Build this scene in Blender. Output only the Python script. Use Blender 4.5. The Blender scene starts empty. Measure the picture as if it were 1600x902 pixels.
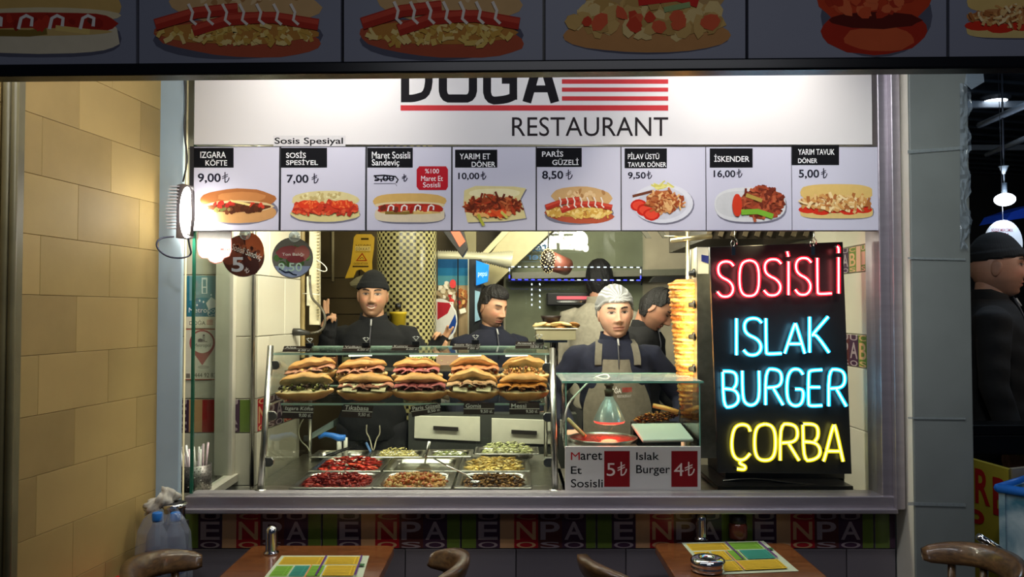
import bpy, math, random
import numpy as np
from mathutils import Vector, Matrix, Euler
sc = bpy.context.scene
COL = sc.collection
PI = math.pi
# ---------------- camera ----------------
F = 1250.0
HOR = 487.0
CAMZ = 1.6
PITCH = math.atan((HOR - 451.0) / F)
cam = bpy.data.cameras.new('camera'); cam_o = bpy.data.objects.new('camera', cam); COL.objects.link(cam_o)
cam.sensor_width = 36.0; cam.lens = 36.0 * F / 1600.0; cam.clip_start = 0.05
cam_o.location = (0, 0, CAMZ); cam_o.rotation_euler = (PI / 2 + PITCH, 0, 0)
sc.camera = cam_o
def P(px, py, Y):
    """world point at depth Y that the photograph shows at pixel (px, py)"""
    x = (px - 800.0) / F; u = (451.0 - py) / F
    dy = math.cos(PITCH) - u * math.sin(PITCH); dz = u * math.cos(PITCH) + math.sin(PITCH)
    k = Y / dy
    return Vector((x * k, Y, CAMZ + dz * k))
# ---------------- world, view ----------------
w = bpy.data.worlds.new('night'); sc.world = w; w.use_nodes = True
w.node_tree.nodes['Background'].inputs[0].default_value = (0.35, 0.5, 0.8, 1)
w.node_tree.nodes['Background'].inputs[1].default_value = 0.035
sc.view_settings.view_transform = 'Standard'; sc.view_settings.look = 'None'
sc.view_settings.exposure = 0.0; sc.view_settings.gamma = 1.0; sc.view_settings.use_curve_mapping = False
# ---------------- lamps ----------------
def lamp(name, kind, loc, energy, col, size=0.1, rot=None, target=None, spot=60, blend=.6, sy=None):
    l = bpy.data.lights.new(name, kind); l.energy = energy; l.color = col
    if kind == 'AREA':
        l.size = size
        if sy: l.shape = 'RECTANGLE'; l.size_y = sy
    else: l.shadow_soft_size = size
    if kind == 'SPOT': l.spot_size = math.radians(spot); l.spot_blend = blend
    o = bpy.data.objects.new(name, l); COL.objects.link(o); o.location = loc
    if target is not None: o.rotation_euler = (Vector(target) - Vector(loc)).to_track_quat('-Z', 'Y').to_euler()
    return o
WARM = (1, .86, .62); NEUT = (1, .93, .78); COOL = (.8, .9, 1)
lamp('sign_lamp', 'SPOT', (-.66, 2.46, 2.80), 25, (1, .96, .9), .05, target=(-.70, 3.0, 2.36), spot=88, blend=1)
lamp('sign_lamp', 'SPOT', (.88, 2.46, 2.80), 29, (1, .96, .9), .05, target=(.86, 3.0, 2.36), spot=88, blend=1)
lamp('board_lamp', 'AREA', (.1, 1.9, 2.85), 15, (.92, .94, 1), 2.4, target=(.1, 3.0, 1.75), sy=.15)
lamp('side_lamp', 'SPOT', (-.35, 1.75, 2.8), 14.5, (1, .90, .58), .12, target=(-1.5, 2.6, 2.0), spot=95, blend=1)
lamp('case_lamp', 'AREA', (-.35, 3.2, 2.3), 34, NEUT, 1.5, target=(-.3, 3.6, 1.0), sy=.25)
lamp('shelf_fill', 'AREA', (-.4, 3.5, 1.215), 2.6, (1, .93, .78), .9, target=(-.4, 3.55, .9), sy=.05)  # added light under the shelf to brighten the pans, no fixture
lamp('counter_lamp', 'AREA', (.5, 3.25, 2.3), 15, NEUT, .5, target=(.6, 3.8, 1.3), sy=.25)
lamp('kitchen_lamp', 'AREA', (.35, 4.3, 2.5), 34, (1, .93, .75), .5, target=(.35, 5.6, 1.5), sy=.5)
lamp('kitchen_lamp', 'AREA', (-.9, 4.9, 2.5), 8, (1, .86, .55), .5, target=(-.9, 5.2, 1), sy=.5)
lamp('side_window_fill', 'AREA', (-1.0, 3.22, 2.3), 9, (1, .95, .8), .2, target=(-1.1, 3.45, 1), sy=.2)  # unseen fill for the tiles and posters behind the side pane
lamp('post_flood', 'SPOT', (-1.17, 2.93, 1.97), 30, (1, .96, .86), .03, target=(-1.12, 3.5, 1.72), spot=120, blend=1)
lamp('column_fill', 'SPOT', (.9, 1.5, 2.75), 40, (.93, .98, .95), .15, target=(1.55, 2.9, 1.9), spot=48, blend=1)  # added spot with no fixture, lifts the grey column
lamp('face_fill', 'SPOT', (3.3, 2.9, 2.4), 26, (1, .85, .7), .1, target=(2.15, 3.65, 1.7), spot=50, blend=1)  # added unseen spot so the street man's face shows
lamp('street_lamp', 'AREA', (2.6, 3.6, 2.9), 9, (.6, .8, 1), .4, target=(2.6, 4.4, 0), sy=.4)
lamp('table_fill', 'SPOT', (1.35, 1.6, 2.85), 46, (.95, .93, 1), .04, target=(.6, 2.8, .7), spot=75, blend=1)  # added spot without a fixture, lights the tables
lamp('table_fill', 'SPOT', (-1.3, 2.1, 2.85), 26, (.95, .93, 1), .04, target=(-.5, 2.8, .7), spot=80, blend=1)  # second added table spot, from the left
lamp('board_fill', 'AREA', (.3, -.5, 2.7), 5.5, (.92, .93, 1), 1.5, target=(.3, 1.2, 2.1), sy=.5)  # added light behind the camera to lift the overhead board
lamp('case_fill', 'SPOT', (1.35, 1.5, 2.75), 80, (1, .92, .74), .02, target=(-.4, 3.35, 1.15), spot=30, blend=.8)  # added front spot brightening the sandwich case, no such lamp there
lamp('chef_fill', 'SPOT', (.45, 1.6, 2.75), 30, (1, .93, .8), .02, target=(.5, 3.9, 1.45), spot=24, blend=.9)  # added front spot brightening the chef

# ---------------- materials ----------------
def L(c):
    """sRGB 0-255 -> linear"""
    r = []
    for v in c[:3]:
        v = v / 255.0
        r.append(v / 12.92 if v <= .04045 else ((v + .055) / 1.055) ** 2.4)
    return tuple(r)
MC = {}
def M(name, col=(200, 200, 200), rough=.5, metal=0.0, noise=.12, ns=14.0, bump=0.0, bs=60.0, emit=None, es=0.0,
      alpha=1.0, vc=False, trans=0.0, ior=1.45, coat=0.0, stretch=None, sss=0.0, coords='Object'):
    if name in MC: return MC[name]
    m = bpy.data.materials.new(name); MC[name] = m; m.use_nodes = True
    nt = m.node_tree; n = nt.nodes; b = n['Principled BSDF']
    tc = n.new('ShaderNodeTexCoord'); mp = n.new('ShaderNodeMapping'); nt.links.new(tc.outputs[coords], mp.inputs[0])
    if stretch: mp.inputs['Scale'].default_value = stretch
    nz = n.new('ShaderNodeTexNoise'); nz.inputs['Scale'].default_value = ns; nz.inputs['Detail'].default_value = 5
    nt.links.new(mp.outputs[0], nz.inputs['Vector'])
    mx = n.new('ShaderNodeMix'); mx.data_type = 'RGBA'; mx.blend_type = 'MULTIPLY'
    mr = n.new('ShaderNodeMapRange'); mr.inputs[1].default_value = .3; mr.inputs[2].default_value = .7
    mr.inputs[3].default_value = 1 - noise; mr.inputs[4].default_value = 1.0
    nt.links.new(nz.outputs['Fac'], mr.inputs[0]); mx.inputs[0].default_value = 1
    if vc:
        a = n.new('ShaderNodeVertexColor'); a.layer_name = 'Col'; nt.links.new(a.outputs[0], mx.inputs[6])
    else:
        mx.inputs[6].default_value = (*L(col), 1)
    nt.links.new(mr.outputs[0], mx.inputs[7])
    nt.links.new(mx.outputs[2], b.inputs['Base Color'])
    b.inputs['Roughness'].default_value = rough; b.inputs['Metallic'].default_value = metal
    b.inputs['IOR'].default_value = ior; b.inputs['Transmission Weight'].default_value = trans
    b.inputs['Coat Weight'].default_value = coat; b.inputs['Alpha'].default_value = alpha
    if sss: b.inputs['Subsurface Weight'].default_value = sss; b.inputs['Subsurface Radius'].default_value = (.02, .008, .004); b.inputs['Subsurface Scale'].default_value = .5
    if emit is not None:
        b.inputs['Emission Color'].default_value = (*emit, 1); b.inputs['Emission Strength'].default_value = es
    if bump:
        nb = n.new('ShaderNodeTexNoise'); nb.inputs['Scale'].default_value = bs; nb.inputs['Detail'].default_value = 6
        nt.links.new(mp.outputs[0], nb.inputs['Vector'])
        bp = n.new('ShaderNodeBump'); bp.inputs['Strength'].default_value = bump; bp.inputs['Distance'].default_value = .01
        nt.links.new(nb.outputs['Fac'], bp.inputs['Height']); nt.links.new(bp.outputs[0], b.inputs['Normal'])
    return m
def GLASS(name, tint=(255, 255, 255), refl=1.0, haze=0.0):
    if name in MC: return MC[name]
    m = bpy.data.materials.new(name); MC[name] = m; m.use_nodes = True
    nt = m.node_tree; n = nt.nodes; n.remove(n['Principled BSDF']); out = n['Material Output']
    t = n.new('ShaderNodeBsdfTransparent'); t.inputs[0].default_value = (*L(tint), 1)
    g = n.new('ShaderNodeBsdfGlossy'); g.inputs['Roughness'].default_value = .02
    fr = n.new('ShaderNodeFresnel'); fr.inputs[0].default_value = 1.45
    mu = n.new('ShaderNodeMath'); mu.operation = 'MULTIPLY'; mu.inputs[1].default_value = refl
    nt.links.new(fr.outputs[0], mu.inputs[0])
    mx = n.new('ShaderNodeMixShader'); nt.links.new(mu.outputs[0], mx.inputs[0])
    nt.links.new(t.outputs[0], mx.inputs[1]); nt.links.new(g.outputs[0], mx.inputs[2])
    last = mx
    if haze:
        d = n.new('ShaderNodeBsdfDiffuse'); d.inputs[0].default_value = (.8, .8, .8, 1)
        nz = n.new('ShaderNodeTexNoise'); nz.inputs['Scale'].default_value = 12
        m2 = n.new('ShaderNodeMath'); m2.operation = 'MULTIPLY'; m2.inputs[1].default_value = haze * 2
        nt.links.new(nz.outputs['Fac'], m2.inputs[0])
        mx2 = n.new('ShaderNodeMixShader'); nt.links.new(m2.outputs[0], mx2.inputs[0])
        nt.links.new(mx.outputs[0], mx2.inputs[1]); nt.links.new(d.outputs[0], mx2.inputs[2]); last = mx2
    nt.links.new(last.outputs[0], out.inputs[0])
    return m
def EMIT(name, col, s, a=1.0):
    if name in MC: return MC[name]
    m = bpy.data.materials.new(name); MC[name] = m; m.use_nodes = True
    nt = m.node_tree; n = nt.nodes; n.remove(n['Principled BSDF']); out = n['Material Output']
    e = n.new('ShaderNodeEmission'); e.inputs[0].default_value = (*col, 1); e.inputs[1].default_value = s
    if a < 1:
        t = n.new('ShaderNodeBsdfTransparent'); ad = n.new('ShaderNodeMixShader'); ad.inputs[0].default_value = a
        nt.links.new(t.outputs[0], ad.inputs[1]); nt.links.new(e.outputs[0], ad.inputs[2]); nt.links.new(ad.outputs[0], out.inputs[0])
    else: nt.links.new(e.outputs[0], out.inputs[0])
    return m
def WOOD(name, c1, c2, scale=6, rough=.35, stretch=(1, 8, 1)):
    if name in MC: return MC[name]
    m = M(name, c1, rough=rough, noise=0, coat=.3)
    nt = m.node_tree; n = nt.nodes; b = n['Principled BSDF']
    tc = n.new('ShaderNodeTexCoord'); mp = n.new('ShaderNodeMapping'); mp.inputs['Scale'].default_value = stretch
    nt.links.new(tc.outputs['Object'], mp.inputs[0])
    nz = n.new('ShaderNodeTexNoise'); nz.inputs['Scale'].default_value = scale; nz.inputs['Detail'].default_value = 8
    nz.inputs['Distortion'].default_value = 1.2
    nt.links.new(mp.outputs[0], nz.inputs['Vector'])
    cr = n.new('ShaderNodeValToRGB'); cr.color_ramp.elements[0].position = .35; cr.color_ramp.elements[1].position = .65
    cr.color_ramp.elements[0].color = (*L(c2), 1); cr.color_ramp.elements[1].color = (*L(c1), 1)
    nt.links.new(nz.outputs['Fac'], cr.inputs[0]); nt.links.new(cr.outputs[0], b.inputs['Base Color'])
    return m
PRINT = M('printed_colours', vc=True, rough=.75, noise=.08, ns=40, ior=1.2)
FOOD = M('cooked_food', vc=True, rough=.42, noise=.3, ns=90, bump=.35, bs=120)
BREAD = M('baked_bread', vc=True, rough=.6, noise=.3, ns=28, bump=.25, bs=90)
SKIN = M('skin', vc=True, rough=.5, noise=.1, ns=60, sss=.08)
CLOTH = M('cloth', vc=True, rough=.9, noise=.2, ns=50, bump=.3, bs=25)
HAIR = M('dark_hair', vc=True, rough=.55, noise=.5, ns=120, bump=.8, bs=160)
SOLID = M('plain_colours', vc=True, rough=.4, noise=.1, ns=25)
STEEL = M('brushed_steel', (190, 188, 180), rough=.28, metal=1, noise=.25, ns=30, bump=.05)
CHROME = M('chrome', (225, 225, 225), rough=.08, metal=1, noise=.03)
ALU = M('aluminium_frame', (172, 165, 172), rough=.38, metal=.75, noise=.12, ns=8, stretch=(1, 1, 6))
BLACKM = M('black_metal', (14, 14, 16), rough=.3, metal=.4, noise=.2)
WHITEP = M('white_paint', (205, 205, 200), rough=.45, noise=.08, ns=5)
PANE = GLASS('window_glass', (250, 253, 250), .55)
CASEG = GLASS('case_glass', (252, 254, 251), .7)
EDGE = M('green_glass_edge', (30, 90, 70), rough=.15, noise=.05, emit=None)

# ---------------- object helpers ----------------
W = {}
def tag(o, label=None, cat=None, group=None, kind=None):
    if label: o['label'] = label
    if cat: o['category'] = cat
    if group: o['group'] = group
    if kind: o['kind'] = kind
    return o
def thing(name, label, cat, loc=(0, 0, 0), group=None, kind=None):
    o = bpy.data.objects.new(name, None); COL.objects.link(o); o.location = loc; o.empty_display_size = .05
    W[o] = Vector(loc); return tag(o, label, cat, group, kind)
def copy_tree(o, parent=None):
    c = o.copy(); COL.objects.link(c); c.parent = parent
    for ch in list(o.children): copy_tree(ch, c)
    return c
TXT = {}
def text_geo(body, bold=0.0):
    if 'M' in body: bold = min(bold, .02)
    k = (body, bold)
    if k in TXT: return TXT[k]
    cu = bpy.data.curves.new('t', 'FONT'); cu.body = body; cu.resolution_u = 4; cu.fill_mode = 'FRONT'; cu.offset = bold * .45
    o = bpy.data.objects.new('t', cu); COL.objects.link(o)
    bpy.context.view_layer.update()
    dg = bpy.context.evaluated_depsgraph_get(); me = o.evaluated_get(dg).to_mesh()
    vs = [(v.co.x, v.co.y) for v in me.vertices]; fs = [tuple(p.vertices) for p in me.polygons]
    o.evaluated_get(dg).to_mesh_clear(); bpy.data.objects.remove(o); bpy.data.curves.remove(cu)
    if not vs: vs = [(0, 0)]
    x0 = min(v[0] for v in vs); x1 = max(v[0] for v in vs); y0 = min(v[1] for v in vs); y1 = max(v[1] for v in vs)
    sx = (x1 - x0) or 1; sy = (y1 - y0) or 1
    TXT[k] = ([((x - x0) / sx, (y - y0) / sy) for x, y in vs], fs); return TXT[k]
class MB:
    def __init__(s): s.v = []; s.f = []; s.c = []; s.m = []; s.sm = []; s.xf = None; s.vcol = {}
    def add(s, vs, fs, col=(200, 200, 200), mi=0, smooth=False):
        b = len(s.v)
        if s.xf is not None: vs = [s.xf @ Vector(v) for v in vs]
        s.v.extend([tuple(v) for v in vs])
        lc = col if isinstance(col, list) else None
        cc = None if lc else L(col)
        for i, f in enumerate(fs):
            s.f.append(tuple(b + k for k in f)); s.c.append(lc[i] if lc else cc); s.m.append(mi); s.sm.append(smooth)
        return b
    def box(s, c, d, col=(200, 200, 200), rot=None, mi=0):
        vs = [Vector((x * d[0] / 2, y * d[1] / 2, z * d[2] / 2)) for x in (-1, 1) for y in (-1, 1) for z in (-1, 1)]
        if rot is not None: R_ = Euler(rot).to_matrix(); vs = [R_ @ v for v in vs]
        vs = [v + Vector(c) for v in vs]
        s.add(vs, [(0, 1, 3, 2), (4, 6, 7, 5), (0, 4, 5, 1), (2, 3, 7, 6), (0, 2, 6, 4), (1, 5, 7, 3)], col, mi)
    def bb(s, a, b, col=(200, 200, 200), mi=0):
        s.box([(a[i] + b[i]) / 2 for i in range(3)], [abs(b[i] - a[i]) for i in range(3)], col, None, mi)
    def hexa(s, q, dvec, col=(200, 200, 200), mi=0):
        q = [Vector(p) for p in q]; r = [p + Vector(dvec) for p in q]
        s.add(q + r, [(0, 1, 2, 3), (7, 6, 5, 4), (0, 4, 5, 1), (1, 5, 6, 2), (2, 6, 7, 3), (3, 7, 4, 0)], col, mi)
    def tube(s, pts, r, n=8, col=(200, 200, 200), mi=0, closed=False, smooth=True, ecc=None, up=None):
        pts = [Vector(p) for p in pts]; N = len(pts)
        rr = r if isinstance(r, (list, tuple)) else [r] * N
        vs = []; prev = None
        for i in range(N):
            if closed: t = pts[(i + 1) % N] - pts[i - 1]
            else: t = pts[min(i + 1, N - 1)] - pts[max(i - 1, 0)]
            t.normalize()
            if prev is None:
                a = Vector(up) if up else (Vector((0, 0, 1)) if abs(t.z) < .9 else Vector((0, 1, 0)))
                u = t.cross(a).normalized()
            else:
                u = prev - t * prev.dot(t); u.normalize()
            prev = u; v_ = t.cross(u)
            e = ecc if ecc else (1, 1)
            for k in range(n):
                a = 2 * PI * k / n
                vs.append(pts[i] + (u * math.cos(a) * e[0] + v_ * math.sin(a) * e[1]) * rr[i])
        fs = []
        for i in range(N if closed else N - 1):
            for k in range(n):
                a = i * n + k; b = i * n + (k + 1) % n; c = ((i + 1) % N) * n + (k + 1) % n; d = ((i + 1) % N) * n + k
                fs.append((a, d, c, b))
        if not closed:
            fs.append(tuple(range(n))); fs.append(tuple((N - 1) * n + k for k in reversed(range(n))))
        s.add(vs, fs, col, mi, smooth)
    def lathe(s, prof, c=(0, 0, 0), n=24, col=(200, 200, 200), mi=0, rot=None, smooth=True, cap=True):
        R_ = Euler(rot).to_matrix() if rot else None
        vs = []
        for r, z in prof:
            for k in range(n):
                a = 2 * PI * k / n; p = Vector((r * math.cos(a), r * math.sin(a), z))
                if R_: p = R_ @ p
                vs.append(p + Vector(c))
        fs = []
        for i in range(len(prof) - 1):
            for k in range(n):
                fs.append((i * n + k, i * n + (k + 1) % n, (i + 1) * n + (k + 1) % n, (i + 1) * n + k))
        if cap:
            if prof[0][0] > 1e-5: fs.append(tuple(reversed(range(n))))
            if prof[-1][0] > 1e-5: fs.append(tuple((len(prof) - 1) * n + k for k in range(n)))
        s.add(vs, fs, col, mi, smooth)
    def ell(s, c, r, n=12, m=8, col=(200, 200, 200), mi=0, rot=None, fn=None, smooth=True):
        R_ = Euler(rot).to_matrix() if rot else None
        vs = []
        for j in range(m + 1):
            la = -PI / 2 + PI * j / m
            for k in range(n):
                lo = 2 * PI * k / n
                p = Vector((math.cos(la) * math.cos(lo), math.cos(la) * math.sin(lo), math.sin(la)))
                if fn: p = fn(p)
                p = Vector((p.x * r[0], p.y * r[1], p.z * r[2]))
                if R_: p = R_ @ p
                vs.append(p + Vector(c))
        fs = [(j * n + k, j * n + (k + 1) % n, (j + 1) * n + (k + 1) % n, (j + 1) * n + k) for j in range(m) for k in range(n)]
        s.add(vs, fs, col, mi, smooth)
    def chunk(s, c, r, col, rnd, mi=0, smooth=True, tl=6):
        e = Euler((rnd.uniform(-tl, tl), rnd.uniform(-tl, tl), rnd.uniform(0, 6))).to_matrix()
        b = [(1, 0, 0), (-1, 0, 0), (0, 1, 0), (0, -1, 0), (0, 0, 1), (0, 0, -1)]
        vs = [Vector(c) + e @ Vector((p[0] * r[0], p[1] * r[1], p[2] * r[2])) * rnd.uniform(.75, 1.2) for p in b]
        fs = [(0, 2, 4), (2, 1, 4), (1, 3, 4), (3, 0, 4), (2, 0, 5), (1, 2, 5), (3, 1, 5), (0, 3, 5)]
        s.add(vs, fs, col, mi, smooth)
    def stube(s, pts, r, n=8, col=(200, 200, 200), it=2, **k):
        p = [Vector(q) for q in pts]
        for _ in range(it):
            q = [p[0]]
            for i in range(len(p) - 1):
                if i > 0: q.append(p[i].lerp(p[i + 1], .25))
                if i < len(p) - 2: q.append(p[i].lerp(p[i + 1], .75))
            q.append(p[-1]); p = q
        s.tube(p, r, n, col, **k)
    def build(s, name, mat, parent=None, label=None, cat=None, group=None, kind=None, bevel=0.0, base=None):
        me = bpy.data.meshes.new(name)
        v = np.array(s.v, dtype=float)
        if parent is not None: org = W[parent]
        elif base is not None: org = Vector(base)
        else:
            mn = v.min(0); mx = v.max(0); org = Vector(((mn[0] + mx[0]) / 2, (mn[1] + mx[1]) / 2, mn[2]))
        v = v - np.array(org)
        me.from_pydata([tuple(q) for q in v], [], s.f)
        mats = mat if isinstance(mat, (list, tuple)) else [mat]
        for m in mats: me.materials.append(m)
        me.polygons.foreach_set('material_index', s.m); me.polygons.foreach_set('use_smooth', s.sm)
        ca = me.color_attributes.new('Col', 'FLOAT_COLOR', 'CORNER')
        lens = [len(f) for f in s.f]
        arr = np.ones((sum(lens), 4)); arr[:, :3] = np.repeat(np.array(s.c, dtype=float), lens, axis=0)
        if s.vcol:
            vi = np.array([k for f in s.f for k in f])
            for (a, b), cols in s.vcol.items():
                msk = (vi >= a) & (vi < b); arr[msk, :3] = cols[vi[msk] - a]
        ca.data.foreach_set('color', arr.ravel())
        me.update()
        o = bpy.data.objects.new(name, me); COL.objects.link(o)
        if parent is not None: o.parent = parent
        else: o.location = org
        W[o] = Vector(org)
        if bevel:
            bm = o.modifiers.new('bevel', 'BEVEL'); bm.width = bevel; bm.segments = 2; bm.limit_method = 'ANGLE'
        return tag(o, label, cat, group, kind)
def one(fn, name, mat, parent=None, **k):
    mb = MB(); fn(mb); return mb.build(name, mat, parent, **k)
class Canvas(MB):
    """flat print on a real board that faces the camera side: shapes given in photo pixels at depth Y"""
    def __init__(s, Y, eps=.00003, fn=None):
        super().__init__(); s.Y = Y; s.e = eps; s.n = 1; s.fn = fn
    def pt(s, x, y):
        if s.fn: return s.fn(x, y, s.n * s.e)
        return P(x, y, s.Y) - Vector((0, s.n * s.e, 0))
    def poly(s, pts, col):
        s.n += 1; vs = [s.pt(*p) for p in pts]; s.add(vs, [tuple(range(len(vs)))], col)
    def rect(s, x0, y0, x1, y1, col): s.poly([(x0, y1), (x1, y1), (x1, y0), (x0, y0)], col)
    def blob(s, cx, cy, rx, ry, col, n=18, jag=0.0, rot=0.0, pw=1.0, rnd=None):
        pts = []
        for k in range(n):
            a = -2 * PI * k / n; ca, sa = math.cos(a), math.sin(a)
            x = math.copysign(abs(ca) ** pw, ca); y = math.copysign(abs(sa) ** pw, sa)
            j = 1 + (rnd.uniform(-jag, jag) if rnd else 0)
            x *= rx * j; y *= ry * j
            pts.append((cx + x * math.cos(rot) - y * math.sin(rot), cy + x * math.sin(rot) + y * math.cos(rot)))
        s.poly(pts, col)
    def strip(s, pts, wd, col):
        s.n += 1
        L_ = []; R_ = []
        for i, p in enumerate(pts):
            a = pts[max(0, i - 1)]; b = pts[min(len(pts) - 1, i + 1)]
            dx, dy = b[0] - a[0], b[1] - a[1]; d = math.hypot(dx, dy) or 1
            L_.append((p[0] - dy / d * wd / 2, p[1] + dx / d * wd / 2)); R_.append((p[0] + dy / d * wd / 2, p[1] - dx / d * wd / 2))
        vs = [s.pt(*p) for p in L_ + R_]; n = len(pts)
        s.add(vs, [(i, i + 1, n + i + 1, n + i) for i in range(n - 1)], col)
    def text(s, body, x0, x1, y0, y1, col, bold=0.0, mirror=False, rot=0.0):
        s.n += 1; tv, tf = text_geo(body, bold)
        vs = []
        cx, cy = (x0 + x1) / 2, (y0 + y1) / 2
        for u, v_ in tv:
            if mirror: u = 1 - u
            x = x0 + u * (x1 - x0); y = y1 - v_ * (y1 - y0)
            if rot: x, y = cx + (x - cx) * math.cos(rot) - (y - cy) * math.sin(rot), cy + (x - cx) * math.sin(rot) + (y - cy) * math.cos(rot)
            vs.append(s.pt(x, y))
        s.add(vs, tf, col)
def lira(c, x0, x1, y0, y1, col, wd=1.6):
    w_ = x1 - x0; h = y1 - y0
    c.strip([(x0 + .38 * w_, y0), (x0 + .38 * w_, y1 - .03 * h)], wd, col)
    c.strip([(x0 + .38 * w_, y1 - .04 * h), (x0 + .65 * w_, y1 - .1 * h), (x0 + .85 * w_, y0 + .7 * h), (x0 + .92 * w_, y0 + .5 * h)], wd, col)
    c.strip([(x0, y0 + .45 * h), (x0 + .75 * w_, y0 + .2 * h)], wd * .8, col)
    c.strip([(x0, y0 + .62 * h), (x0 + .75 * w_, y0 + .37 * h)], wd * .8, col)
def shred(c, rnd, cx, cy, rx, ry, cols, n, ln, wd, tilt=0.0, spread=.9):
    for k in range(n):
        a = rnd.uniform(0, 2 * PI); r = math.sqrt(rnd.random())
        x = cx + rx * r * math.cos(a); y = cy + ry * r * math.sin(a)
        t = tilt + rnd.uniform(-spread, spread); l = ln * rnd.uniform(.5, 1.2); b = rnd.uniform(-.4, .4)
        c.strip([(x - l / 2 * math.cos(t), y - l / 2 * math.sin(t)), (x + b * wd, y + b * wd * 2), (x + l / 2 * math.cos(t + b), y + l / 2 * math.sin(t + b))], wd * rnd.uniform(.7, 1.3), rnd.choice(cols))
def dots(c, rnd, cx, cy, rx, ry, cols, n, r0):
    for k in range(n):
        a = rnd.uniform(0, 2 * PI); r = math.sqrt(rnd.random())
        c.blob(cx + rx * r * math.cos(a), cy + ry * r * math.sin(a), r0 * rnd.uniform(.6, 1.3), r0 * rnd.uniform(.5, 1), rnd.choice(cols), n=7, jag=.2, rnd=rnd, rot=rnd.uniform(0, 3))
SH = (118, 116, 130)
def food(c, kind, cx, cy, w_, h, seed=0, rot=0.0, sh=SH):
    rnd = random.Random(seed + 11); a = w_ / 2; b = h / 2
    D = 1.0 if w_ < 200 else 1.6
    if kind == 'kofte':
        c.blob(cx + .03 * a, cy + .25 * b, .97 * a, .8 * b, sh, n=24, rnd=rnd, jag=.02)
        c.blob(cx, cy + .35 * b, .97 * a, .62 * b, (196, 146, 92), n=24, rnd=rnd, jag=.03)
        c.blob(cx - .02 * a, cy - .35 * b, .95 * a, .62 * b, (168, 104, 56), n=24, rnd=rnd, jag=.03, rot=-.02)
        c.blob(cx + .1 * a, cy - .5 * b, .6 * a, .3 * b, (190, 126, 72), n=20, rnd=rnd, jag=.06)
        c.blob(cx + .02 * a, cy + .02 * b, .86 * a, .34 * b, (214, 190, 140), n=20, rnd=rnd, jag=.06)
        c.blob(cx + .0 * a, cy + .08 * b, .78 * a, .28 * b, (96, 52, 30), n=20, rnd=rnd, jag=.1)
        dots(c, rnd, cx - .35 * a, cy - .08 * b, .25 * a, .12 * b, [(190, 52, 40), (160, 40, 34)], 14, 4 * D)
        dots(c, rnd, cx + .45 * a, cy + .0 * b, .2 * a, .1 * b, [(200, 60, 40), (170, 44, 34)], 8, 4 * D)
        c.poly([(cx - .2 * a, cy - .35 * b), (cx + .32 * a, cy - .12 * b), (cx + .28 * a, cy + .0 * b), (cx - .16 * a, cy - .22 * b)], (226, 204, 128))
        dots(c, rnd, cx + .1 * a, cy + .22 * b, .45 * a, .16 * b, [(86, 44, 24), (110, 62, 36), (74, 38, 22)], 26, 5 * D)
        dots(c, rnd, cx - .4 * a, cy + .22 * b, .2 * a, .08 * b, [(110, 110, 60), (140, 120, 70)], 8, 3 * D)
    elif kind == 'sosis':
        c.blob(cx, cy + .5 * b, .97 * a, .52 * b, sh, n=24, rnd=rnd, jag=.02)
        c.blob(cx, cy + .42 * b, .96 * a, .5 * b, (214, 200, 136), n=24, rnd=rnd, jag=.03)
        c.blob(cx, cy - .4 * b, .92 * a, .56 * b, (212, 198, 142), n=24, rnd=rnd, jag=.03)
        dots(c, rnd, cx, cy - .6 * b, .7 * a, .2 * b, [(226, 216, 160), (190, 170, 110)], 30, 3 * D)
        dots(c, rnd, cx, cy - .0 * b, .86 * a, .26 * b, [(206, 70, 40), (190, 58, 36), (216, 92, 50)], 40, 6 * D)
        shred(c, rnd, cx, cy + .18 * b, .84 * a, .2 * b, [(198, 58, 36), (176, 48, 34), (222, 92, 56)], 60, 16 * D, 5 * D, spread=1.3)
        for tx in (-.45, .45):
            c.blob(cx + tx * a, cy - .12 * b, .3 * a, .26 * b, (212, 60, 32), n=16, rnd=rnd, jag=.06)
            shred(c, rnd, cx + tx * a, cy - .12 * b, .24 * a, .18 * b, [(236, 120, 60), (226, 88, 44)], 14, 7 * D, 2 * D, spread=2)
    elif kind == 'maret':
        c.blob(cx + .02 * a, cy + .5 * b, .95 * a, .55 * b, sh, n=24, pw=.7)
        c.blob(cx, cy + .42 * b, .95 * a, .52 * b, (214, 200, 168), n=24, pw=.6, rnd=rnd, jag=.02)
        c.blob(cx, cy - .45 * b, .98 * a, .5 * b, (206, 168, 96), n=24, pw=.75, rnd=rnd, jag=.02)
        c.blob(cx, cy - .18 * b, .96 * a, .24 * b, (218, 200, 156), n=20, rnd=rnd, jag=.03)
        c.blob(cx + .02 * a, cy + .05 * b, .88 * a, .32 * b, (168, 44, 30), n=20, pw=.6, rnd=rnd, jag=.04)
        c.blob(cx + .02 * a, cy + .3 * b, .84 * a, .12 * b, (206, 172, 104), n=16, rnd=rnd, jag=.05)
        c.strip([(cx - .66 * a, cy + .32 * b), (cx - .1 * a, cy + .34 * b), (cx + .1 * a, cy + .28 * b)], .2 * b, (128, 104, 44))
        c.strip([(cx + .2 * a, cy + .18 * b), (cx + .6 * a, cy + .3 * b)], .16 * b, (222, 190, 110))
        dots(c, rnd, cx, cy + .02 * b, .8 * a, .12 * b, [(190, 54, 36), (150, 36, 26), (110, 44, 30)], 16, 5 * D)
        for k in range(4):
            q = cx + (-.5 + k * .36) * a
            c.strip([(q - .09 * a, cy + .22 * b), (q - .06 * a, cy - .1 * b), (q, cy - .18 * b), (q + .07 * a, cy - .1 * b), (q + .06 * a, cy + .14 * b)], .09 * b * 1.1, (232, 224, 214))
    elif kind == 'et':
        q = [(-.95, -.75), (-.6, -.98), (.6, -.95), (.98, -.85), (.8, -.3), (.9, .2), (.98, .7), (.3, .86), (-.85, .92), (-.92, .4), (-.98, 0)]
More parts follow.
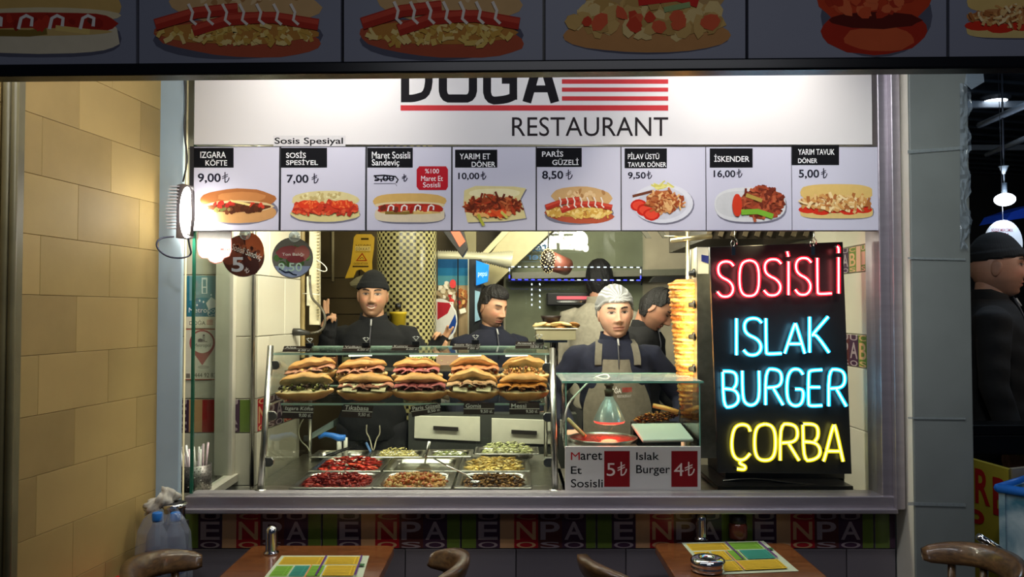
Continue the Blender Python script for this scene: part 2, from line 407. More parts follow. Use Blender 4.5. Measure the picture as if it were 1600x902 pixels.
        c.poly([(cx + (x + .03) * a, cy + (y + .06) * b) for x, y in reversed(q)], sh)
        c.poly([(cx + x * a, cy + y * b) for x, y in reversed(q)], (220, 206, 146))
        c.blob(cx, cy - .6 * b, .82 * a, .25 * b, (232, 222, 174), n=16, rnd=rnd, jag=.05)
        c.blob(cx - .05 * a, cy + .1 * b, .9 * a, .5 * b, (146, 62, 32), n=24, rnd=rnd, jag=.1)
        shred(c, rnd, cx - .05 * a, cy + .05 * b, .88 * a, .5 * b, [(158, 70, 36), (120, 48, 28), (196, 104, 60), (172, 62, 34), (100, 40, 24)], 130, 14 * D, 3 * D, spread=1.6)
        shred(c, rnd, cx, cy + .5 * b, .7 * a, .12 * b, [(204, 66, 32), (220, 84, 40), (226, 170, 100)], 26, 12 * D, 4 * D)
        c.strip([(cx - .52 * a, cy + .5 * b), (cx - .42 * a, cy + .85 * b), (cx - .34 * a, cy + 1.1 * b)], .15 * b, (176, 178, 64))
        c.strip([(cx + .2 * a, cy + .4 * b), (cx + .4 * a, cy + .7 * b)], .12 * b, (200, 196, 90))
    elif kind == 'paris':
        c.blob(cx, cy + .45 * b, .95 * a, .56 * b, sh, n=24, rot=-.03)
        c.blob(cx + .0 * a, cy + .48 * b, .95 * a, .46 * b, (178, 84, 56), n=24, rnd=rnd, jag=.03, rot=.06)
        c.blob(cx + .08 * a, cy - .42 * b, .84 * a, .56 * b, (206, 166, 112), n=22, rnd=rnd, jag=.03, rot=.04)
        dots(c, rnd, cx + .1 * a, cy - .6 * b, .6 * a, .2 * b, [(176, 128, 78), (224, 190, 140)], 16, 4 * D)
        c.blob(cx, cy + .32 * b, .9 * a, .3 * b, (190, 130, 60), n=20, rnd=rnd, jag=.05)
        shred(c, rnd, cx, cy + .38 * b, .86 * a, .25 * b, [(226, 190, 100), (206, 160, 72), (236, 206, 130)], 80, 11 * D, 4 * D, spread=1.4)
        for (x0, y0, x1, y1) in ((-.92, .12, .0, -.3), (-.1, -.05, .9, .12), (-.5, .28, .3, -.08)):
            c.strip([(cx + x0 * a, cy + y0 * b), (cx + (x0 + x1) / 2 * a, cy + (y0 + y1) / 2 * b - .1 * b), (cx + x1 * a, cy + y1 * b)], .3 * b, (176, 52, 38))
            c.strip([(cx + x0 * a, cy + y0 * b - .06 * b), (cx + (x0 + x1) / 2 * a, cy + (y0 + y1) / 2 * b - .17 * b), (cx + x1 * a, cy + y1 * b - .06 * b)], .12 * b, (204, 76, 56))
        for k in range(7):
            q = cx + (-.55 + k * .19) * a
            c.strip([(q, cy - .42 * b), (q + .05 * a, cy - .2 * b), (q + .03 * a, cy), (q + .09 * a, cy + .12 * b)], .06 * b * 1.2, (234, 222, 206))
    elif kind == 'nohut':
        c.blob(cx, cy + .5 * b, .96 * a, .45 * b, sh, n=24)
        c.blob(cx, cy + .45 * b, .97 * a, .46 * b, (196, 140, 84), n=24, rnd=rnd, jag=.03)
        c.blob(cx + .1 * a, cy - .5 * b, .8 * a, .5 * b, (186, 150, 96), n=22, rnd=rnd, jag=.03)
        dots(c, rnd, cx, cy + .0 * b, .88 * a, .42 * b, [(210, 170, 100), (226, 196, 130), (190, 150, 84)], 90, 9 * D)
        dots(c, rnd, cx, cy + .05 * b, .8 * a, .3 * b, [(206, 70, 44), (220, 96, 60)], 14, 8 * D)
        c.strip([(cx - .1 * a, cy - .5 * b), (cx + .35 * a, cy - .62 * b), (cx + .6 * a, cy - .45 * b)], .4 * b, (206, 50, 40))
        c.strip([(cx + .2 * a, cy - .2 * b), (cx + .5 * a, cy - .34 * b)], .14 * b, (150, 170, 110))
    elif kind == 'islak':
        c.blob(cx + .04 * a, cy + .1 * b, .97 * a, .95 * b, sh, n=24)
        c.blob(cx, cy + .45 * b, .92 * a, .55 * b, (170, 44, 26), n=24, rnd=rnd, jag=.03)
        c.blob(cx + .1 * a, cy + .62 * b, .6 * a, .3 * b, (204, 90, 50), n=20, rnd=rnd, jag=.08)
        c.blob(cx, cy - .3 * b, .98 * a, .7 * b, (186, 62, 32), n=24, rnd=rnd, jag=.03)
        c.blob(cx + .02 * a, cy + .2 * b, .8 * a, .2 * b, (90, 26, 18), n=18, rnd=rnd, jag=.06)
        dots(c, rnd, cx, cy - .35 * b, .8 * a, .45 * b, [(200, 80, 44), (170, 50, 28), (210, 100, 58)], 34, 12 * D)
    elif kind == 'pilav':
        c.blob(cx + .04 * a, cy + .06 * b, .98 * a, .98 * b, sh, n=30)
        c.blob(cx, cy, .98 * a, .96 * b, (214, 214, 220), n=30); c.blob(cx, cy, .8 * a, .78 * b, (200, 200, 208), n=30)
        shred(c, rnd, cx - .0 * a, cy - .85 * b, .3 * a, .1 * b, [(224, 216, 130), (206, 196, 100)], 20, 12, 3)
        for k in range(3):
            c.blob(cx - (.75 - k * .2) * a, cy + (.1 + k * .22) * b, .27 * a, .3 * b, (196, 38, 26), n=16, rnd=rnd, jag=.04)
            c.blob(cx - (.75 - k * .2) * a, cy + (.1 + k * .22) * b, .2 * a, .22 * b, (222, 72, 50), n=16, rnd=rnd, jag=.06)
        c.strip([(cx - .95 * a, cy - .35 * b), (cx - .3 * a, cy - .6 * b)], 4, (110, 60, 40))
        c.blob(cx + .0 * a, cy - .1 * b, .5 * a, .55 * b, (176, 104, 60), n=16, rnd=rnd, jag=.12)
        shred(c, rnd, cx + .08 * a, cy - .1 * b, .6 * a, .6 * b, [(206, 146, 90), (226, 180, 120), (150, 70, 36), (176, 96, 50)], 110, 10, 3, spread=1.6)
    elif kind == 'iskender':
        c.blob(cx + .03 * a, cy + .1 * b, .98 * a, .9 * b, sh, n=30, pw=.75)
        c.blob(cx, cy, .98 * a, .9 * b, (216, 216, 214), n=30, pw=.75); c.blob(cx - .1 * a, cy - .02 * b, .84 * a, .7 * b, (204, 204, 202), n=30, pw=.75)
        c.blob(cx + .3 * a, cy - .1 * b, .62 * a, .8 * b, (140, 62, 36), n=20, rnd=rnd, jag=.1)
        shred(c, rnd, cx + .3 * a, cy - .1 * b, .64 * a, .82 * b, [(150, 64, 38), (110, 44, 28), (180, 90, 56), (166, 70, 44)], 120, 12, 4, spread=1.7)
        c.blob(cx - .36 * a, cy + .05 * b, .13 * a, .6 * b, (206, 60, 34), n=16, rnd=rnd, jag=.06)
        c.strip([(cx - .25 * a, cy + .4 * b), (cx + .2 * a, cy + .36 * b), (cx + .62 * a, cy + .62 * b)], .28 * b, (122, 176, 52))
        c.strip([(cx - .12 * a, cy - .5 * b), (cx + .32 * a, cy - .2 * b)], .2 * b, (176, 150, 70))
    elif kind == 'tavuk':
        c.blob(cx + .02 * a, cy + .55 * b, .96 * a, .42 * b, sh, n=24, pw=.6)
        c.blob(cx, cy + .55 * b, .95 * a, .36 * b, (214, 186, 116), n=24, pw=.5)
        c.blob(cx, cy - .55 * b, .94 * a, .46 * b, (216, 182, 108), n=24, pw=.65, rnd=rnd, jag=.02)
        c.blob(cx, cy + .1 * b, .95 * a, .4 * b, (190, 130, 76), n=20, rnd=rnd, jag=.06)
        for k in range(5): c.blob(cx + (-.75 + k * .36) * a, cy + (.42 + .1 * (k % 2)) * b, .24 * a, .2 * b, (206, 48, 28), n=12, rnd=rnd, jag=.06)
        shred(c, rnd, cx, cy + .06 * b, .9 * a, .42 * b, [(222, 184, 120), (236, 210, 156), (170, 104, 54), (206, 150, 84)], 130, 13 * D, 4 * D, spread=1.5)
BLK = (16, 16, 20); WHT = (232, 232, 232); BOARD = (196, 194, 206); RED = (176, 28, 40)

# =============== setting ===============
def structure(name, fn, mat, **k): return one(fn, name, mat, kind='structure', **k)
MATTEDARK = M('dark_plaster', (40, 40, 44), rough=.9)
structure('floor', lambda m: m.bb((-4, -.6, -.1), (6, 9.5, 0)), M('floor_stone', (52, 50, 50), rough=.5, noise=.4, ns=3))
structure('ceiling', lambda m: m.bb((-1.9, 1.3, 3.0), (1.6, 3.0, 3.06)), M('awning_cloth', (60, 62, 70), rough=.9))
structure('ceiling', lambda m: m.bb((-1.9, 3.04, 2.62), (1.43, 6.6, 2.7)), M('kitchen_ceiling', (110, 108, 96), rough=.8))
# tiles: recessed joints, each tile an object
TM = {}
def tile_mesh(sz, mat, bev):
    k = (round(sz[0], 3), round(sz[1], 3), round(sz[2], 3), mat.name)
    if k not in TM:
        m = MB(); b = bev
        x, y, z = sz[0] / 2, sz[1] / 2, sz[2] / 2
        vs = [(-x, y, -z), (x, y, -z), (x, y, z), (-x, y, z), (-x, -y + b, -z), (x, -y + b, -z), (x, -y + b, z), (-x, -y + b, z),
              (-x + b, -y, -z + b), (x - b, -y, -z + b), (x - b, -y, z - b), (-x + b, -y, z - b)]
        m.add(vs, [(0, 3, 2, 1), (0, 1, 5, 4), (1, 2, 6, 5), (2, 3, 7, 6), (3, 0, 4, 7), (4, 5, 9, 8), (5, 6, 10, 9), (6, 7, 11, 10), (7, 4, 8, 11), (8, 9, 10, 11)])
        o = m.build('tile', mat, base=(0, 0, 0)); TM[k] = o.data; bpy.data.objects.remove(o)
    return TM[k]
def tile(name, parent, c, sz, mat, rz=0.0, bev=.002):
    """a tile whose face looks to -Y when rz = 0"""
    o = bpy.data.objects.new(name, tile_mesh(sz, mat, bev)); COL.objects.link(o); o.parent = parent
    W[o] = Vector(c); o.location = Vector(c) - W[parent]; o.rotation_euler = (0, 0, rz); return o
TILEW = [M('white_wall_tile', (196, 190, 172), rough=.18, noise=.05, ns=2), M('white_wall_tile_b', (188, 182, 164), rough=.2, noise=.07, ns=3)]
# printed letter pattern shared by the decorative tiles: (u in metres across, v in metres up)
PURP = (66, 44, 62); BEI = (196, 150, 108); REDP = (160, 30, 38); BRN = (84, 46, 44); GRN = (96, 116, 48); GRY = (150, 134, 138); LBEI = (190, 150, 126)
def letter_pattern(m, w_, h, at, start=0, sat=1.0):
    """at(u, v, lift) -> point"""
    seq = [(GRN, None, None), (PURP, 'E', GRY), (BEI, None, None), (REDP, 'N', BEI), (BRN, 'P', GRY), (PURP, 'A', GRY), (GRN, 'B', BEI), (LBEI, None, None), (GRN, 'I', LBEI)]
    u = 0.0; i = start; cw = h * .66
    while u < w_ - .001:
        c1, t, c2 = seq[i % len(seq)]; u1 = min(w_, u + cw * (.62 if t is None else 1.05))
        fs = [(0, 1, 2, 3)]
        m.add([at(u, 0, .0006), at(u1, 0, .0006), at(u1, h, .0006), at(u, h, .0006)], fs, c1)
        if t and u1 - u > cw * .7:
            for (b, y0, y1) in ((t, .24 * h, .76 * h), ('O' if i % 2 else 'S', -.0, .18 * h), ('U' if i % 3 else 'C', .82 * h, h)):
                tv, tf = text_geo(b, .03)
                m.add([at(u + .1 * cw + x * (u1 - u - .2 * cw), y0 + y * (y1 - y0), .0010) for x, y in tv], tf, c2)
        u = u1; i += 1
# --- left tiled wall (yellow limestone), direction (.124, 1) ---
wd = Vector((.124, 1, 0)).normalized(); A0 = Vector((-1.325, 3.0, 0)); wn = Vector((wd.y, -wd.x, 0))
LT = [M('yellow_limestone_tile', (188, 160, 98), rough=.6, noise=.14, ns=5, bump=.05, bs=30), M('yellow_limestone_tile_b', (178, 150, 92), rough=.6, noise=.16, ns=6, bump=.05, bs=30),
      M('yellow_limestone_tile_c', (198, 168, 104), rough=.6, noise=.14, ns=4, bump=.05, bs=30)]
s0 = (2.2 - 3.0) / wd.y
wl = structure('wall_left', lambda m: m.hexa([A0 + wd * -.9, A0, A0 + Vector((0, 0, 3)), A0 + wd * -.9 + Vector((0, 0, 3))], -wn * .08), M('tile_joint', (140, 114, 66), rough=.9))
rnd = random.Random(3)
TH = .1765; TWD = .33
for r in range(17):
    zc = .02 + .04 + (r + .5) * TH
    off = (.5 * TWD if r % 2 else 0) + .06
    for k in range(5):
        a = -1.0 + off + k * TWD - .2; b = a + TWD
        a = max(a, -.88); b = min(b, -.005)
        if b - a < .05: continue
        c = A0 + wd * ((a + b) / 2) + wn * .006; c.z = zc
        tile('tile', wl, c, (b - a - .0012, .012, TH - .0012), LT[rnd.randrange(3)], math.atan2(wd.y, wd.x), .001)
# near pilaster: two round uprights
pm = M('painted_pipe', (126, 118, 84), rough=.4, noise=.3, ns=8)
def pil(m):
    for px, r in ((6, .012), (18, .010)):
        p = P(px, 480, 2.2); m.tube([(p.x, p.y, 0), (p.x, p.y, 2.98)], r, 12)
    p = P(0, 480, 2.22); m.bb((p.x - .1, p.y, 0), (p.x + .03, p.y + .05, 2.98))
one(pil, 'corner_pipes', pm, label='pair of slim painted pipes running up the near left edge of the limestone wall', cat='pipe')
# left low ledge with red mat
led = structure('trim_1', lambda m: (m.bb((-1.5, 2.35, 0), (P(238, 800, 2.9).x, 3.0, .70))), M('ledge_stone', (120, 116, 84), rough=.5, noise=.2))
one(lambda m: m.bb((-1.33, 2.36, .702), (-1.20, 2.72, .712), (190, 24, 28)), 'red_mat', SOLID, label='small red mat lying on the low stone ledge at lower left', cat='mat', bevel=.002)

# --- front facade ---
YF = 3.02
zs = P(0, 800, 2.96).z
wf = structure('wall_front', lambda m: m.bb((P(285, 800, 3.03).x, 3.035, 0), (1.44, 3.09, zs)), M('tile_joint_dark', (40, 36, 36), rough=.9))
DT = [M('dark_base_tile', (104, 98, 102), rough=.22, noise=.06, ns=2), M('dark_base_tile_b', (96, 90, 94), rough=.22, noise=.06, ns=2)]
zb1 = P(0, 801, YF).z; zb0 = P(0, 858, YF).z
xs = [P(x, 830, YF).x for x in (286, 503, 720, 932, 1152, 1366, 1400)]
for i in range(6):
    x0, x1 = xs[i], xs[i + 1]
    t = tile('letter_tile', wf, ((x0 + x1) / 2, YF + .008, (zb0 + zb1) / 2), (x1 - x0 - .003, .016, zb1 - zb0 - .002), DT[0])
    m = MB(); letter_pattern(m, x1 - x0 - .008, zb1 - zb0 - .006, lambda u, v, l, x0=x0: Vector((x0 + .004 + u, YF - l, zb0 + .003 + v)), start=0)
    m.build('printed_letters', M('glazed_letter_print', vc=True, rough=.2, noise=.1, ns=20), t)
rows = [(zb0, zb0 - .22, (286, 460, 633, 806, 978, 1150, 1323, 1400)), (zb0 - .22, zb0 - .44, (286, 546, 720, 892, 1064, 1236, 1400)), (zb0 - .44, .0, (286, 460, 633, 806, 978, 1150, 1323, 1400))]
for z1, z0, xx in rows:
    for i in range(len(xx) - 1):
        a, b = P(xx[i], 870, YF).x, P(xx[i + 1], 870, YF).x
        tile('tile', wf, ((a + b) / 2, YF + .008, (z0 + z1) / 2), (b - a - .003, .016, z1 - z0 - .003), DT[i % 2])

# --- window: frame, sill, panes ---
XL = P(303, 500, 3.0).x; XR = P(1368, 500, 3.0).x
zsill = P(0, 780, 2.97).z
win = thing('window_1', None, None, (0, 3.0, zsill), kind='structure')
def sill(m):
    m.bb((P(288, 800, 2.95).x, 2.95, P(0, 797, 2.95).z), (P(1402, 800, 2.95).x, 3.06, P(0, 776, 2.95).z))
    m.bb((P(284, 800, 2.93).x, 2.93, P(0, 804, 2.93).z), (P(1404, 800, 2.93).x, 3.03, P(0, 796, 2.93).z))
one(sill, 'sill_rail', ALU, win, bevel=.004)
one(lambda m: (m.bb((P(1367, 1, 2.97).x, 2.96, zsill), (P(1384, 1, 2.97).x, 3.08, 2.98)), m.bb((P(1386, 1, 2.95).x, 2.93, zsill - .03), (P(1400, 1, 2.95).x, 3.08, 2.98))), 'frame_post', ALU, win, bevel=.003)
one(lambda m: (m.bb((XL, 2.998, zsill), (XR, 3.004, 2.9))), 'front_pane', PANE, win)
one(lambda m: (m.bb((XL - .002, 3.006, zsill), (XL + .002, 3.394, 2.9))), 'side_pane', GLASS('side_glass_clear', (250, 253, 250), .12), win)
one(lambda m: (m.bb((XL - .006, 2.993, zsill), (XL + .004, 3.004, 2.9)), m.bb((XL - .003, 3.395, zsill), (XL + .004, 3.405, 2.9))), 'pane_edge', EDGE, win)
def bottomside(m):
    m.hexa([P(291, 781, 2.97), P(312, 780, 2.97), Vector((XL + .03, 3.42, zsill + .002)), Vector((XL - .02, 3.42, zsill + .002))], (0, 0, -.03))
one(bottomside, 'side_sill', M('pale_aluminium', (196, 190, 176), rough=.4, metal=.3), win)

# left outer post (pale blue white) and tile wall facing behind the side pane
x248 = P(249, 480, 3.0).x; x288 = P(287, 480, 3.0).x
tr = structure('trim_2', lambda m: (m.bb((x248, 2.975, 0), (x288, 3.0, 3.0))), M('pale_blue_paint', (172, 192, 204), rough=.4, noise=.1, ns=6), bevel=.004)
structure('trim_3', lambda m: (m.bb((x288, 3.005, 0), (P(291, 480, 3.02).x, 3.02, 3.0))), M('cream_paint', (210, 196, 160), rough=.5, noise=.1), bevel=.002)
YI = 3.43
wi = structure('wall_inner', lambda m: m.bb((P(262, 480, YI).x, YI, .5), (P(398, 480, YI).x, YI + .06, 2.62)), M('tile_joint_grey', (96, 86, 66), rough=.9))
zrow = [2.62, 2.3, 2.03, P(0, 430, YI).z, P(0, 526, YI).z, P(0, 623, YI).z, P(0, 676, YI).z, .86, .5]
cols = [P(x, 480, YI).x for x in (263, 342, 397)]
PRT = M('glazed_letter_print', vc=True)
for j in range(len(zrow) - 1):
    for i in range(2):
        x0, x1 = cols[i], cols[i + 1]; z1, z0 = zrow[j], zrow[j + 1]
        if z1 - z0 < .02: continue
        band = j == 5
        t = tile('letter_tile' if band else 'tile', wi, ((x0 + x1) / 2, YI - .004, (z0 + z1) / 2), (x1 - x0 - .002, .016, z1 - z0 - .003), TILEW[(i + j) % 2])
        if band:
            m = MB(); letter_pattern(m, x1 - x0 - .006, z1 - z0 - .006, lambda u, v, l, x0=x0, z0=z0: Vector((x0 + .003 + u, YI - .012 - l, z0 + .003 + v)), start=1 if i == 0 else 5)
            m.build('printed_letters', PRT, t)
# receding inner left wall
B0 = Vector((P(399, 480, YI).x, YI, 0)); bd = Vector((.1, 1, 0)).normalized(); bn = Vector((bd.y, -bd.x, 0))
wr = structure('wall_inner_side', lambda m: m.hexa([B0 + Vector((0, 0, .3)), B0 + bd * .52 + Vector((0, 0, .3)), B0 + bd * .52 + Vector((0, 0, 2.62)), B0 + Vector((0, 0, 2.62))], -bn * .06), M('tile_joint_grey', ()))
for j in range(len(zrow) - 1):
    z1, z0 = zrow[j], zrow[j + 1]
    ks = [0, .12, .5] if j % 2 == 0 else [0, .3, .5]
    for i in range(2):
        a, b = ks[i], ks[i + 1]
        c = B0 + bd * ((a + b) / 2) + bn * .004; c.z = (z0 + z1) / 2; band = j == 5
        t = tile('letter_tile' if band else 'tile', wr, c, (b - a - .003, .016, z1 - z0 - .003), TILEW[(i + j) % 2], math.atan2(bd.y, bd.x))
        if band:
            m = MB(); letter_pattern(m, b - a - .008, z1 - z0 - .006, lambda u, v, l, a=a, z0=z0: B0 + bd * (a + .004 + u) + bn * (.012 + l) + Vector((0, 0, z0 + .003 + v)), start=3)
            tt = m.build('printed_letters', PRT, base=tuple(c)); tt.parent = t; tt.location = (0, 0, 0); tt.rotation_euler = (0, 0, -math.atan2(bd.y, bd.x))
structure('trim_4', lambda m: m.tube([(P(400, 1, 3.41).x, 3.41, .86), (P(400, 1, 3.41).x, 3.41, 2.6)], .009, 8), STEEL)
one(lambda m: (m.bb((P(344, 1, 3.4).x, 3.38, zsill), (P(372, 1, 3.4).x, 3.42, 2.6))), 'inner_post', M('pale_aluminium', ()), win, bevel=.003)
# right inner wall
XW = 1.375
wrr = structure('wall_right', lambda m: m.bb((XW, 3.06, .5), (XW + .055, 4.4, 2.62)), M('tile_joint_grey', ()))
zr = [2.62, 2.2, 1.86, 1.755, 1.51, 1.38, 1.137, .87, .5]
for j in range(len(zr) - 1):
    z1, z0 = zr[j], zr[j + 1]; band = j in (2, 4)
    ys = [3.07, 3.36, 3.85, 4.38] if j % 2 else [3.07, 3.55, 3.98, 4.38]
    for i in range(3):
        a, b = ys[i], ys[i + 1]
        t = tile('letter_tile' if band else 'tile', wrr, (XW - .004, (a + b) / 2, (z0 + z1) / 2), (b - a - .003, .016, z1 - z0 - .003), TILEW[(i + j) % 2], -PI / 2)
        if band:
            m = MB(); letter_pattern(m, b - a - .008, z1 - z0 - .006, lambda u, v, l, b=b, z0=z0: Vector((XW - .012 - l, b - .004 - u, z0 + .003 + v)), start=1)
            tt = m.build('printed_letters', PRT, base=(XW - .004, (a + b) / 2, (z0 + z1) / 2)); tt.parent = t; tt.rotation_euler = (0, 0, PI / 2); tt.location = (0, 0, 0)
# back room shell
structure('wall_back', lambda m: m.bb((-2.6, 6.4, 0), (1.45, 6.5, 2.7)), M('brown_wall', (104, 88, 54), rough=.45, noise=.2, ns=3))
structure('wall_back_left', lambda m: m.bb((-2.6, 4.55, 0), (-2.5, 6.4, 2.7)), M('brown_wall', ()))
wp = structure('wall_kitchen', lambda m: m.bb((-.06, 5.75, 0), (1.43, 5.82, 2.62)), M('worn_steel_wall', (172, 160, 136), rough=.6, metal=.15, noise=.3, ns=5, bump=.06, bs=8))
for i, (px0, px1, py0, py1) in enumerate([(500, 560, 350, 434), (562, 640, 350, 432), (498, 640, 436, 466), (498, 640, 468, 491), (498, 640, 493, 540)]):
    a, b = P(px0, py1, 6.38), P(px1, py0, 6.38)
    tile('wall_panel', bpy.data.objects['wall_back'], ((a.x + b.x) / 2, 6.39, (a.z + b.z) / 2), (b.x - a.x, .02, b.z - a.z), M('brown_panel', (96, 80, 48), rough=.35, noise=.25, ns=4), 0, .003)
# =============== signs on the facade ===============
def SM(pts, it=2):
    for _ in range(it):
        q = [pts[0]]
        for i in range(len(pts) - 1):
            a, b = pts[i], pts[i + 1]
            if i > 0: q.append((a[0] * .75 + b[0] * .25, a[1] * .75 + b[1] * .25))
            if i < len(pts) - 2: q.append((a[0] * .25 + b[0] * .75, a[1] * .25 + b[1] * .75))
        q.append(pts[-1]); pts = q
    return pts
YB = 2.975
BW = M('white_sign_board', (214, 210, 208), rough=.5, noise=.03, ns=3)
sg = thing('shop_sign', 'large white shop sign above the price boards with black and red lettering', 'sign', (0, YB, 2.15))
ztop = 2.72
def sb(m):
    a = P(303, 226, YB); b = P(1363, 226, YB); m.bb((a.x, YB, a.z), (b.x, YB + .02, ztop))
one(sb, 'board', BW, sg)
c = Canvas(YB)
DK_ = (26, 24, 28)
c.strip([(633, 84), (633, 160)], 13, DK_); c.strip(SM([(633, 90), (648, 90), (670, 98), (670, 146), (648, 154), (633, 154)]), 12, DK_)
c.strip(SM([(715, 90), (692, 92), (692, 122), (692, 154), (715, 154), (739, 154), (739, 122), (739, 92), (715, 90)]), 13, DK_)
c.strip(SM([(803, 98), (790, 88), (761, 90), (761, 122), (761, 158), (790, 156), (802, 151), (802, 150)]), 12.5, DK_); c.strip([(802, 156), (802, 122)], 12, DK_); c.strip([(784, 126), (808, 126)], 10, DK_); c.strip(SM([(772, 70), (780, 80), (794, 80), (802, 70)]), 7, DK_)
c.strip([(823, 160), (845, 84)], 14, DK_); c.strip([(845, 84), (867, 160)], 14, DK_); c.strip([(830, 139), (861, 139)], 11, DK_)
for y0, y1 in ((84, 91), (97, 104), (110, 117), (124, 131), (137, 143.5), (150.5, 157.5)): c.rect(878, y0, 1044, y1, (196, 58, 62))
c.rect(626, 164.5, 1044, 173, (196, 58, 62))
c.text('RESTAURANT', 800, 1044, 183, 213, (40, 34, 36))
c.build('lettering', PRINT, sg)
c = Canvas(YB - .001); c.rect(427, 212, 540, 229, (206, 203, 203)); c.text('Sosis Spesiyal', 429, 536, 215, 228, (22, 20, 24), bold=.04)
c.build('paper_strip', PRINT, sg)

mb_ = thing('menu_board', 'long price board of eight white food panels under the shop sign', 'sign', (0, YB - .01, P(0, 361, YB).z))
one(lambda m: m.bb((P(300, 1, YB).x, YB - .005, P(0, 361, YB).z), (P(1376, 1, YB).x, YB + .02, P(0, 229, YB).z), (40, 40, 44)), 'backing', SOLID, mb_)
XB = [301, 437.5, 572, 706, 838, 970.5, 1103, 1237, 1375]
plates = [((303, 231, 365, 262), [('IZGARA', 313, 353, 237, 247), ('KÖFTE', 321, 355, 248.5, 259)], ('9,00', 309, 345, 271, 287), (347, 359), False),
 ((439, 231, 511, 262), [('SOSİS', 447, 478, 236, 247), ('SPESİYEL', 447, 497, 248, 258)], ('7,00', 448, 482, 273, 288), (487, 498), False),
 ((574, 231, 645, 262), [('Maret Sosisli', 581, 641, 237, 248), ('Sandeviç', 581, 624, 249, 261)], ('5,00', 585, 616, 274, 285), (628, 637), True),
 ((711, 234, 777, 262), [('YARIM ET', 718, 766, 240, 249), ('DÖNER', 737, 774, 251, 261)], ('10,00', 716, 749, 270, 282), (751, 760), False),
 ((838, 231, 909, 261), [('PARİS', 847, 880, 234, 245), ('GÜZELİ', 863, 904, 247, 258)], ('8,50', 847, 880, 267, 282), (884, 895), False),
 ((976, 232, 1042, 263), [('PİLAV ÜSTÜ', 981, 1030, 238, 249), ('TAVUK DÖNER', 981, 1041, 252, 261)], ('9,50', 981, 1009, 269, 281), (1010, 1019), False),
 ((1109, 232, 1176, 262), [('İSKENDER', 1116, 1171, 241, 253)], ('16,00', 1115, 1149, 266, 279), (1151, 1160), False),
 ((1237, 227, 1311, 258), [('YARIM TAVUK', 1247, 1304, 233, 242), ('DÖNER', 1247, 1277, 246, 255)], ('5,00', 1248, 1280, 265, 280), (1283, 1293), False)]
foods = [('kofte', 372, 322, 126, 56), ('sosis', 508, 323, 114, 52), ('maret', 640, 325, 116, 48), ('et', 773, 320, 100, 60), ('paris', 905, 321, 114, 60), ('pilav', 1035, 318, 98, 64), ('iskender', 1172, 320, 114, 60), ('tavuk', 1307, 316, 120, 56)]
for i in range(8):
    a = P(XB[i] + 1.2, 360, YB - .008); b = P(XB[i + 1] - 1.2, 230, YB - .008)
    pn = one(lambda m: m.bb((a.x, YB - .009, a.z), (b.x, YB - .004, b.z)), 'menu_panel', M('white_panel', (198, 196, 210), rough=.4, noise=.03, ns=3), mb_)
    c = Canvas(YB - .0095); r, lines, price, lr, crossed = plates[i]
    c.rect(*r, BLK)
    for t, x0, x1, y0, y1 in lines: c.text(t, x0, x1, y0, y1, WHT, bold=.025)
    c.text(price[0], *price[1:], (28, 26, 40), bold=.05); lira(c, lr[0], lr[1], price[3] - 2, price[4] - 1, (36, 34, 50))
    if crossed:
        c.strip([(584, 275), (600, 274), (618, 276), (622, 281), (619, 286)], 2.2, (14, 14, 20)); c.strip([(584, 287), (618, 287), (620, 291)], .8, (40, 40, 60)); c.strip([(586, 281), (614, 279)], 1.6, (14, 14, 20))
        c.poly([(655, 297), (697, 297), (700, 292), (700, 265), (697, 260), (655, 260), (651, 265), (651, 292)], RED)
        c.text('%100', 664, 686, 264, 271, WHT); c.text('Maret Et', 658, 692, 275, 283, WHT); c.text('Sosisli', 661, 688, 285, 293, WHT)
    c.build('lettering', PRINT, pn)
    c = Canvas(YB - .0096); k = foods[i]; food(c, *k, seed=i); c.build('food_picture', PRINT, pn)

# =============== overhead board close to the camera ===============
YA = 1.25
def yb(px): return 119 - 13.5 * px / 1600.0
aw = thing('overhead_menu_board', 'dark unlit row of big sandwich pictures hanging across the top of the view', 'sign', (0, YA, 1.96))
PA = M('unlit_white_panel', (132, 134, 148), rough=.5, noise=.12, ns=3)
def frame_a(m):
    q = [P(-160, yb(-160), YA), P(1760, yb(1760), YA), P(1760, yb(1760) - 19, YA), P(-160, yb(-160) - 19, YA)]
    m.hexa(q, (0, .035, 0), (9, 9, 12))
one(frame_a, 'bottom_rail', M('black_lacquered_rail', (8, 8, 11), rough=.25), aw, bevel=.003)
XA = [-110, 215, 535, 850, 1167, 1481, 1760]
fa = [('maret', 60, 34, 268, 106), ('paris', 372, 32, 280, 120), ('paris', 690, 30, 270, 128), ('nohut', 1010, 28, 272, 120), ('islak', 1366, 18, 180, 136), ('tavuk', 1600, 24, 190, 78)]
for i in range(6):
    x0, x1 = XA[i] + 2.5, XA[i + 1] - 2.5
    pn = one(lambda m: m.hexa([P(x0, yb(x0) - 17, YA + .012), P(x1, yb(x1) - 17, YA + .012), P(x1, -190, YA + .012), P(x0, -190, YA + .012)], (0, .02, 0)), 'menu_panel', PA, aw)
    c = Canvas(YA + .0118, eps=.00002); food(c, *fa[i], seed=20 + i, sh=(90, 90, 104)); c.build('food_picture', PRINT, pn)
one(lambda m: m.hexa([P(-170, yb(-170) - 10, YA + .034), P(1770, yb(1770) - 10, YA + .034), P(1770, -200, YA + .034), P(-170, -200, YA + .034)], (0, .03, 0)), 'backing', BLACKM, aw)

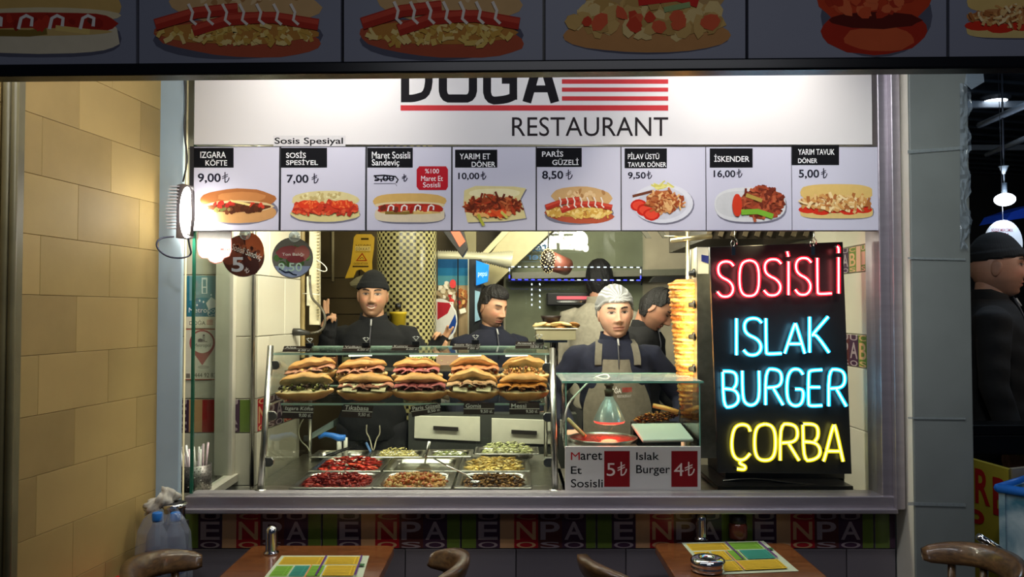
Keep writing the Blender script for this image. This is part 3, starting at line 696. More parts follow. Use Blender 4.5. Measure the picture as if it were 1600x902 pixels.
# =============== neon sign ===============
YN = 3.09
ns_ = thing('neon_sign', 'black hanging board with red, blue and yellow glowing neon words', 'neon sign', tuple(P(1218, 742, YN)))
one(lambda m: m.hexa([P(1122, 739, YN), P(1331, 741, YN), P(1317, 378, YN + .02), P(1109, 386, YN + .02)], (0, .02, 0)), 'back_panel', M('black_acrylic', (40, 38, 40), rough=.3, noise=.1), ns_, bevel=.002)
GL = {'S': [[(1, .12), (.78, 0), (.3, 0), (.05, .12), (.05, .32), (.25, .45), (.72, .55), (.97, .7), (.95, .88), (.7, 1), (.25, 1), (0, .86)]],
 'O': [[(.5, 0), (.2, .04), (.04, .2), (0, .5), (.04, .8), (.2, .96), (.5, 1), (.8, .96), (.96, .8), (1, .5), (.96, .2), (.8, .04), (.52, 0)]],
 'i': [[(.5, 0), (.5, 1)]], 'L': [[(0, 0), (.02, .95), (.08, 1), (1, .98)]],
 'A': [[(0, 1), (.5, 0), (.56, 0), (1, 1)], [(.22, .68), (.84, .68)]], 'a': [[(0, 1), (.08, .9), (.5, .0), (.6, .0), (1, 1)], [(.12, .72), (.82, .72)]],
 'K': [[(0, 0), (0, 1)], [(.95, 0), (.05, .56), (.3, .46), (1, 1)]],
 'B': [[(0, .02), (.05, 1), (.6, .98), (.95, .86), (.97, .66), (.7, .5), (.05, .48)], [(.02, 0), (.6, .0), (.85, .1), (.85, .36), (.65, .48)]],
 'U': [[(0, 0), (.02, .7), (.15, .92), (.5, 1), (.85, .92), (1, .7), (.97, 0)]],
 'R': [[(0, 1), (0, 0), (.6, 0), (.9, .1), (.93, .36), (.7, .5), (.08, .52)], [(.45, .54), (1, 1)]],
 'G': [[(.95, .14), (.75, 0), (.3, 0), (.05, .2), (0, .6), (.1, .88), (.4, 1), (.8, .97), (.97, .8), (.97, .54), (.5, .54)]],
 'E': [[(1, 0), (.12, .02), (.02, .1), (0, .92), (.1, 1), (1, .98)], [(.05, .48), (.85, .48)]],
 'C': [[(1, .2), (.9, .04), (.5, 0), (.15, .1), (0, .45), (.05, .8), (.3, .98), (.7, .98), (1, .8)], [(.5, 1.0), (.42, 1.08), (.75, 1.14), (.72, 1.25), (.3, 1.22)]]}
def smoothpath(pts, it=2):
    for _ in range(it):
        q = [pts[0]]
        for i in range(len(pts) - 1):
            a, b = pts[i], pts[i + 1]
            if i > 0: q.append((a[0] * .75 + b[0] * .25, a[1] * .75 + b[1] * .25))
            if i < len(pts) - 2: q.append((a[0] * .25 + b[0] * .75, a[1] * .25 + b[1] * .75))
        q.append(pts[-1]); pts = q
    return pts
NE = {'red': (EMIT('neon_red_core', (1, .42, .46), 9.0), EMIT('neon_red_glow', (1, .003, .012), 7.0, .42)),
      'blue': (EMIT('neon_blue_core', (.55, .95, 1), 7), EMIT('neon_blue_glow', (.0, .40, .85), 5.0, .42)),
      'yellow': (EMIT('neon_yellow_core', (1, .95, .35), 4.2), EMIT('neon_yellow_glow', (.85, .66, .0), 2.2, .42))}
def NP(x, y): return 1080 + x / 2.006, 350 + y / 2.004
words = [('red', [('S', 82, 133, 118, 228), ('O', 151, 213, 114, 227), ('S', 228, 282, 111, 224), ('i', 300, 310, 118, 223), ('S', 326, 376, 107, 222), ('L', 395, 440, 107, 220), ('i', 457, 467, 105, 218)]),
 ('blue', [('i', 137, 147, 296, 411), ('S', 164, 221, 296, 411), ('L', 234, 283, 296, 408), ('A', 293, 356, 312, 406), ('K', 371, 432, 291, 403)]),
 ('blue', [('B', 99, 150, 462, 575), ('U', 160, 214, 460, 570), ('R', 233, 288, 455, 567), ('G', 299, 353, 455, 571), ('E', 367, 410, 457, 571), ('R', 431, 486, 456, 571)]),
 ('yellow', [('C', 126, 185, 627, 742), ('O', 198, 265, 627, 742), ('R', 279, 338, 627, 741), ('B', 350, 406, 627, 742), ('a', 414, 476, 630, 744)])]
for colr, ls in words:
    for k, (ch, x0, x1, y0, y1) in enumerate(ls):
        core = MB(); sh_ = MB(); strokes = list(GL[ch]); ctr = []
        if colr == 'red' and ch == 'i': strokes.append([(.1, -.30), (.3, -.22), (.5, -.15)] if k == 3 else [(.0, -.3), (.5, -.28), (.5, -.12)])
        for st in strokes:
            pts = [P(*NP(x0 + u * (x1 - x0), y0 + v * (y1 - y0)), YN - .022) for u, v in smoothpath(st)]
            core.tube(pts, .0032, 8); sh_.tube(pts, .0078, 10)
            ctr += [pts[0], pts[-1]]
        lt = core.build('neon_letter', NE[colr][0], ns_, label='%s neon letter' % colr)
        sh_.build('glass_tube', NE[colr][1], lt); [one(lambda m: m.tube([e, e + Vector((0, .024, 0))], .005, 6, (20, 20, 22)), 'electrode', SOLID, lt) for e in ctr]
for px in (1148, 1272):
    hk = MB()
    t = P(px, 362, YN); 
    hk.tube([t, P(px, 372, YN), P(px + 4, 376, YN), P(px + 3, 382, YN)], .0022, 6)
    hk.tube([P(px - 3 + 3 * math.cos(a), 381 + 5 * math.sin(a), YN) for a in [k * PI / 5 for k in range(10)]], .0018, 6, closed=True)
    a = P(px - 2, 392, YN - .004); hk.box(a, (.014, .004, .034))
    hk.build('hanging_hook', CHROME, ns_)

# =============== stickers and round price discs inside the pane ===============
def disc(name, label, cx, cy, r, Y, draw, group=None):
    t = thing(name, label, 'price disc', tuple(P(cx, cy + r, Y)), group)
    m = MB(); n = 32; fr = [P(cx + r * math.cos(a), cy + r * math.sin(a), Y) for a in [-2 * PI * k / n for k in range(n)]]
    m.add(fr + [p + Vector((0, .004, 0)) for p in fr], [tuple(range(n))] + [(k, n + k, n + (k + 1) % n, (k + 1) % n) for k in range(n)], (70, 60, 60))
    d = m.build('disc_board', SOLID, t); c = Canvas(Y - .0002); draw(c); c.build('printed_face', PRINT, t)
    m = MB(); q = P(cx + 3, cy - r - 1, Y - .006); m.lathe([(.022, .0), (.02, .004), (.008, .010), (.004, .016)], q, 16, (230, 235, 235), rot=(-PI / 2, 0, 0)); m.build('suction_cup', M('clear_rubber', (220, 228, 228), rough=.1, trans=.8, noise=0), t)
    return t
def d1(c):
    r_ = random.Random(5)
    c.blob(380, 400, 32.5, 32, (88, 48, 40), n=32)
    c.blob(398, 385, 13, 22, (170, 84, 52), n=16, rot=-.4); c.blob(365, 392, 14, 24, (120, 66, 52), n=16, rot=.5); c.blob(392, 410, 12, 20, (64, 34, 32), n=16, rot=-.3)
    dots(c, r_, 384, 396, 20, 20, [(120, 60, 44), (70, 34, 30), (150, 80, 56)], 24, 4)
    c.text('Sosisli Sandviç', 361, 410, 389, 401, (220, 214, 214), rot=.36); c.text('5', 362, 381, 402, 425, (196, 196, 214), bold=.05); lira(c, 382, 390, 418, 427, (200, 180, 180), 1.2)
def d2(c):
    r_ = random.Random(6)
    c.blob(457, 403, 31.5, 31, (112, 108, 106), n=32)
    c.poly([(429, 416), (434, 424), (444, 431), (457, 434), (470, 431), (480, 424), (485, 416)], (150, 158, 196))
    dots(c, r_, 457, 402, 26, 15, [(86, 118, 66), (120, 140, 90), (70, 96, 52)], 36, 5)
    c.blob(452, 395, 20, 11, (140, 70, 76), n=18, jag=.08, rnd=r_); c.blob(472, 396, 12, 12, (164, 96, 92), n=16, jag=.08, rnd=r_); c.blob(462, 405, 14, 6, (120, 50, 56), n=14)
    c.text('Ton Balığı', 441, 475, 395, 401, (228, 224, 224)); c.text('9.50', 435, 472, 411, 424, (190, 214, 200), bold=.02)
    c.strip([(436, 420), (446, 426), (452, 425), (458, 429), (464, 430)], 2, (20, 26, 50))
disc('price_disc', 'round brown hanging price disc with a big 5, behind the white sticker', 380, 400, 33, 3.05, d1)
disc('price_disc', 'round green and pink tuna price disc reading 9.50, hung from a suction cup', 457, 403, 32, 3.05, d2)
c = Canvas(2.9975)
out = [(310, 361), (361, 361)] + [(361, 392), (358, 400), (350, 403), (346, 409), (336, 411), (328, 408), (325, 403), (316, 403), (311, 398), (309, 390)]
cen = (336, 385)
c.poly([(cen[0] + (x - cen[0]) * 1.04, cen[1] + (y - cen[1]) * 1.06) for x, y in reversed(out)], (180, 110, 96)); c.poly(list(reversed(out)), (240, 236, 226))
c.text('maret', 331, 344, 372, 376, (150, 150, 140)); c.strip([(338, 384), (344, 380), (350, 376)], 1.2, (190, 190, 190)); c.text('Bu işletmede', 317, 343, 389, 392.5, (120, 110, 100)); c.text('Maret', 345, 360, 387.5, 392, (196, 70, 50), bold=.02)
c.text('ürünleri kullanılmaktadır', 314, 361, 394.5, 398, (110, 100, 90))
c.build('glass_sticker', PRINT, label='white cloud-shaped sticker with a thin red border on the left end of the window', cat='sticker')
# blue triangular sticker on the left post
c = Canvas(2.9795); c.poly([(251, 282), (275, 282), (261, 306), (253, 306)], (40, 64, 150)); c.text('avantajlı', 254, 273, 284, 288, (220, 225, 240))
c.rect(252, 291, 262, 302, (190, 205, 225))
c.build('post_sticker', PRINT, label='small blue triangular sticker on the pale blue post', cat='sticker')
# posters on the inner wall behind the side pane
YP = YI - .0135
def poster(name, label, x0, y0, x1, y1, base, draw):
    t = thing(name, label, 'poster', tuple(P((x0 + x1) / 2, y1, YP)))
    a = P(x0, y1, YP); b = P(x1, y0, YP); one(lambda m: m.bb((a.x, YP - .001, a.z), (b.x, YP + .001, b.z), base), 'sheet', SOLID, t)
    c = Canvas(YP - .0012); draw(c); c.build('printed_face', PRINT, t)
def p1(c):
    c.rect(292, 431, 338, 495, (44, 112, 136)); c.rect(296, 431, 338, 470, (110, 150, 160))
    c.rect(315, 434, 324, 459, (216, 224, 226)); c.rect(317, 437, 322, 448, (110, 150, 160)); c.rect(317, 450, 322, 458, (110, 150, 160))
    c.blob(318, 474, 22, 9, (60, 126, 150), n=14); c.poly([(322, 474), (330, 464), (338, 470), (338, 480), (326, 484)], (226, 232, 232))
    for x, y in ((304, 466), (312, 470), (308, 477), (318, 472), (330, 461)): c.blob(x, y, 1.4, 1.8, (220, 230, 235), n=6)
    c.text('Metropol', 295, 338, 481, 491, (226, 232, 236)); c.text('Card', 325, 337, 489, 494, (220, 228, 232))
    c.rect(290, 495, 338, 513, (226, 216, 196)); c.text('DOĞA', 296, 321, 500, 508, (60, 56, 60)); 
    for k in range(4): c.rect(323, 500 + k * 2.2, 333, 501 + k * 2.2, (200, 120, 110))
def p2(c):
    c.rect(288, 514, 338, 594, (170, 84, 72)); c.rect(289.5, 515.5, 338, 592.5, (212, 204, 188))
    c.blob(316, 536, 20, 20.5, (158, 82, 84), n=26); c.poly([(299, 547), (333, 547), (316, 571)][::-1], (158, 82, 84)); c.blob(316, 535, 17, 17, (214, 206, 194), n=26)
    c.strip([(309, 534), (324, 534)], 1, (90, 80, 80)); c.rect(317, 523, 320, 533, (90, 80, 80)); c.rect(318, 525, 319.2, 532, (214, 206, 194)); c.blob(313, 532, 4, 3, (110, 100, 100), n=8)
    c.text('Metropol', 303, 329, 537, 544, (80, 66, 70)); c.blob(318, 574, 9, 3, (180, 172, 160), n=12)
    c.text('444 92 83', 304, 337, 583, 590, (60, 56, 54)); c.rect(290.5, 584, 297, 591, (120, 110, 100))
poster('wall_poster', 'teal poster with a white tower outline behind the side glass', 292, 431, 338, 513, (226, 216, 196), p1)
poster('wall_poster', 'white poster with a pink map pin and a phone number behind the side glass', 288, 514, 338, 594, (210, 200, 186), p2)
# chef's counter sign panel
YC = 3.06
cs = thing('counter_sign', 'white counter panel with black words and two dark red price squares', 'sign', tuple(P(989, 774, YC)))
one(lambda m: m.hexa([P(883, 773, YC), P(1095, 772, YC), P(1095, 698, YC), P(883, 698, YC)], (0, .012, 0)), 'panel', M('white_laminate', (206, 198, 202), rough=.35, noise=.04), cs, bevel=.001)
c = Canvas(YC - .0005)
for t, x0, x1, y0, y1 in (('aret', 907, 941, 707, 719), ('Et', 892, 909, 729, 741), ('Sosisli', 892, 942, 749, 762), ('Islak', 994, 1030, 707, 719), ('Burger', 994, 1047, 727, 744)): c.text(t, x0, x1, y0, y1, (28, 26, 30), bold=.02)
c.text('M', 892, 906, 707, 719, (176, 30, 34))
c.rect(944, 705, 984, 761, (130, 20, 26)); c.rect(1049, 705, 1090, 761, (130, 20, 26))
c.text('5', 948, 961, 724, 744, (226, 200, 200)); lira(c, 965, 980, 722, 744, (226, 200, 200), 2); c.text('4', 1053, 1068, 724, 744, (226, 200, 200)); lira(c, 1070, 1086, 722, 744, (226, 200, 200), 2)
c.build('lettering', PRINT, cs)
# =============== counter and glass display case ===============
ZC = .895
ct = one(lambda m: (m.bb((-1.035, 3.10, ZC - .05), (.22, 3.98, ZC - .0)), m.bb((-1.03, 3.94, 0), (.2, 3.97, ZC - .05)), m.bb((.2, 3.10, ZC - .05), (1.36, 3.62, ZC)), m.bb((.22, 3.58, 0), (1.34, 3.61, ZC - .05)),
     m.bb((-1.03, 3.12, 0), (1.34, 3.14, ZC - .05))), 'steel_counter', STEEL, label='long stainless steel counter running behind the window under both glass cases', cat='counter', bevel=.003)
case = thing('display_case', 'large glass display case with steel corner posts holding sandwiches and food pans', 'display case', (-.4, 3.1, ZC))
P0, P1 = P(407, 768, 3.06), P(423, 541, 3.27)
Q0, Q1 = P(867, 768, 3.06), P(863, 545, 3.27)
ZT = 1.6 - 65 * 3.27 / 1250
for a, b in ((P0, P1), (Q0, Q1)):
    one(lambda m: (m.tube([a, b], .0125, 12), m.tube([a, a + Vector((0, 0, .008))], .022, 12)), 'front_post', STEEL, case)
for x in (P1.x, Q1.x):
    one(lambda m: m.tube([(x, 3.92, ZC), (x, 3.92, ZT)], .009, 10), 'rear_post', STEEL, case)
xa, xb = P1.x + .005, Q1.x - .005
one(lambda m: m.hexa([P0 + Vector((.01, .006, .02)), Q0 + Vector((-.01, .006, .02)), Q1 + Vector((-.01, .006, -.02)), P1 + Vector((.01, .006, -.02))], (0, .005, 0)), 'front_glass', CASEG, case)
one(lambda m: m.bb((xa, 3.27, ZT - .006), (xb, 3.93, ZT)), 'top_glass', CASEG, case)
one(lambda m: (m.bb((xa, 3.266, ZT - .007), (xb, 3.27, ZT + .001)), m.bb((xa, 3.93, ZT - .007), (xb, 3.936, ZT + .001))), 'top_glass_edge', M('pale_green_edge', (150, 175, 160), rough=.2, noise=.05), case)
for x in (P1.x, Q1.x):
    one(lambda m: m.add([(x, 3.1, ZC), (x, 3.92, ZC), (x, 3.92, ZT), (x, 3.28, ZT)], [(0, 1, 2, 3)]), 'side_glass', CASEG, case)
for s, (a, b) in ((1, (P0, P1)), (-1, (Q0, Q1))):
    for t in (.19, .5, .86):
        p = a.lerp(b, t)
        def clip(m):
            q = [(0, -.018), (.024, -.018), (.034, -.008), (.034, .008), (.024, .018), (0, .018)]
            vs = [p + Vector((s * (.008 + x), -.002, z)) for x, z in q]
            m.add(vs + [v + Vector((0, .016, 0)) for v in vs], [tuple(range(6)), tuple(range(11, 5, -1))] + [(k, 6 + k, 6 + (k + 1) % 6, (k + 1) % 6) for k in range(6)])
        one(clip, 'glass_clip', STEEL, case, bevel=.002)
ZS = 1.6 - 143 * 3.22 / 1250   # sandwich shelf
one(lambda m: (m.bb((P0.x + .03, 3.22, ZS - .006), (Q0.x - .03, 3.62, ZS))), 'shelf', CASEG, case)
one(lambda m: (m.bb((P0.x + .03, 3.215, ZS - .007), (Q0.x - .03, 3.22, ZS + .001)), m.bb((P0.x + .03, 3.45, ZS + .044), (Q0.x - .03, 3.455, ZS + .052))), 'shelf_edge', M('pale_green_edge', ()), case)
one(lambda m: m.bb((P0.x + .03, 3.45, ZS + .044), (Q0.x - .03, 3.70, ZS + .05)), 'rear_shelf', CASEG, case)
one(lambda m: [m.tube([(x, y0, ZS + z), (x, 3.92, ZS + z)], .004, 6) for x in (P1.x, Q1.x) for y0, z in ((3.2, -.01), (3.4, .04))], 'shelf_bracket', STEEL, case)
one(lambda m: m.tube([P(405, 772, 3.05), P(870, 772, 3.05)], .006, 8), 'bottom_rail', STEEL, case)
for p0_, p1_ in ((545, 581), (640, 684), (716, 752), (790, 825)):
    one(lambda m: m.tube([P(p0_, 556, 3.5), P(p1_, 555, 3.5)], [.004, .004], 8), 'case_glint', EMIT('case_glint', (1, .94, .78), 3), case)  # bright reflections in the case glass, modelled as glowing bars

# ---- sandwiches ----
def bunhalf(m, cx, cy, cz, rx, ry, rz, top, rnd, tilt, c1, c2, peak=0.0, roll=0.0):
    n, k = 28, 10; ph = rnd.uniform(0, 6)
    vs = []
    E_ = Euler((tilt, roll, rnd.uniform(-.04, .04))).to_matrix()
    b0 = len(m.v)
    for j in range(2 * k + 1):
        la = -PI / 2 + PI * j / (2 * k)
        for i in range(n):
            lo = 2 * PI * i / n
            x = math.copysign(abs(math.cos(lo)) ** .8, math.cos(lo)) * math.cos(la) ** .8; y = math.sin(lo) * math.cos(la) ** .8; z = math.sin(la)
            if (z < 0) == top: z *= .22
            wob = 1 + .035 * math.sin(7 * x + ph) + .02 * math.sin(13 * x + 5 * y + ph)
            p = Vector((x * rx, y * ry * wob * (1 - .12 * x * x), z * rz * wob * (1 - .25 * x ** 4) + peak * (1 - abs(x)) + .0025 * math.sin(9 * x + ph) * (1 if top else .6) + .002 * math.sin(17 * x + 7 * y + ph)))
            vs.append(E_ @ p + Vector((cx, cy, cz)))
    fs = [(j * n + i, j * n + (i + 1) % n, (j + 1) * n + (i + 1) % n, (j + 1) * n + i) for j in range(2 * k) for i in range(n)]
    m.add(vs, fs, c1, 0, True)
    a = np.array(L(c1)); b = np.array(L(c2)); cols = []
    for j in range(2 * k + 1):
        for i in range(n):
            t = abs(math.sin(-PI / 2 + PI * j / (2 * k))); cut = ((math.sin(-PI / 2 + PI * j / (2 * k)) < 0) == top)
            cols.append(a * .0 + np.array(L((236, 212, 160))) if cut and t > .3 else a * (1 - t) + b * t)
    m.vcol[(b0, b0 + len(vs))] = np.array(cols)
SK = {'meatball': dict(f=[(52, 34, 24), (70, 44, 30), (40, 26, 18)], g=[(150, 148, 70), (206, 190, 130), (120, 120, 50)]),
      'fries_ham': dict(f=[(222, 180, 100), (200, 150, 70), (236, 200, 130)], g=[(150, 90, 66), (120, 70, 50)]),
      'sliced_meat': dict(f=[(150, 90, 66), (196, 120, 100), (110, 66, 44)], g=[(206, 160, 90), (130, 90, 60)]),
      'salami': dict(f=[(170, 76, 74), (190, 104, 98), (140, 56, 56)], g=[(210, 150, 130), (150, 70, 66)]),
      'toast': dict(f=[(206, 120, 70), (180, 84, 50), (220, 170, 110)], g=[(170, 60, 40), (200, 150, 80)]),
      'cheese': dict(f=[(150, 90, 50), (196, 130, 70), (120, 60, 36)], g=[(206, 170, 110), (140, 80, 50)]),
      'chicken': dict(f=[(206, 150, 84), (170, 110, 60), (224, 180, 110)], g=[(120, 66, 40), (190, 130, 80)]),
      'patty': dict(f=[(190, 120, 50), (150, 84, 40), (120, 60, 36)], g=[(196, 160, 110), (120, 70, 44)])}
def sandwich(label, px, py, Y, z, wpx, kind, seed, tilt=.35, cheese=None, peak=0.0, roll=0.0, group='filled rolls in the display case'):
    rnd = random.Random(seed); rx = wpx / 2 / 1250 * Y
    x0 = (px - 800) / 1250 * Y
    t = thing('sandwich', label, 'sandwich', (x0, Y + .05, z), group)
    K = SK[kind]; h = .018
    m = MB(); bunhalf(m, x0, Y + .05, z + .040, rx, .054, .040, False, rnd, .12, (214, 156, 88), (160, 94, 44), roll=roll); m.build('bottom_bun', BREAD, t)
    m = MB(); bunhalf(m, x0 + rnd.uniform(-.006, .006), Y + .068, z + .074, rx * .93, .052, .036, True, rnd, -tilt, (208, 154, 90), (172, 108, 50), peak=peak, roll=roll); m.build('top_bun', BREAD, t)
    m = MB()
    for k in range(80):
        u = rnd.uniform(-.86, .86); yy = Y + .004 + rnd.uniform(0, .05) + .03 * u * u
        m.chunk((x0 + u * rx, yy, z + .044 + rnd.uniform(0, .024) * (1 - u * u * .5) - u * rx * math.sin(roll) + peak * .5 * (1 - abs(u))), (rnd.uniform(.006, .013), rnd.uniform(.005, .01), rnd.uniform(.004, .009)), rnd.choice(K['f'] if rnd.random() < .7 else K['g']), rnd)
    m.build('filling', FOOD, t)
    if kind in ('sliced_meat', 'salami', 'patty', 'toast', 'fries_ham', 'cheese'):
        m = MB()
        for k in range(4):
            u = -.6 + k * .4 + rnd.uniform(-.06, .06); w_ = .034
            colr = {'patty': (206, 130, 50), 'salami': (176, 92, 90), 'toast': (196, 120, 80), 'sliced_meat': (186, 120, 96), 'fries_ham': (180, 120, 96), 'cheese': (206, 160, 120)}[kind]
            vs = []; nn = 7
            for i in range(nn):
                q = -1 + 2 * i / (nn - 1)
                for j in range(4):
                    r_ = j / 3
                    vs.append(Vector((x0 + u * rx + q * w_, Y - .004 + .05 * r_ + .03 * u * u + rnd.uniform(-.001, .001), z + .066 + .003 * math.sin(q * 4 + k * 2.1) + .010 * r_ - .010 * q * q - u * rx * math.sin(roll) + peak * .7 * (1 - abs(u)) + .004 * math.sin(k * 5.0))))
            n0 = len(vs); vs += [v + Vector((0, 0, -.004)) for v in vs]
            fs = [(i * 4 + j, i * 4 + j + 1, (i + 1) * 4 + j + 1, (i + 1) * 4 + j) for i in range(nn - 1) for j in range(3)]
            fs += [tuple(n0 + q for q in reversed(f)) for f in fs] + [(i * 4, (i + 1) * 4, n0 + (i + 1) * 4, n0 + i * 4) for i in range(nn - 1)]
            m.add(vs, fs, colr, 0, True)
        m.build('meat_slices', FOOD, t)
    if cheese:
        for u in cheese:
            m = MB(); cx = x0 + u * rx
            m.hexa([(cx - .028, Y - .004, z + .044), (cx + .03, Y - .008, z + .040), (cx + .032, Y + .03, z + .068), (cx - .03, Y + .03, z + .070)], (0, 0, .003), (236, 222, 176))
            m.build('cheese_slice', FOOD, t)
    return t
zf = ZS + .001; zb = ZS + .051
sandwich('dark meatball roll with green salad, leftmost of the front shelf row', 472, 605, 3.26, zf, 92, 'meatball', 1, .5, roll=-.05)
sandwich('crusty front-row roll with white cheese squares hanging over its side', 570, 605, 3.26, zf, 94, 'sliced_meat', 2, .3, cheese=(-.5, .45))
sandwich('middle front-row roll with pink meat strips, above the tilted price tag', 655, 605, 3.26, zf, 92, 'salami', 3, .35)
sandwich('peaked front-row roll with pale cheese and dark sauce, second from the right post', 738, 604, 3.26, zf, 86, 'cheese', 4, .6, cheese=(-.45, .4), peak=.022)
sandwich('front-row roll with two golden breaded patties beside the right steel post', 817, 604, 3.26, zf, 84, 'patty', 5, .35)
sandwich('rear-row roll with chips along its opening, leftmost on the raised shelf', 482, 577, 3.47, zb, 84, 'fries_ham', 6, .4, roll=-.16)
sandwich('rear-row roll with layered sliced meat, behind the roll with white cheese squares', 562, 577, 3.47, zb, 84, 'sliced_meat', 7, .3, roll=-.08)
sandwich('rear-row roll piled with dark pink salami in the middle of the raised shelf', 650, 577, 3.47, zb, 82, 'salami', 8, .35)
sandwich('rear-row roll with a thin orange toasted filling behind the peaked roll', 741, 576, 3.47, zb, 84, 'toast', 9, .5, peak=.018)
sandwich('rear-row roll with chicken filling beside the right steel post', 820, 574, 3.47, zb, 78, 'chicken', 10, .4, peak=.014)

# ---- tags ----
TAGC = M('dark_tag', (70, 58, 52), rough=.3, noise=.15)
def tagcard(label, q, Y, l1, l2, clip=None, group='price tags on the display case', tr=None):
    """q = corner pixels bl, br, tr, tl"""
    t = thing('price_tag', label, 'price tag', tuple(P((q[0][0] + q[1][0]) / 2, q[0][1], Y)), group)
    def fn(x, y, l): return P(x, y, Y) - Vector((0, l, 0))
    one(lambda m: m.hexa([P(x, y, Y) for x, y in q], (0, .0015, 0)), 'card', TAGC, t)
    c = Canvas(Y - .0003)
    bl, br, tr_, tl = q
    def I(u, v): 
        a = (tl[0] + (tr_[0] - tl[0]) * u, tl[1] + (tr_[1] - tl[1]) * u); b = (bl[0] + (br[0] - bl[0]) * u, bl[1] + (br[1] - bl[1]) * u)
        return (a[0] + (b[0] - a[0]) * v, a[1] + (b[1] - a[1]) * v)
    c.fn = lambda u, v, l: P(*I(u, v), c.Y) - Vector((0, l, 0))
    ln = max(3, len(l1)) ; w1 = min(.92, .1 * ln)
    c.text(l1, .06, .06 + w1, .06, .42, (236, 232, 222), bold=.02); c.rect(0, .47, 1, .53, (220, 214, 200)); c.text(l2, .55, .95, .6, .9, (236, 232, 222), bold=.02)
    c.build('lettering', PRINT, t)
    if clip:
        m = MB(); x, y = clip
        a = P(x, y, Y - .004); m.box(a, (.03, .012, .014), (20, 20, 22))
        for s in (-1, 1): m.tube([P(x - s * 3, y - 1, Y - .004), P(x + s * 3, y - 7, Y - .004), P(x + s * 5, y - 9, Y - .004), P(x + s * 1, y - 10, Y - .004)], .0018, 5, (170, 170, 165))
        m.build('binder_clip', SOLID, t)
def sq(x0, y0, x1, y1, sk=0, r=0): return [(x0 - sk, y1), (x1 - sk, y1 - r), (x1, y0 - r), (x0, y0)]
Yt = 3.262
tagcard('top-edge tag at the far left of the case, above the chip-filled roll', sq(444, 541, 488, 550, 3), Yt, 'Alex', '6.00 tl', (484, 539))
tagcard('top-edge tag below the smiling man in the black beanie', sq(537, 540, 580, 549, 3), Yt, 'Volkan', '6.00 tl', (572, 538))
tagcard('top-edge tag in front of the mosaic pillar', sq(614, 539, 656, 548, 3), Yt, 'Kumru', '6.00 tl', (650, 536))
tagcard('top-edge tag in front of the bare-headed young man', sq(708, 537, 751, 547, 2), Yt, 'Sosis Spesyal', '7.00 tl', (743, 534))
tagcard('top-edge tag at the right end of the case, under the bread tray', sq(806, 534, 850, 545, 1), Yt, 'Arnavut Ciğer', '10.00 tl', (843, 533))
Yl = 3.205
def low(label, q, a, b):
    tagcard(label, q, Yl, a, b, group='price tags under the sandwich shelf')
low('shelf-edge tag under the dark meatball roll at far left', [(439, 654), (488, 655), (491, 635), (444, 634)], 'Izgara Köfte', '9,00 tl.')
low('shelf-edge tag under the roll with white cheese squares', [(532, 652), (580, 654), (584, 634), (537, 632)], 'Tıkabasa', '9,50 tl.')
low('bright tilted shelf-edge tag in the middle of the case', [(644, 652), (689, 644), (688, 630), (641, 635)], 'Paris Güzeli', '8,50 tl')
low('shelf-edge tag above the gap between the two white drawers', [(724, 648), (772, 648), (773, 630), (725, 630)], 'Gomis', '9,50 tl.')
low('shelf-edge tag near the right steel post of the case', [(796, 648), (843, 648), (843, 630), (796, 630)], 'Messi', '9,50 tl.')

# ---- food pans ----
def pan(label, x0, x1, y0, y1, z=None, fill=None, depth=.05, group='steel food pans in the display case'):
    z = z or (ZC + .022)
    Yn = (1.6 - z) * 1250 / (y1 - 487); Yf = (1.6 - z) * 1250 / (y0 - 487)
    Yf = min(Yf, Yn + .33)
    Ym = (Yn + Yf) / 2; xa_ = (x0 - 800) / 1250 * Yn; xb_ = (x1 - 800) / 1250 * Yn
    t = thing('food_pan', label, 'food pan', ((xa_ + xb_) / 2, Ym, z - .02), group)
    cx, cy = (xa_ + xb_) / 2, Ym; hx, hy = (xb_ - xa_) / 2 - .004, (Yf - Yn) / 2 - .003
    m = MB(); n = 32
    def ring(ax, ay, r, zz):
        pts = []
        for k in range(n):
            a = 2 * PI * (k + .5) / n; ca, sa = math.cos(a), math.sin(a)
            pts.append((cx + math.copysign(1, ca) * (ax - r) + r * ca, cy + math.copysign(1, sa) * (ay - r) + r * sa, zz))
        return pts
    rs = [ring(hx, hy, .008, z - .006), ring(hx, hy, .008, z), ring(hx - .004, hy - .004, .012, z + .001), ring(hx - .018, hy - .02, .05, z - .001), ring(hx - .022, hy - .024, .05, z - .008), ring(hx - .03, hy - .032, .045, z - depth * .62), ring(hx - .07, hy - .07, .02, z - depth * .7)]
    m.add([p for r in rs for p in r], [(j * n + k, j * n + (k + 1) % n, (j + 1) * n + (k + 1) % n, (j + 1) * n + k) for j in range(len(rs) - 1) for k in range(n)] + [tuple((len(rs) - 1) * n + k for k in range(n))], (200, 200, 195), 0, True)
    m.build('steel_pan', STEEL, t)
    if fill:
        fname, flabel, cols, num, sz, zz = fill; num = int(num * 1.7); rnd = random.Random(x0 * 7 + y0); m = MB()
        for k in range(num):
            u, v = rnd.uniform(-1, 1), rnd.uniform(-1, 1)
            if u ** 4 + v ** 4 > .9: continue
            hh = zz * (1 - .6 * u ** 4) * (1 - .5 * v * v) * rnd.uniform(.2, 1)
            m.chunk((cx + u * (hx - .03), cy + v * (hy - .035), z - depth * .55 + hh), (sz[0] * rnd.uniform(.6, 1.3), sz[1] * rnd.uniform(.7, 1.2), sz[2] * rnd.uniform(.7, 1.2)), rnd.choice(cols), rnd, tl=.35)
        tag(m.build(fname, FOOD, base=(cx, cy, z - depth * .55)), flabel, 'food', None, 'stuff')
    return t
pan('front-left steel pan full of red sausage strips', 450, 583, 736, 761, fill=('sausage_strips', 'red sliced sausage strips in the front-left pan', [(176, 40, 34), (206, 66, 52), (150, 30, 30)], 330, (.022, .006, .006), .05))
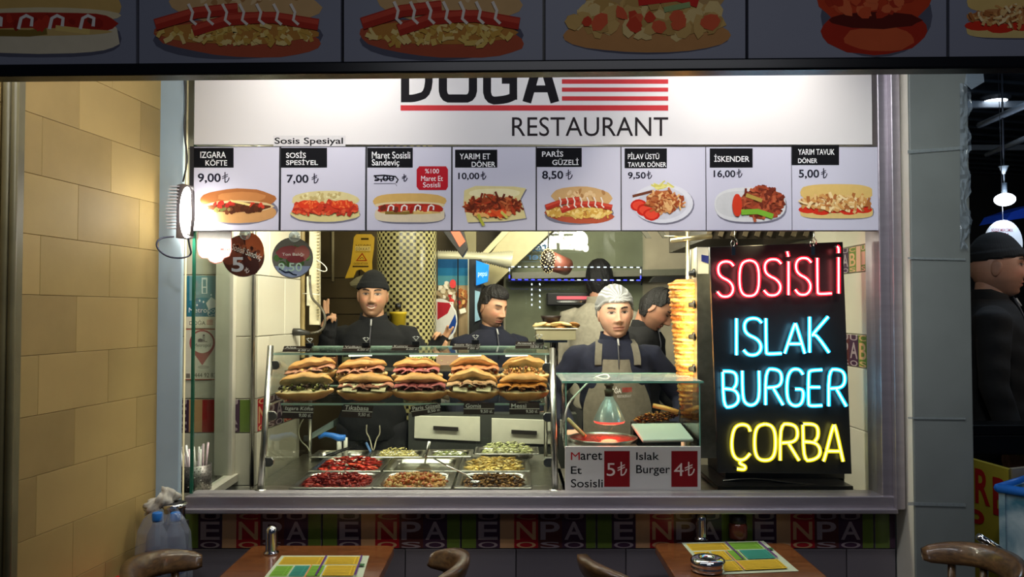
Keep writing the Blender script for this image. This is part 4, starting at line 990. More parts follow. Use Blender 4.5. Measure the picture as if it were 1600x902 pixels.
pan('front-middle steel pan of chopped orange and yellow chicken', 580, 707, 736, 761, fill=('chopped_chicken', 'chopped orange chicken and pepper pieces in the front-middle pan', [(226, 160, 90), (240, 200, 130), (216, 110, 60), (236, 176, 100)], 360, (.011, .01, .008), .05))
pan('front-right steel pan of brown sauteed mushrooms under a long spoon', 708, 833, 736, 761, fill=('sauteed_mushrooms', 'dark brown sauteed mushrooms in the front-right pan', [(104, 68, 36), (160, 112, 60), (76, 48, 26), (190, 140, 74)], 300, (.012, .009, .006), .046))
pan('second-row steel pan of bright red tomato slices at left', 481, 597, 714, 735, fill=('tomato_slices', 'bright red tomato slices in the second-row left pan', [(206, 50, 36), (226, 84, 56), (180, 34, 28)], 150, (.02, .018, .004), .06))
pan('nearly empty second-row pan with the slotted turner in it', 597, 716, 713, 735)
pan('second-row steel pan of pale yellow chips at right', 715, 830, 713, 735, fill=('chips', 'pale yellow potato chips in the second-row right pan', [(236, 206, 120), (226, 190, 100), (240, 216, 146)], 220, (.024, .005, .005), .055))
pan('empty shallow rear-row pan at far left', 484, 577, 702, 713)
pan('rear-row pan of grated pale cheese', 576, 662, 702, 713, fill=('grated_cheese', 'pale grated cheese in the rear-row pan', [(220, 206, 140), (206, 190, 120)], 200, (.014, .003, .003), .055))
pan('rear-row pan thinly spread with salad, between cheese and lettuce', 663, 739, 701, 712, fill=('salad_shreds', 'thin green salad shreds in the rear-row pan', [(150, 156, 90), (120, 130, 70)], 80, (.014, .004, .003), .04))
pan('raised rear-row pan heaped with shredded pale lettuce', 740, 844, 697, 708, z=ZC + .05, fill=('shredded_lettuce', 'shredded pale green lettuce in the raised rear-row pan', [(220, 220, 160), (204, 208, 140), (232, 230, 184)], 240, (.018, .004, .003), .07))
# utensils
def sp(m):
    m.tube([P(671, 690, 3.5), P(667, 708, 3.5), P(664, 724, 3.48)], [.007, .005, .004], 8)
    m.hexa([P(650, 733, 3.42), P(674, 733, 3.42), P(670, 726, 3.5), P(658, 726, 3.5)], (0, 0, .002))
one(sp, 'slotted_turner', STEEL, label='steel turner standing with its handle up in the nearly empty pan', cat='utensil')
one(lambda m: (m.tube([P(677, 716, 3.4), P(700, 729, 3.3), P(728, 742, 3.2), P(740, 751, 3.16)], .0032, 8), m.ell(P(743, 753, 3.16), (.022, .016, .006))), 'long_spoon', CHROME, label='long thin steel spoon lying across into the mushroom pan', cat='utensil')
one(lambda m: (m.tube([P(779, 714, 3.9), P(794, 701, 3.85), P(806, 689, 3.8), P(808, 700, 3.82), P(808, 712, 3.86)], .004, 6)), 'serving_tongs', STEEL, label='steel tongs resting on the lettuce pan', cat='utensil')
one(lambda m: (m.tube([P(500, 716, 3.8), P(530, 704, 3.85), P(556, 696, 3.9)], .004, 6), m.tube([P(502, 719, 3.78), P(530, 707, 3.83), P(557, 697, 3.88)], .004, 6)), 'dark_tongs', BLACKM, label='dark tongs lying over the tomato pan at left', cat='utensil')
one(lambda m: m.tube([P(572, 692, 3.95), P(579, 706, 3.92)], .006, 8, (90, 130, 190)), 'blue_spoon', SOLID, label='blue utensil handle sticking out of the rear-row pans', cat='utensil')
# things on the shelf behind the glass top: jars and bins
def jar(label, px, py, Y, r, h, colr, lid=None):
    t = thing('food_jar', label, 'jar', tuple(P(px, py, Y)))
    b = P(px, py, Y)
    one(lambda m: m.lathe([(r * .9, 0), (r, .01), (r, h * .8), (r * .85, h)], b, 20), 'jar_glass', GLASS('jar_glass', (225, 230, 222), .8), t)
    one(lambda m: m.lathe([(r * .85, .006), (r * .93, h * .6), (.001, h * .62)], b, 16, colr), 'jar_contents', FOOD, t)
one(lambda m: m.bb((P(430, 1, 3.8).x, 3.73, ZS + .09), (P(858, 1, 3.8).x, 3.9, ZS + .096)), 'rear_ledge', STEEL, case)
zl = 487 + (1.6 - ZS - .096) * 1250 / 3.8
jar('clear jar of pink sauce behind the left rolls', 517, zl, 3.8, .035, .09, (196, 120, 90))
jar('clear jar behind the tag below the beanie man', 541, zl, 3.8, .022, .09, (170, 160, 120))
one(lambda m: m.bb((P(684, 1, 3.8).x, 3.76, ZS + .097), (P(722, 1, 3.8).x, 3.86, ZS + .165), (176, 140, 124)), 'pink_tub', SOLID, label='small pinkish plastic tub at the back of the case', cat='tub', bevel=.004)
def lett(m):
    r_ = random.Random(8)
    for k in range(150): m.chunk((P(r_.uniform(640, 706), 1, 3.8).x, r_.uniform(3.76, 3.88), ZS + .125 + r_.uniform(-.02, .03)), (.018, .004, .003), r_.choice([(216, 210, 130), (190, 200, 110), (230, 226, 160)]), r_)
tag(one(lett, 'lettuce_heap', FOOD), 'heap of pale lettuce shreds at the back of the case before the pillar', 'food', None, 'stuff')
one(lambda m: (m.bb((P(636, 1, 3.8).x, 3.75, ZS + .097), (P(712, 1, 3.8).x, 3.9, ZS + .118))), 'lettuce_tray', STEEL, label='shallow steel tray under the lettuce heap', cat='tray')

# =============== chef's small glass case ===============
sc_ = thing('glass_hood_case', 'small glass box case with red heat lamp in front of the chef', 'display case', tuple(P(989, 700, 3.1)))
a0 = P(884, 700, 3.09); a1 = P(1094, 700, 3.09); zt = P(1, 598, 3.09).z
xl, xr = a0.x, a1.x; yf, ybk = 3.09, 3.46
one(lambda m: m.bb((xl, yf, a0.z), (xr, yf + .005, zt)), 'front_glass', CASEG, sc_)
one(lambda m: (m.bb((xl, yf, a0.z), (xl + .005, ybk, zt))), 'side_glass', CASEG, sc_)
one(lambda m: (m.bb((xr - .005, yf, a0.z), (xr, ybk, zt))), 'side_glass', CASEG, sc_)
one(lambda m: m.bb((xl - .015, yf - .012, zt), (xr + .012, ybk + .02, zt + .006)), 'top_glass', GLASS('frosty_case_top', (225, 245, 238), 1.0, haze=.12), sc_)
EG = M('lit_green_glass_edge', (120, 176, 160), rough=.2, noise=.05)
one(lambda m: (m.bb((xl - .015, yf - .014, zt - .001), (xr + .012, yf - .012, zt + .007)), m.bb((xl - .015, ybk + .02, zt - .001), (xr + .012, ybk + .022, zt + .007)),
    m.bb((xl - .001, yf - .002, a0.z), (xl + .003, yf, zt)), m.bb((xr - .003, yf - .002, a0.z), (xr + .001, yf, zt)), m.bb((xr - .002, ybk, a0.z), (xr + .001, ybk + .003, zt))), 'glass_edge', EG, sc_)
hl = thing('heat_lamp', 'silver reflector heat lamp glowing red over the sauce pan', 'lamp', tuple(P(952, 662, 3.25)))
lb = P(952, 662, 3.25)
one(lambda m: m.lathe([(.064, .012), (.058, .03), (.036, .075), (.020, .10), (.016, .112)], lb, 32, cap=False), 'reflector', M('silvered_glass', (222, 222, 226), rough=.22, metal=.6, noise=.2, ns=20), hl)
one(lambda m: m.lathe([(.001, .0), (.045, .0), (.060, .004), (.064, .012)], lb, 32), 'red_lens', M('red_lens', (190, 30, 30), rough=.2, emit=(1, .08, .06), es=1.6), hl)
one(lambda m: m.lathe([(.0165, .108), (.018, .118), (.020, .135), (.014, .137), (.014, .150), (.019, .152), (.019, .160), (.013, .163), (.013, .178), (.004, .186)], lb, 20, (74, 56, 40)), 'socket', SOLID, hl)
one(lambda m: m.stube([lb + Vector((0, 0, .18)), P(951, 586, 3.3), P(940, 586, 3.3), P(922, 594, 3.3), P(905, 612, 3.15), P(886, 632, 3.07), P(882, 660, 3.07)], .004, 6, (200, 196, 186)), 'cable', SOLID, hl)
lamp('heat_lamp_glow', 'POINT', lb + Vector((0, 0, -.03)), 1.1, (1, .12, .06), .04)
# sauce pan and tray
cz = 1.6 - 205 * 3.12 / 1250
sp_ = thing('sauce_pan', 'square steel bath with a round well of red sauce under the heat lamp', 'sauce pan', (P(938, 1, 3.2).x, 3.27, cz - .05))
yy0, yy1 = 3.11, 3.42
scx = P(940, 1, 3.26).x
one(lambda m: (m.bb((xl + .012, yy0, cz - .06), (P(990, 1, 3.2).x, yy1, cz - .012))), 'steel_bath', STEEL, sp_, bevel=.003)
one(lambda m: m.lathe([(.138, -.012), (.142, .002), (.136, .003), (.132, -.006)], (scx, 3.265, cz), 48, cap=False), 'round_rim', STEEL, sp_)
one(lambda m: m.lathe([(.134, -.010), (.134, -.002), (.1, -.001), (.001, .0)], (scx, 3.265, cz), 48, (168, 34, 22)), 'red_sauce', M('red_sauce', (176, 42, 26), rough=.16, noise=.5, ns=14, bump=.2, bs=25), sp_)
one(lambda m: m.tube([P(887, 655, 3.3), P(900, 668, 3.27), P(914, 682, 3.22)], [.009, .009, .008], 8, (206, 170, 120)), 'wooden_handle', SOLID, label='pale wooden spoon handle leaning in the red sauce', cat='utensil')
one(lambda m: m.hexa([P(1004, 693, 3.12), P(1084, 691, 3.12), P(1064, 666, 3.4), P(986, 667, 3.4)], (0, 0, .014)), 'white_tray', M('white_plastic', (206, 206, 206), rough=.3, noise=.04), label='white plastic tray lying flat in the small glass case', cat='tray', bevel=.006)
def glv(m):
    r_ = random.Random(12)
    for k in range(240):
        u = r_.random(); m.chunk(P(992 + 66 * u, 657 - 9 * u + r_.uniform(-8, 6) * (1 - (2 * u - 1) ** 4), 3.45 + r_.uniform(-.02, .04)), (r_.uniform(.008, .018), .007, r_.uniform(.003, .006)), r_.choice([(140, 84, 40), (90, 52, 28), (196, 130, 60), (110, 66, 40)]), r_, tl=.6)
tag(one(glv, 'meat_scraps', FOOD), 'heap of browned meat shavings behind the white tray', 'food', None, 'stuff')
one(lambda m: (m.tube([P(1020, 634, 3.44), P(1040, 638, 3.43), P(1060, 644, 3.42)], [.010, .010, .009], 8, (206, 150, 90))), 'knife_handle', SOLID, label='light brown wooden knife handle above the meat shavings', cat='knife')

# =============== doner spit and grill ===============
YD = 3.42
dn = thing('doner_spit', 'tall glowing stack of doner meat on a vertical spit beside the neon sign', 'doner', tuple(P(1076, 640, YD)))
dc = P(1076, 640, YD)
def meat(m):
    pr = []; n = 44; rnd = random.Random(9); vs = []; cols = []
    zt_ = P(1, 437, YD).z; zb_ = P(1, 660, YD).z; K = 110
    for j in range(K + 1):
        t = j / K; z = zb_ + (zt_ - zb_) * t
        r = .024 + .058 * t ** .75
        if t > .97: r *= 1 - (t - .97) * 14
        if t < .03: r *= .4 + t * 20
        lay = .003 * math.sin(j * 1.9) + rnd.uniform(-.0015, .0015); base = rnd.choice([(214, 140, 60), (196, 110, 44), (226, 170, 90), (170, 84, 36), (230, 186, 110)])
        for k in range(n):
            a = 2 * PI * k / n
            rr = r + lay + .0025 * math.sin(5 * a + j * .7) + .002 * math.sin(11 * a + j * 2.3) + rnd.uniform(-.0012, .0012)
            vs.append((dc.x + rr * math.cos(a), dc.y + rr * math.sin(a), z))
            f = 1 + .35 * math.sin(3 * a + j * 1.3) + rnd.uniform(-.25, .2); cols.append(np.clip(np.array(L(base)) * max(.35, f), 0, .9))
    fs = [(j * n + k, j * n + (k + 1) % n, (j + 1) * n + (k + 1) % n, (j + 1) * n + k) for j in range(K) for k in range(n)] + [tuple(K * n + k for k in range(n))]
    m.add(vs, fs, (200, 130, 60), 0, True); m.vcol[(0, len(vs))] = np.array(cols)
one(meat, 'meat_stack', M('doner_meat', vc=True, rough=.35, noise=.4, ns=60, bump=.7, bs=70), dn)
one(lambda m: (m.tube([(dc.x, dc.y, ZC), (dc.x, dc.y, P(1, 360, YD).z)], .009, 10), m.tube([P(1048, 376, YD), P(1112, 369, YD)], .011, 8), m.tube([P(1038, 369, YD), P(1072, 370, YD)], .003, 6), m.lathe([(.04, 0), (.04, .01), (.012, .02)], (dc.x, dc.y, ZC), 20)), 'spit_rod', M('warm_steel', (210, 196, 160), rough=.3, metal=.9), dn)
# grill: vertical burner panel facing left, its narrow front edge towards the street
gr = thing('grill_stand', 'tall steel gas grill panel with black knobs behind the neon sign', 'grill', (1.0, 3.4, ZC))
gx = P(1088, 1, 3.3).x
one(lambda m: m.hexa([P(1089, 640, 3.3) + Vector((0, 0, -.2)), P(1121, 640, 3.3) + Vector((0, 0, -.2)), P(1111, 386, 3.3), P(1089, 386, 3.3)], (0, .22, 0)), 'housing', M('scratched_steel', (150, 148, 140), rough=.35, metal=.8, noise=.3, ns=30), gr, bevel=.002)
one(lambda m: m.hexa([P(1090, 428, 3.298), P(1107, 428, 3.298), P(1107, 387, 3.298), P(1090, 387, 3.298)], (0, .002, 0), (214, 206, 196)), 'white_label', SOLID, gr)
one(lambda m: (m.hexa([P(1096, 408, 3.2965), P(1107, 412, 3.2965), P(1107, 400, 3.2965), P(1096, 398, 3.2965)], (0, .001, 0), (30, 40, 120))), 'blue_mark', SOLID, gr)
for py in (427, 476, 526, 576):
    q = P(1086, py, 3.31)
    one(lambda m: (m.lathe([(.019, 0), (.019, .008), (.012, .010), (.010, .026), (.001, .027)], q, 16, (20, 18, 18), rot=(0, -PI / 2 - .1, 0))), 'control_knob', SOLID, gr)
one(lambda m: [m.bb((gx + .0, 3.36, P(1, y + 40, 3.4).z), (gx + .012, 3.5, P(1, y, 3.4).z)) for y in (440, 486, 532, 578)], 'burner', EMIT('gas_burner', (1, .42, .1), 7), gr)
lamp('grill_glow', 'AREA', (gx - .01, 3.30, 1.50), 5, (1, .74, .34), .1, target=(dc.x - .05, 3.42, 1.5), sy=.4)
lamp('spit_fill', 'SPOT', (.98, 3.08, 1.95), 9, (1, .86, .5), .03, target=(dc.x, 3.42, 1.55), spot=50)  # unseen spot put in to brighten the grill housing and spit

# black grill base under the neon board and dark hood above it
one(lambda m: (m.bb((P(1112, 1, 3.2).x, 3.16, ZC + .001), (1.34, 3.6, ZC + .02)), m.bb((P(1128, 1, 3.3).x, 3.30, ZC + .02), (P(1322, 1, 3.3).x, 3.6, ZC + .30)), m.stube([P(1130, 752, 3.25), P(1180, 748, 3.24), P(1240, 756, 3.2), P(1310, 762, 3.18)], .006, 6)), 'black_grill_base', M('greasy_black', (17, 16, 16), rough=.3, noise=.4), label='greasy black grill base standing on the counter below the neon sign', cat='grill base', bevel=.004)
hb = thing('dark_hood', 'dark slatted extractor hood above the neon sign and the spit', 'hood', (1.1, 3.9, 1.94))
one(lambda m: m.bb((P(1100, 1, 3.65).x, 3.62, 1.93), (1.35, 4.5, 2.6)), 'hood_body', M('dark_hood_steel', (66, 58, 46), rough=.45, metal=.4, noise=.3), hb)
for k in range(9): one(lambda m: m.box((P(1100, 1, 3.65).x + .03 + k * .055, 3.61, 2.02), (.02, .01, .17), (98, 86, 66), rot=(0, .35, 0)), 'slat', SOLID, hb)

one(lambda m: m.bb((P(988, 1, 3.45).x, 3.475, ZC + .001), (P(1062, 1, 3.45).x, 3.56, P(1, 664, 3.45).z)), 'carving_block', BLACKM, label='dark raised block under the browned meat shavings', cat='block', bevel=.003)
# =============== people ===============
def g(x, c_, s_): return np.exp(-((x - c_) / s_) ** 2)
def sst(a, b, x): t = np.clip((x - a) / (b - a), 0, 1); return t * t * (3 - 2 * t)
def head_pts(nlo, nla, off=None, feat=1.0, plump=1.0, nose=1.0, smile=0.0):
    la = np.linspace(-PI / 2, PI / 2, nla + 1); u = np.linspace(-PI, PI, nlo, endpoint=False)
    lo = u - .45 * np.sin(u)          # denser at the front
    LA, LO = np.meshgrid(la, lo, indexing='ij')
    dx, dy, dz = np.sin(LO) * np.cos(LA), -np.cos(LO) * np.cos(LA), np.sin(LA)
    a, b, c_ = .076, .097, .120
    t = np.clip(-dz, 0, 1); hp = np.where(dz < 0, np.cos(LA) ** -.22, 1.0); hp = np.clip(hp, 1, 1.45)
    x = a * dx * hp * (1 - .20 * t ** 1.6) * plump; z = c_ * dz
    y = b * dy * hp * np.where(dy < 0, (1 - .10 * t ** 2), 1 - .30 * t) - .022 * t ** 2
    fr = sst(.0, .45, -dy)
    if feat:
        ax = np.abs(x)
        np_ = np.interp(z, [-.048, -.040, -.032, -.02, .004, .024], [0, .7, 1, .78, .34, 0])
        nw = np.interp(z, [-.044, -.034, -.02, .02], [.017, .015, .010, .008])
        y -= fr * .025 * nose * np_ * np.exp(-(x / nw) ** 2)
        y -= fr * .006 * g(ax, .013, .006) * g(z, -.038, .006)
        y += fr * .011 * g(ax, .031, .017) * g(z, .006, .012)
        y -= fr * .004 * g(z, .027, .009) * g(ax, .028, .024)
        y -= fr * .0055 * g(ax, .031, .011) * g(z, .005, .007)
        zc = -.068 + smile * .012 * (x / .026) ** 2
        y -= fr * .0055 * g(x, 0, .021) * g(z - zc, .006, .005); y -= fr * .006 * g(x, 0, .019) * g(z - zc, -.007, .006)
        y += fr * .004 * g(x, 0, .022) * g(z - zc, 0, .0022)
        y += fr * .003 * g(z, -.086, .007) * g(x, 0, .02)
        y -= fr * .008 * g(x, 0, .02) * g(z, -.104, .013)
        y -= fr * (.004 + .004 * smile) * g(ax, .042, .016) * g(z, -.028, .018)
        y += fr * .003 * g(ax, .022, .006) * g(z + .4 * (ax - .022), -.05, .014)
    if off is not None:
        nrm = np.stack([x / a ** 2, y / b ** 2, z / c_ ** 2], -1); nrm /= np.linalg.norm(nrm, axis=-1, keepdims=True) + 1e-9
        d = off(x, y, z, LO, LA); x = x + nrm[..., 0] * d; y = y + nrm[..., 1] * d; z = z + nrm[..., 2] * d
    return x, y, z, LO, LA
def grid_faces(nlo, nla): return [(j * nlo + k, j * nlo + (k + 1) % nlo, (j + 1) * nlo + (k + 1) % nlo, (j + 1) * nlo + k) for j in range(nla) for k in range(nlo)]
def head_cols(x, y, z, sp):
    A = lambda c_: np.array(L(c_))
    n = x.shape; C = np.zeros(n + (3,)) + A(sp['skin']); ax = np.abs(x); fr = sst(.0, .03, -y)
    def mixc(m, col): nonlocal C; m = np.clip(m, 0, 1)[..., None]; C = C * (1 - m) + A(col) * m
    sk = sp['skin']; dk = tuple(int(v * .72) for v in sk)
    mixc(.35 * g(ax, .042, .02) * g(z, -.025, .02) * fr, (206, 120, 100))
    st = sp.get('stubble', .2)
    mixc(st * sst(-.035, -.062, z) * sst(-.02, .0, -y + .05) * (1 - g(x, 0, .02) * g(z, -.068, .012)), (66, 52, 46))
    mixc(sp.get('tache', .3) * g(z, -.054, .0075) * sst(.034, .024, ax) * sst(.001, .006, ax + .004) * fr, (50, 36, 30))
    mixc(sp.get('goatee', 0) * g(z, -.095, .014) * sst(.034, .018, ax) * fr, (46, 36, 32))
    sm = sp.get('smile', 0); zc = -.069 + sm * .014 * (x / .026) ** 2
    mixc(.75 * fr * sst(.029, .024, ax) * g(z - zc, 0, .009), (164, 92, 84))
    mixc(.9 * fr * sst(.027, .023, ax) * g(z - zc, 0, .0018), (70, 34, 32))
    if sm: mixc(.95 * fr * sst(.021, .017, ax) * (np.abs(z - zc) < .0030), (196, 184, 168))
    mixc(.35 * fr * g(ax, .0085, .003) * g(z, -.0435, .0025), (70, 40, 34))
    # brows
    bz = .0225 + .006 * np.sin(np.clip((ax - .012) / .036, 0, 1) * PI * .75) - .0
    mixc(sp.get('brow', .95) * fr * sst(.010, .015, ax) * sst(.053, .046, ax) * sst(.0055, .003, np.abs(z - bz)), (30, 22, 20))
    # eyes
    op = sp.get('open', 1.0); E = ((ax - .031) / .0145) ** 2 + ((z - .0045) / (.0052 * op)) ** 2
    mixc(.75 * fr * (g(ax, .031, .02) * g(z, .006, .011)), dk)  # eye-socket shading put into the skin colour
    mixc(fr * (E < 1.9) * (z > .0035), (26, 18, 16)); mixc(.5 * fr * (E < 1.5) * (z <= .003), (90, 60, 50))
    mixc(fr * (E < 1), (150, 134, 124)); gz = sp.get('gaze', 0)
    I = ((x - np.sign(x) * .031 - gz) / .0068) ** 2 + ((z - .005) / .0066) ** 2
    mixc(fr * (E < 1) * (I < 1), (34, 24, 20))
    return C
def remesh(mb, vox, smooth, name='tmp'):
    o = mb.build(name, SKIN, base=(0, 0, 0))
    r = o.modifiers.new('r', 'REMESH'); r.mode = 'VOXEL'; r.voxel_size = vox
    s_ = o.modifiers.new('s', 'SMOOTH'); s_.iterations = smooth; s_.factor = .5
    dg = bpy.context.evaluated_depsgraph_get(); e = o.evaluated_get(dg); me = e.to_mesh()
    v = np.empty(len(me.vertices) * 3); me.vertices.foreach_get('co', v); v = v.reshape(-1, 3)
    f = [tuple(p.vertices) for p in me.polygons]; e.to_mesh_clear()
    d = o.data; bpy.data.objects.remove(o); bpy.data.meshes.remove(d)
    return v, f
def limb(m, pts, rs, n=14, k=5):
    """tapered limb through joints, rounded ends"""
    P_ = [Vector(p) for p in pts]; out = []; ro = []
    for i in range(len(P_) - 1):
        for j in range(k):
            t = j / k; out.append(P_[i].lerp(P_[i + 1], t)); ro.append(rs[i] * (1 - t) + rs[i + 1] * t)
    out.append(P_[-1]); ro.append(rs[-1])
    d0 = (P_[0] - P_[1]).normalized(); d1 = (P_[-1] - P_[-2]).normalized()
    out = [P_[0] + d0 * rs[0] * .8] + out + [P_[-1] + d1 * rs[-1] * .8]; ro = [rs[0] * .5] + ro + [rs[-1] * .5]
    m.tube(out, ro, n)
def hand(m, wrist, u, nrm, side, curls, s_=1.0, thumb=.3, glove=None, gl_len=1):
    """u: to the fingers, nrm: palm side, side: +1 thumb towards u x nrm, curls: index..little"""
    u = Vector(u).normalized(); nrm = Vector(nrm); nrm = (nrm - u * nrm.dot(u)).normalized(); a = u.cross(nrm) * side
    Wp = Vector(wrist)
    def pt(x, y, z): return Wp + (u * x + a * y + nrm * z) * s_
    # palm
    for y, r in ((-.026, .0125), (-.009, .0135), (.009, .0135), (.026, .0125)):
        m.tube([pt(-.005, y * .6, 0), pt(.03, y * .95, 0), pt(.062, y, 0), pt(.088, y, 0), pt(.094, y, 0)], [r * s_ * 1.05, r * s_ * 1.15, r * s_ * 1.05, r * s_ * .85, r * s_ * .5], 10)
        if glove is not None: glove.tube([pt(-.02, y * .6, 0), pt(.03, y * .95, 0), pt(.062, y, 0), pt(.086, y, 0)], [(r + .005) * s_, (r + .004) * s_, (r + .0035) * s_, (r + .0025) * s_], 10)
    ln = [(.040, .025, .020), (.045, .029, .021), (.041, .027, .020), (.031, .020, .018)]; ys = [.027, .009, -.009, -.026]
    for i in range(4):
        c_ = curls[i]; p = pt(.088, ys[i], 0); ang = 0; pts = [pt(.07, ys[i], 0), p]; spread = (ys[i]) * 1.6
        for q, l in enumerate(ln[i]):
            ang += c_ * (1.25, 1.5, .9)[q]
            d = u * math.cos(ang) + nrm * math.sin(ang) + a * spread * (1 - c_); d.normalize()
            p = p + d * l * s_; pts.append(p)
        r0 = (.0088, .0090, .0086, .0076)[i] * s_
        m.tube(pts + [pts[-1] + d * .006 * s_], [r0, r0 * 1.05, r0, r0 * .93, r0 * .85, r0 * .45], 9)
        if glove is not None: glove.tube([pts[0], pts[1], pts[1].lerp(pts[2], .45)], [r0 * 1.3, r0 * 1.32, r0 * 1.3], 9)
    b = pt(.012, .022, .004); k1 = b + (u * .030 + a * (.026 - .01 * thumb) + nrm * .022 * thumb) * s_
    k2 = k1 + (u * .026 + a * (.012 - .03 * thumb) + nrm * .02 * thumb) * s_; k3 = k2 + (u * .020 + a * (.004 - .03 * thumb) + nrm * .012 * thumb) * s_
    m.tube([pt(.0, .012, 0), b, k1, k2, k3, k3 + (k3 - k2) * .2], [.013 * s_, .0145 * s_, .0125 * s_, .0105 * s_, .009 * s_, .005 * s_], 9)
    if glove is not None: glove.tube([pt(.0, .012, 0), b, k1], [.016 * s_, .0175 * s_, .0152 * s_], 9)
def person(label, X, Y, top, sp, yaw=0.0, head=(0, 0, 0), arms=None, jacket=(20, 22, 40), collar=None, hat=None, hair=None, net=False, apron=None, zipc=None, lean=(0, 0), trousers=(24, 24, 28), vox=.006, zipper=True, logo=None, headoff=(0, 0, 0), group=None, hscale=1.0):
    s_ = (top - (.008 if (hat or net) else .006)) / 1.75
    base = Vector((X, Y, 0)); root = thing('person', label, 'person', tuple(base), group)
    Rz = Matrix.Rotation(yaw, 4, 'Z'); T = Matrix.Translation(base) @ Rz @ Matrix.Scale(s_, 4)
    lx, ly = lean
    def Q(x, y, z):
        t = max(0, (z - .95)) / .8; return Vector((x + lx * t * t, y + ly * t * t, z))
    hc = Q(0, -.022, 1.63) + Vector(headoff)
    H = Matrix.Translation(hc) @ Euler((head[1], head[2], head[0])).to_matrix().to_4x4() @ Matrix.Scale(hscale, 4)
    arms = arms or {}
    sh = {1: Q(.180, .01, 1.415), -1: Q(-.180, .01, 1.415)}
    def torso(m, e, neck=True):
        rings = [(.0, .86, .155, .105), (0, .95, .160, .108), (0, 1.08, .140, .098), (0, 1.22, .158, .108), (0, 1.34, .172, .108), (0, 1.42, .160, .092), (0, 1.465, .105, .072), (0.004, 1.50, .066, .06)]
        if neck: rings += [(.0, 1.53, .055, .055), (-.008, 1.60, .052, .054)]
        vs = []; n = 28
        for (yy, z, rx, ry) in rings:
            for k in range(n):
                a = 2 * PI * k / n; ee = e if z < 1.48 else e * .6
                vs.append(Q((rx + ee) * math.copysign(abs(math.cos(a)) ** .8, math.cos(a)), yy + (ry + ee) * math.copysign(abs(math.sin(a)) ** .85, math.sin(a)), z))
        fs = [(j * n + k, j * n + (k + 1) % n, (j + 1) * n + (k + 1) % n, (j + 1) * n + k) for j in range(len(rings) - 1) for k in range(n)]
        fs += [tuple(reversed(range(n))), tuple((len(rings) - 1) * n + k for k in range(n))]
        m.add(vs, fs)
    bm_ = MB(); jm = MB(); gm = MB(); has_g = False
    torso(bm_, 0); torso(jm, .022, neck=False)
    for sd in (1, -1):
        A_ = arms.get(sd, dict(el=(.27 * sd, .03, 1.14), wr=(.25 * sd, -.16, 1.0), u=(0, -1, -.3), n=(0, -.3, 1), c=(.3, .3, .35, .4), side=sd))
        el, wr = Vector(A_['el']), Vector(A_['wr'])
        limb(bm_, [sh[sd], el, wr], [.044, .038, .027]); limb(jm, [sh[sd] + Vector((-.02 * sd, 0, -.01)), sh[sd], sh[sd].lerp(el, .5), el, el.lerp(wr, .5), wr.lerp(el, .06)], [.062, .069, .061, .053, .050, .043])
        if A_.get('u'):
            gg = gm if A_.get('glove') else None; has_g = has_g or gg is not None
            hand(bm_, wr, A_['u'], A_['n'], A_['side'], A_['c'], 1.0, A_.get('thumb', .3), glove=gg)
            if gg is not None: gm.tube([wr.lerp(el, .12), wr, wr + Vector(A_['u']).normalized() * .02], [.036, .034, .034], 12)
        limb(bm_, [(.09 * sd, 0, .9), (.10 * sd, -.01, .5), (.105 * sd, .02, .09)], [.088, .060, .042])
        bm_.ell((.105 * sd, -.04, .045), (.045, .125, .045), 14, 8)
    v, f = remesh(bm_, vox, 2)
    out = MB(); vv = [T @ Vector(p) for p in v]
    out.add(vv, f, sp['skin'], 0, True)
    # head joined into the same mesh
    nlo, nla = 170, 120
    x, y, z, LO, LA = head_pts(nlo, nla, plump=sp.get('plump', 1), nose=sp.get('nose', 1), smile=sp.get('smile', 0))
    C = head_cols(x, y, z, sp).reshape(-1, 3); b0 = len(out.v)
    TH_ = T @ H
    out.add([TH_ @ Vector(p) for p in np.stack([x, y, z], -1).reshape(-1, 3)], grid_faces(nlo, nla), sp['skin'], 0, True)
    out.vcol[(b0, b0 + len(C))] = C
    for sd in (1, -1):   # ears
        e = MB(); e.ell((.0745 * sd * sp.get('plump', 1), .010, -.008), (.009, .020, .032), 14, 12, fn=lambda p, sd=sd: Vector((p.x - .5 * sd * math.exp(-(p.y ** 2 + (p.z - .1) ** 2) / .25), p.y * (1 + .25 * p.z), p.z)), rot=(.15, 0, .35 * sd))
        out.add([TH_ @ Vector(p) for p in e.v], e.f, tuple(int(q * .95) for q in sp['skin']), 0, True)
    out.build('body', SKIN, root)
    v, f = remesh(jm, .010, 3)
    for i in range(3):   # soft folds
        v[:, 0] += .0022 * np.sin(v[:, 2] * 60 + v[:, 0] * 25 + i); v[:, 1] += .003 * np.sin(v[:, 2] * 48 + np.abs(v[:, 0]) * 34 + i * 2)
    o_ = MB(); o_.add([T @ Vector(p) for p in v], f, jacket, 0, True); o_.build('jacket', CLOTH, root)
    tr_ = MB()
    for sd in (1, -1): limb(tr_, [(.085 * sd, 0, .93), (.10 * sd, -.01, .5), (.105 * sd, .02, .07)], [.115, .078, .062])
    v, f = remesh(tr_, .016, 2); o_ = MB(); o_.add([T @ Vector(p) for p in v], f, trousers, 0, True); o_.build('trousers', CLOTH, root)
    if has_g:
        v, f = remesh(gm, .004, 1); o_ = MB(); o_.add([T @ Vector(p) for p in v], f, (14, 14, 16), 0, True); o_.build('fingerless_gloves', CLOTH, root)
    # collar
    cm = MB(); n = 30; vs = []
    cz0 = Q(0, 0, 1.47)
    prof = [(.092, .082, -.01), (.080, .076, .02), (.074, .072, .045), (.072, .070, .062), (.066, .065, .062), (.066, .066, .02)]
    for rx, ry, dz in prof:
        for k in range(n):
            a = 2 * PI * k / n; fr = max(0, -math.sin(a))
            vs.append(T @ (Q(rx * math.cos(a), ry * math.sin(a) + .002, 1.475 + dz * (1 - .42 * fr)) ))
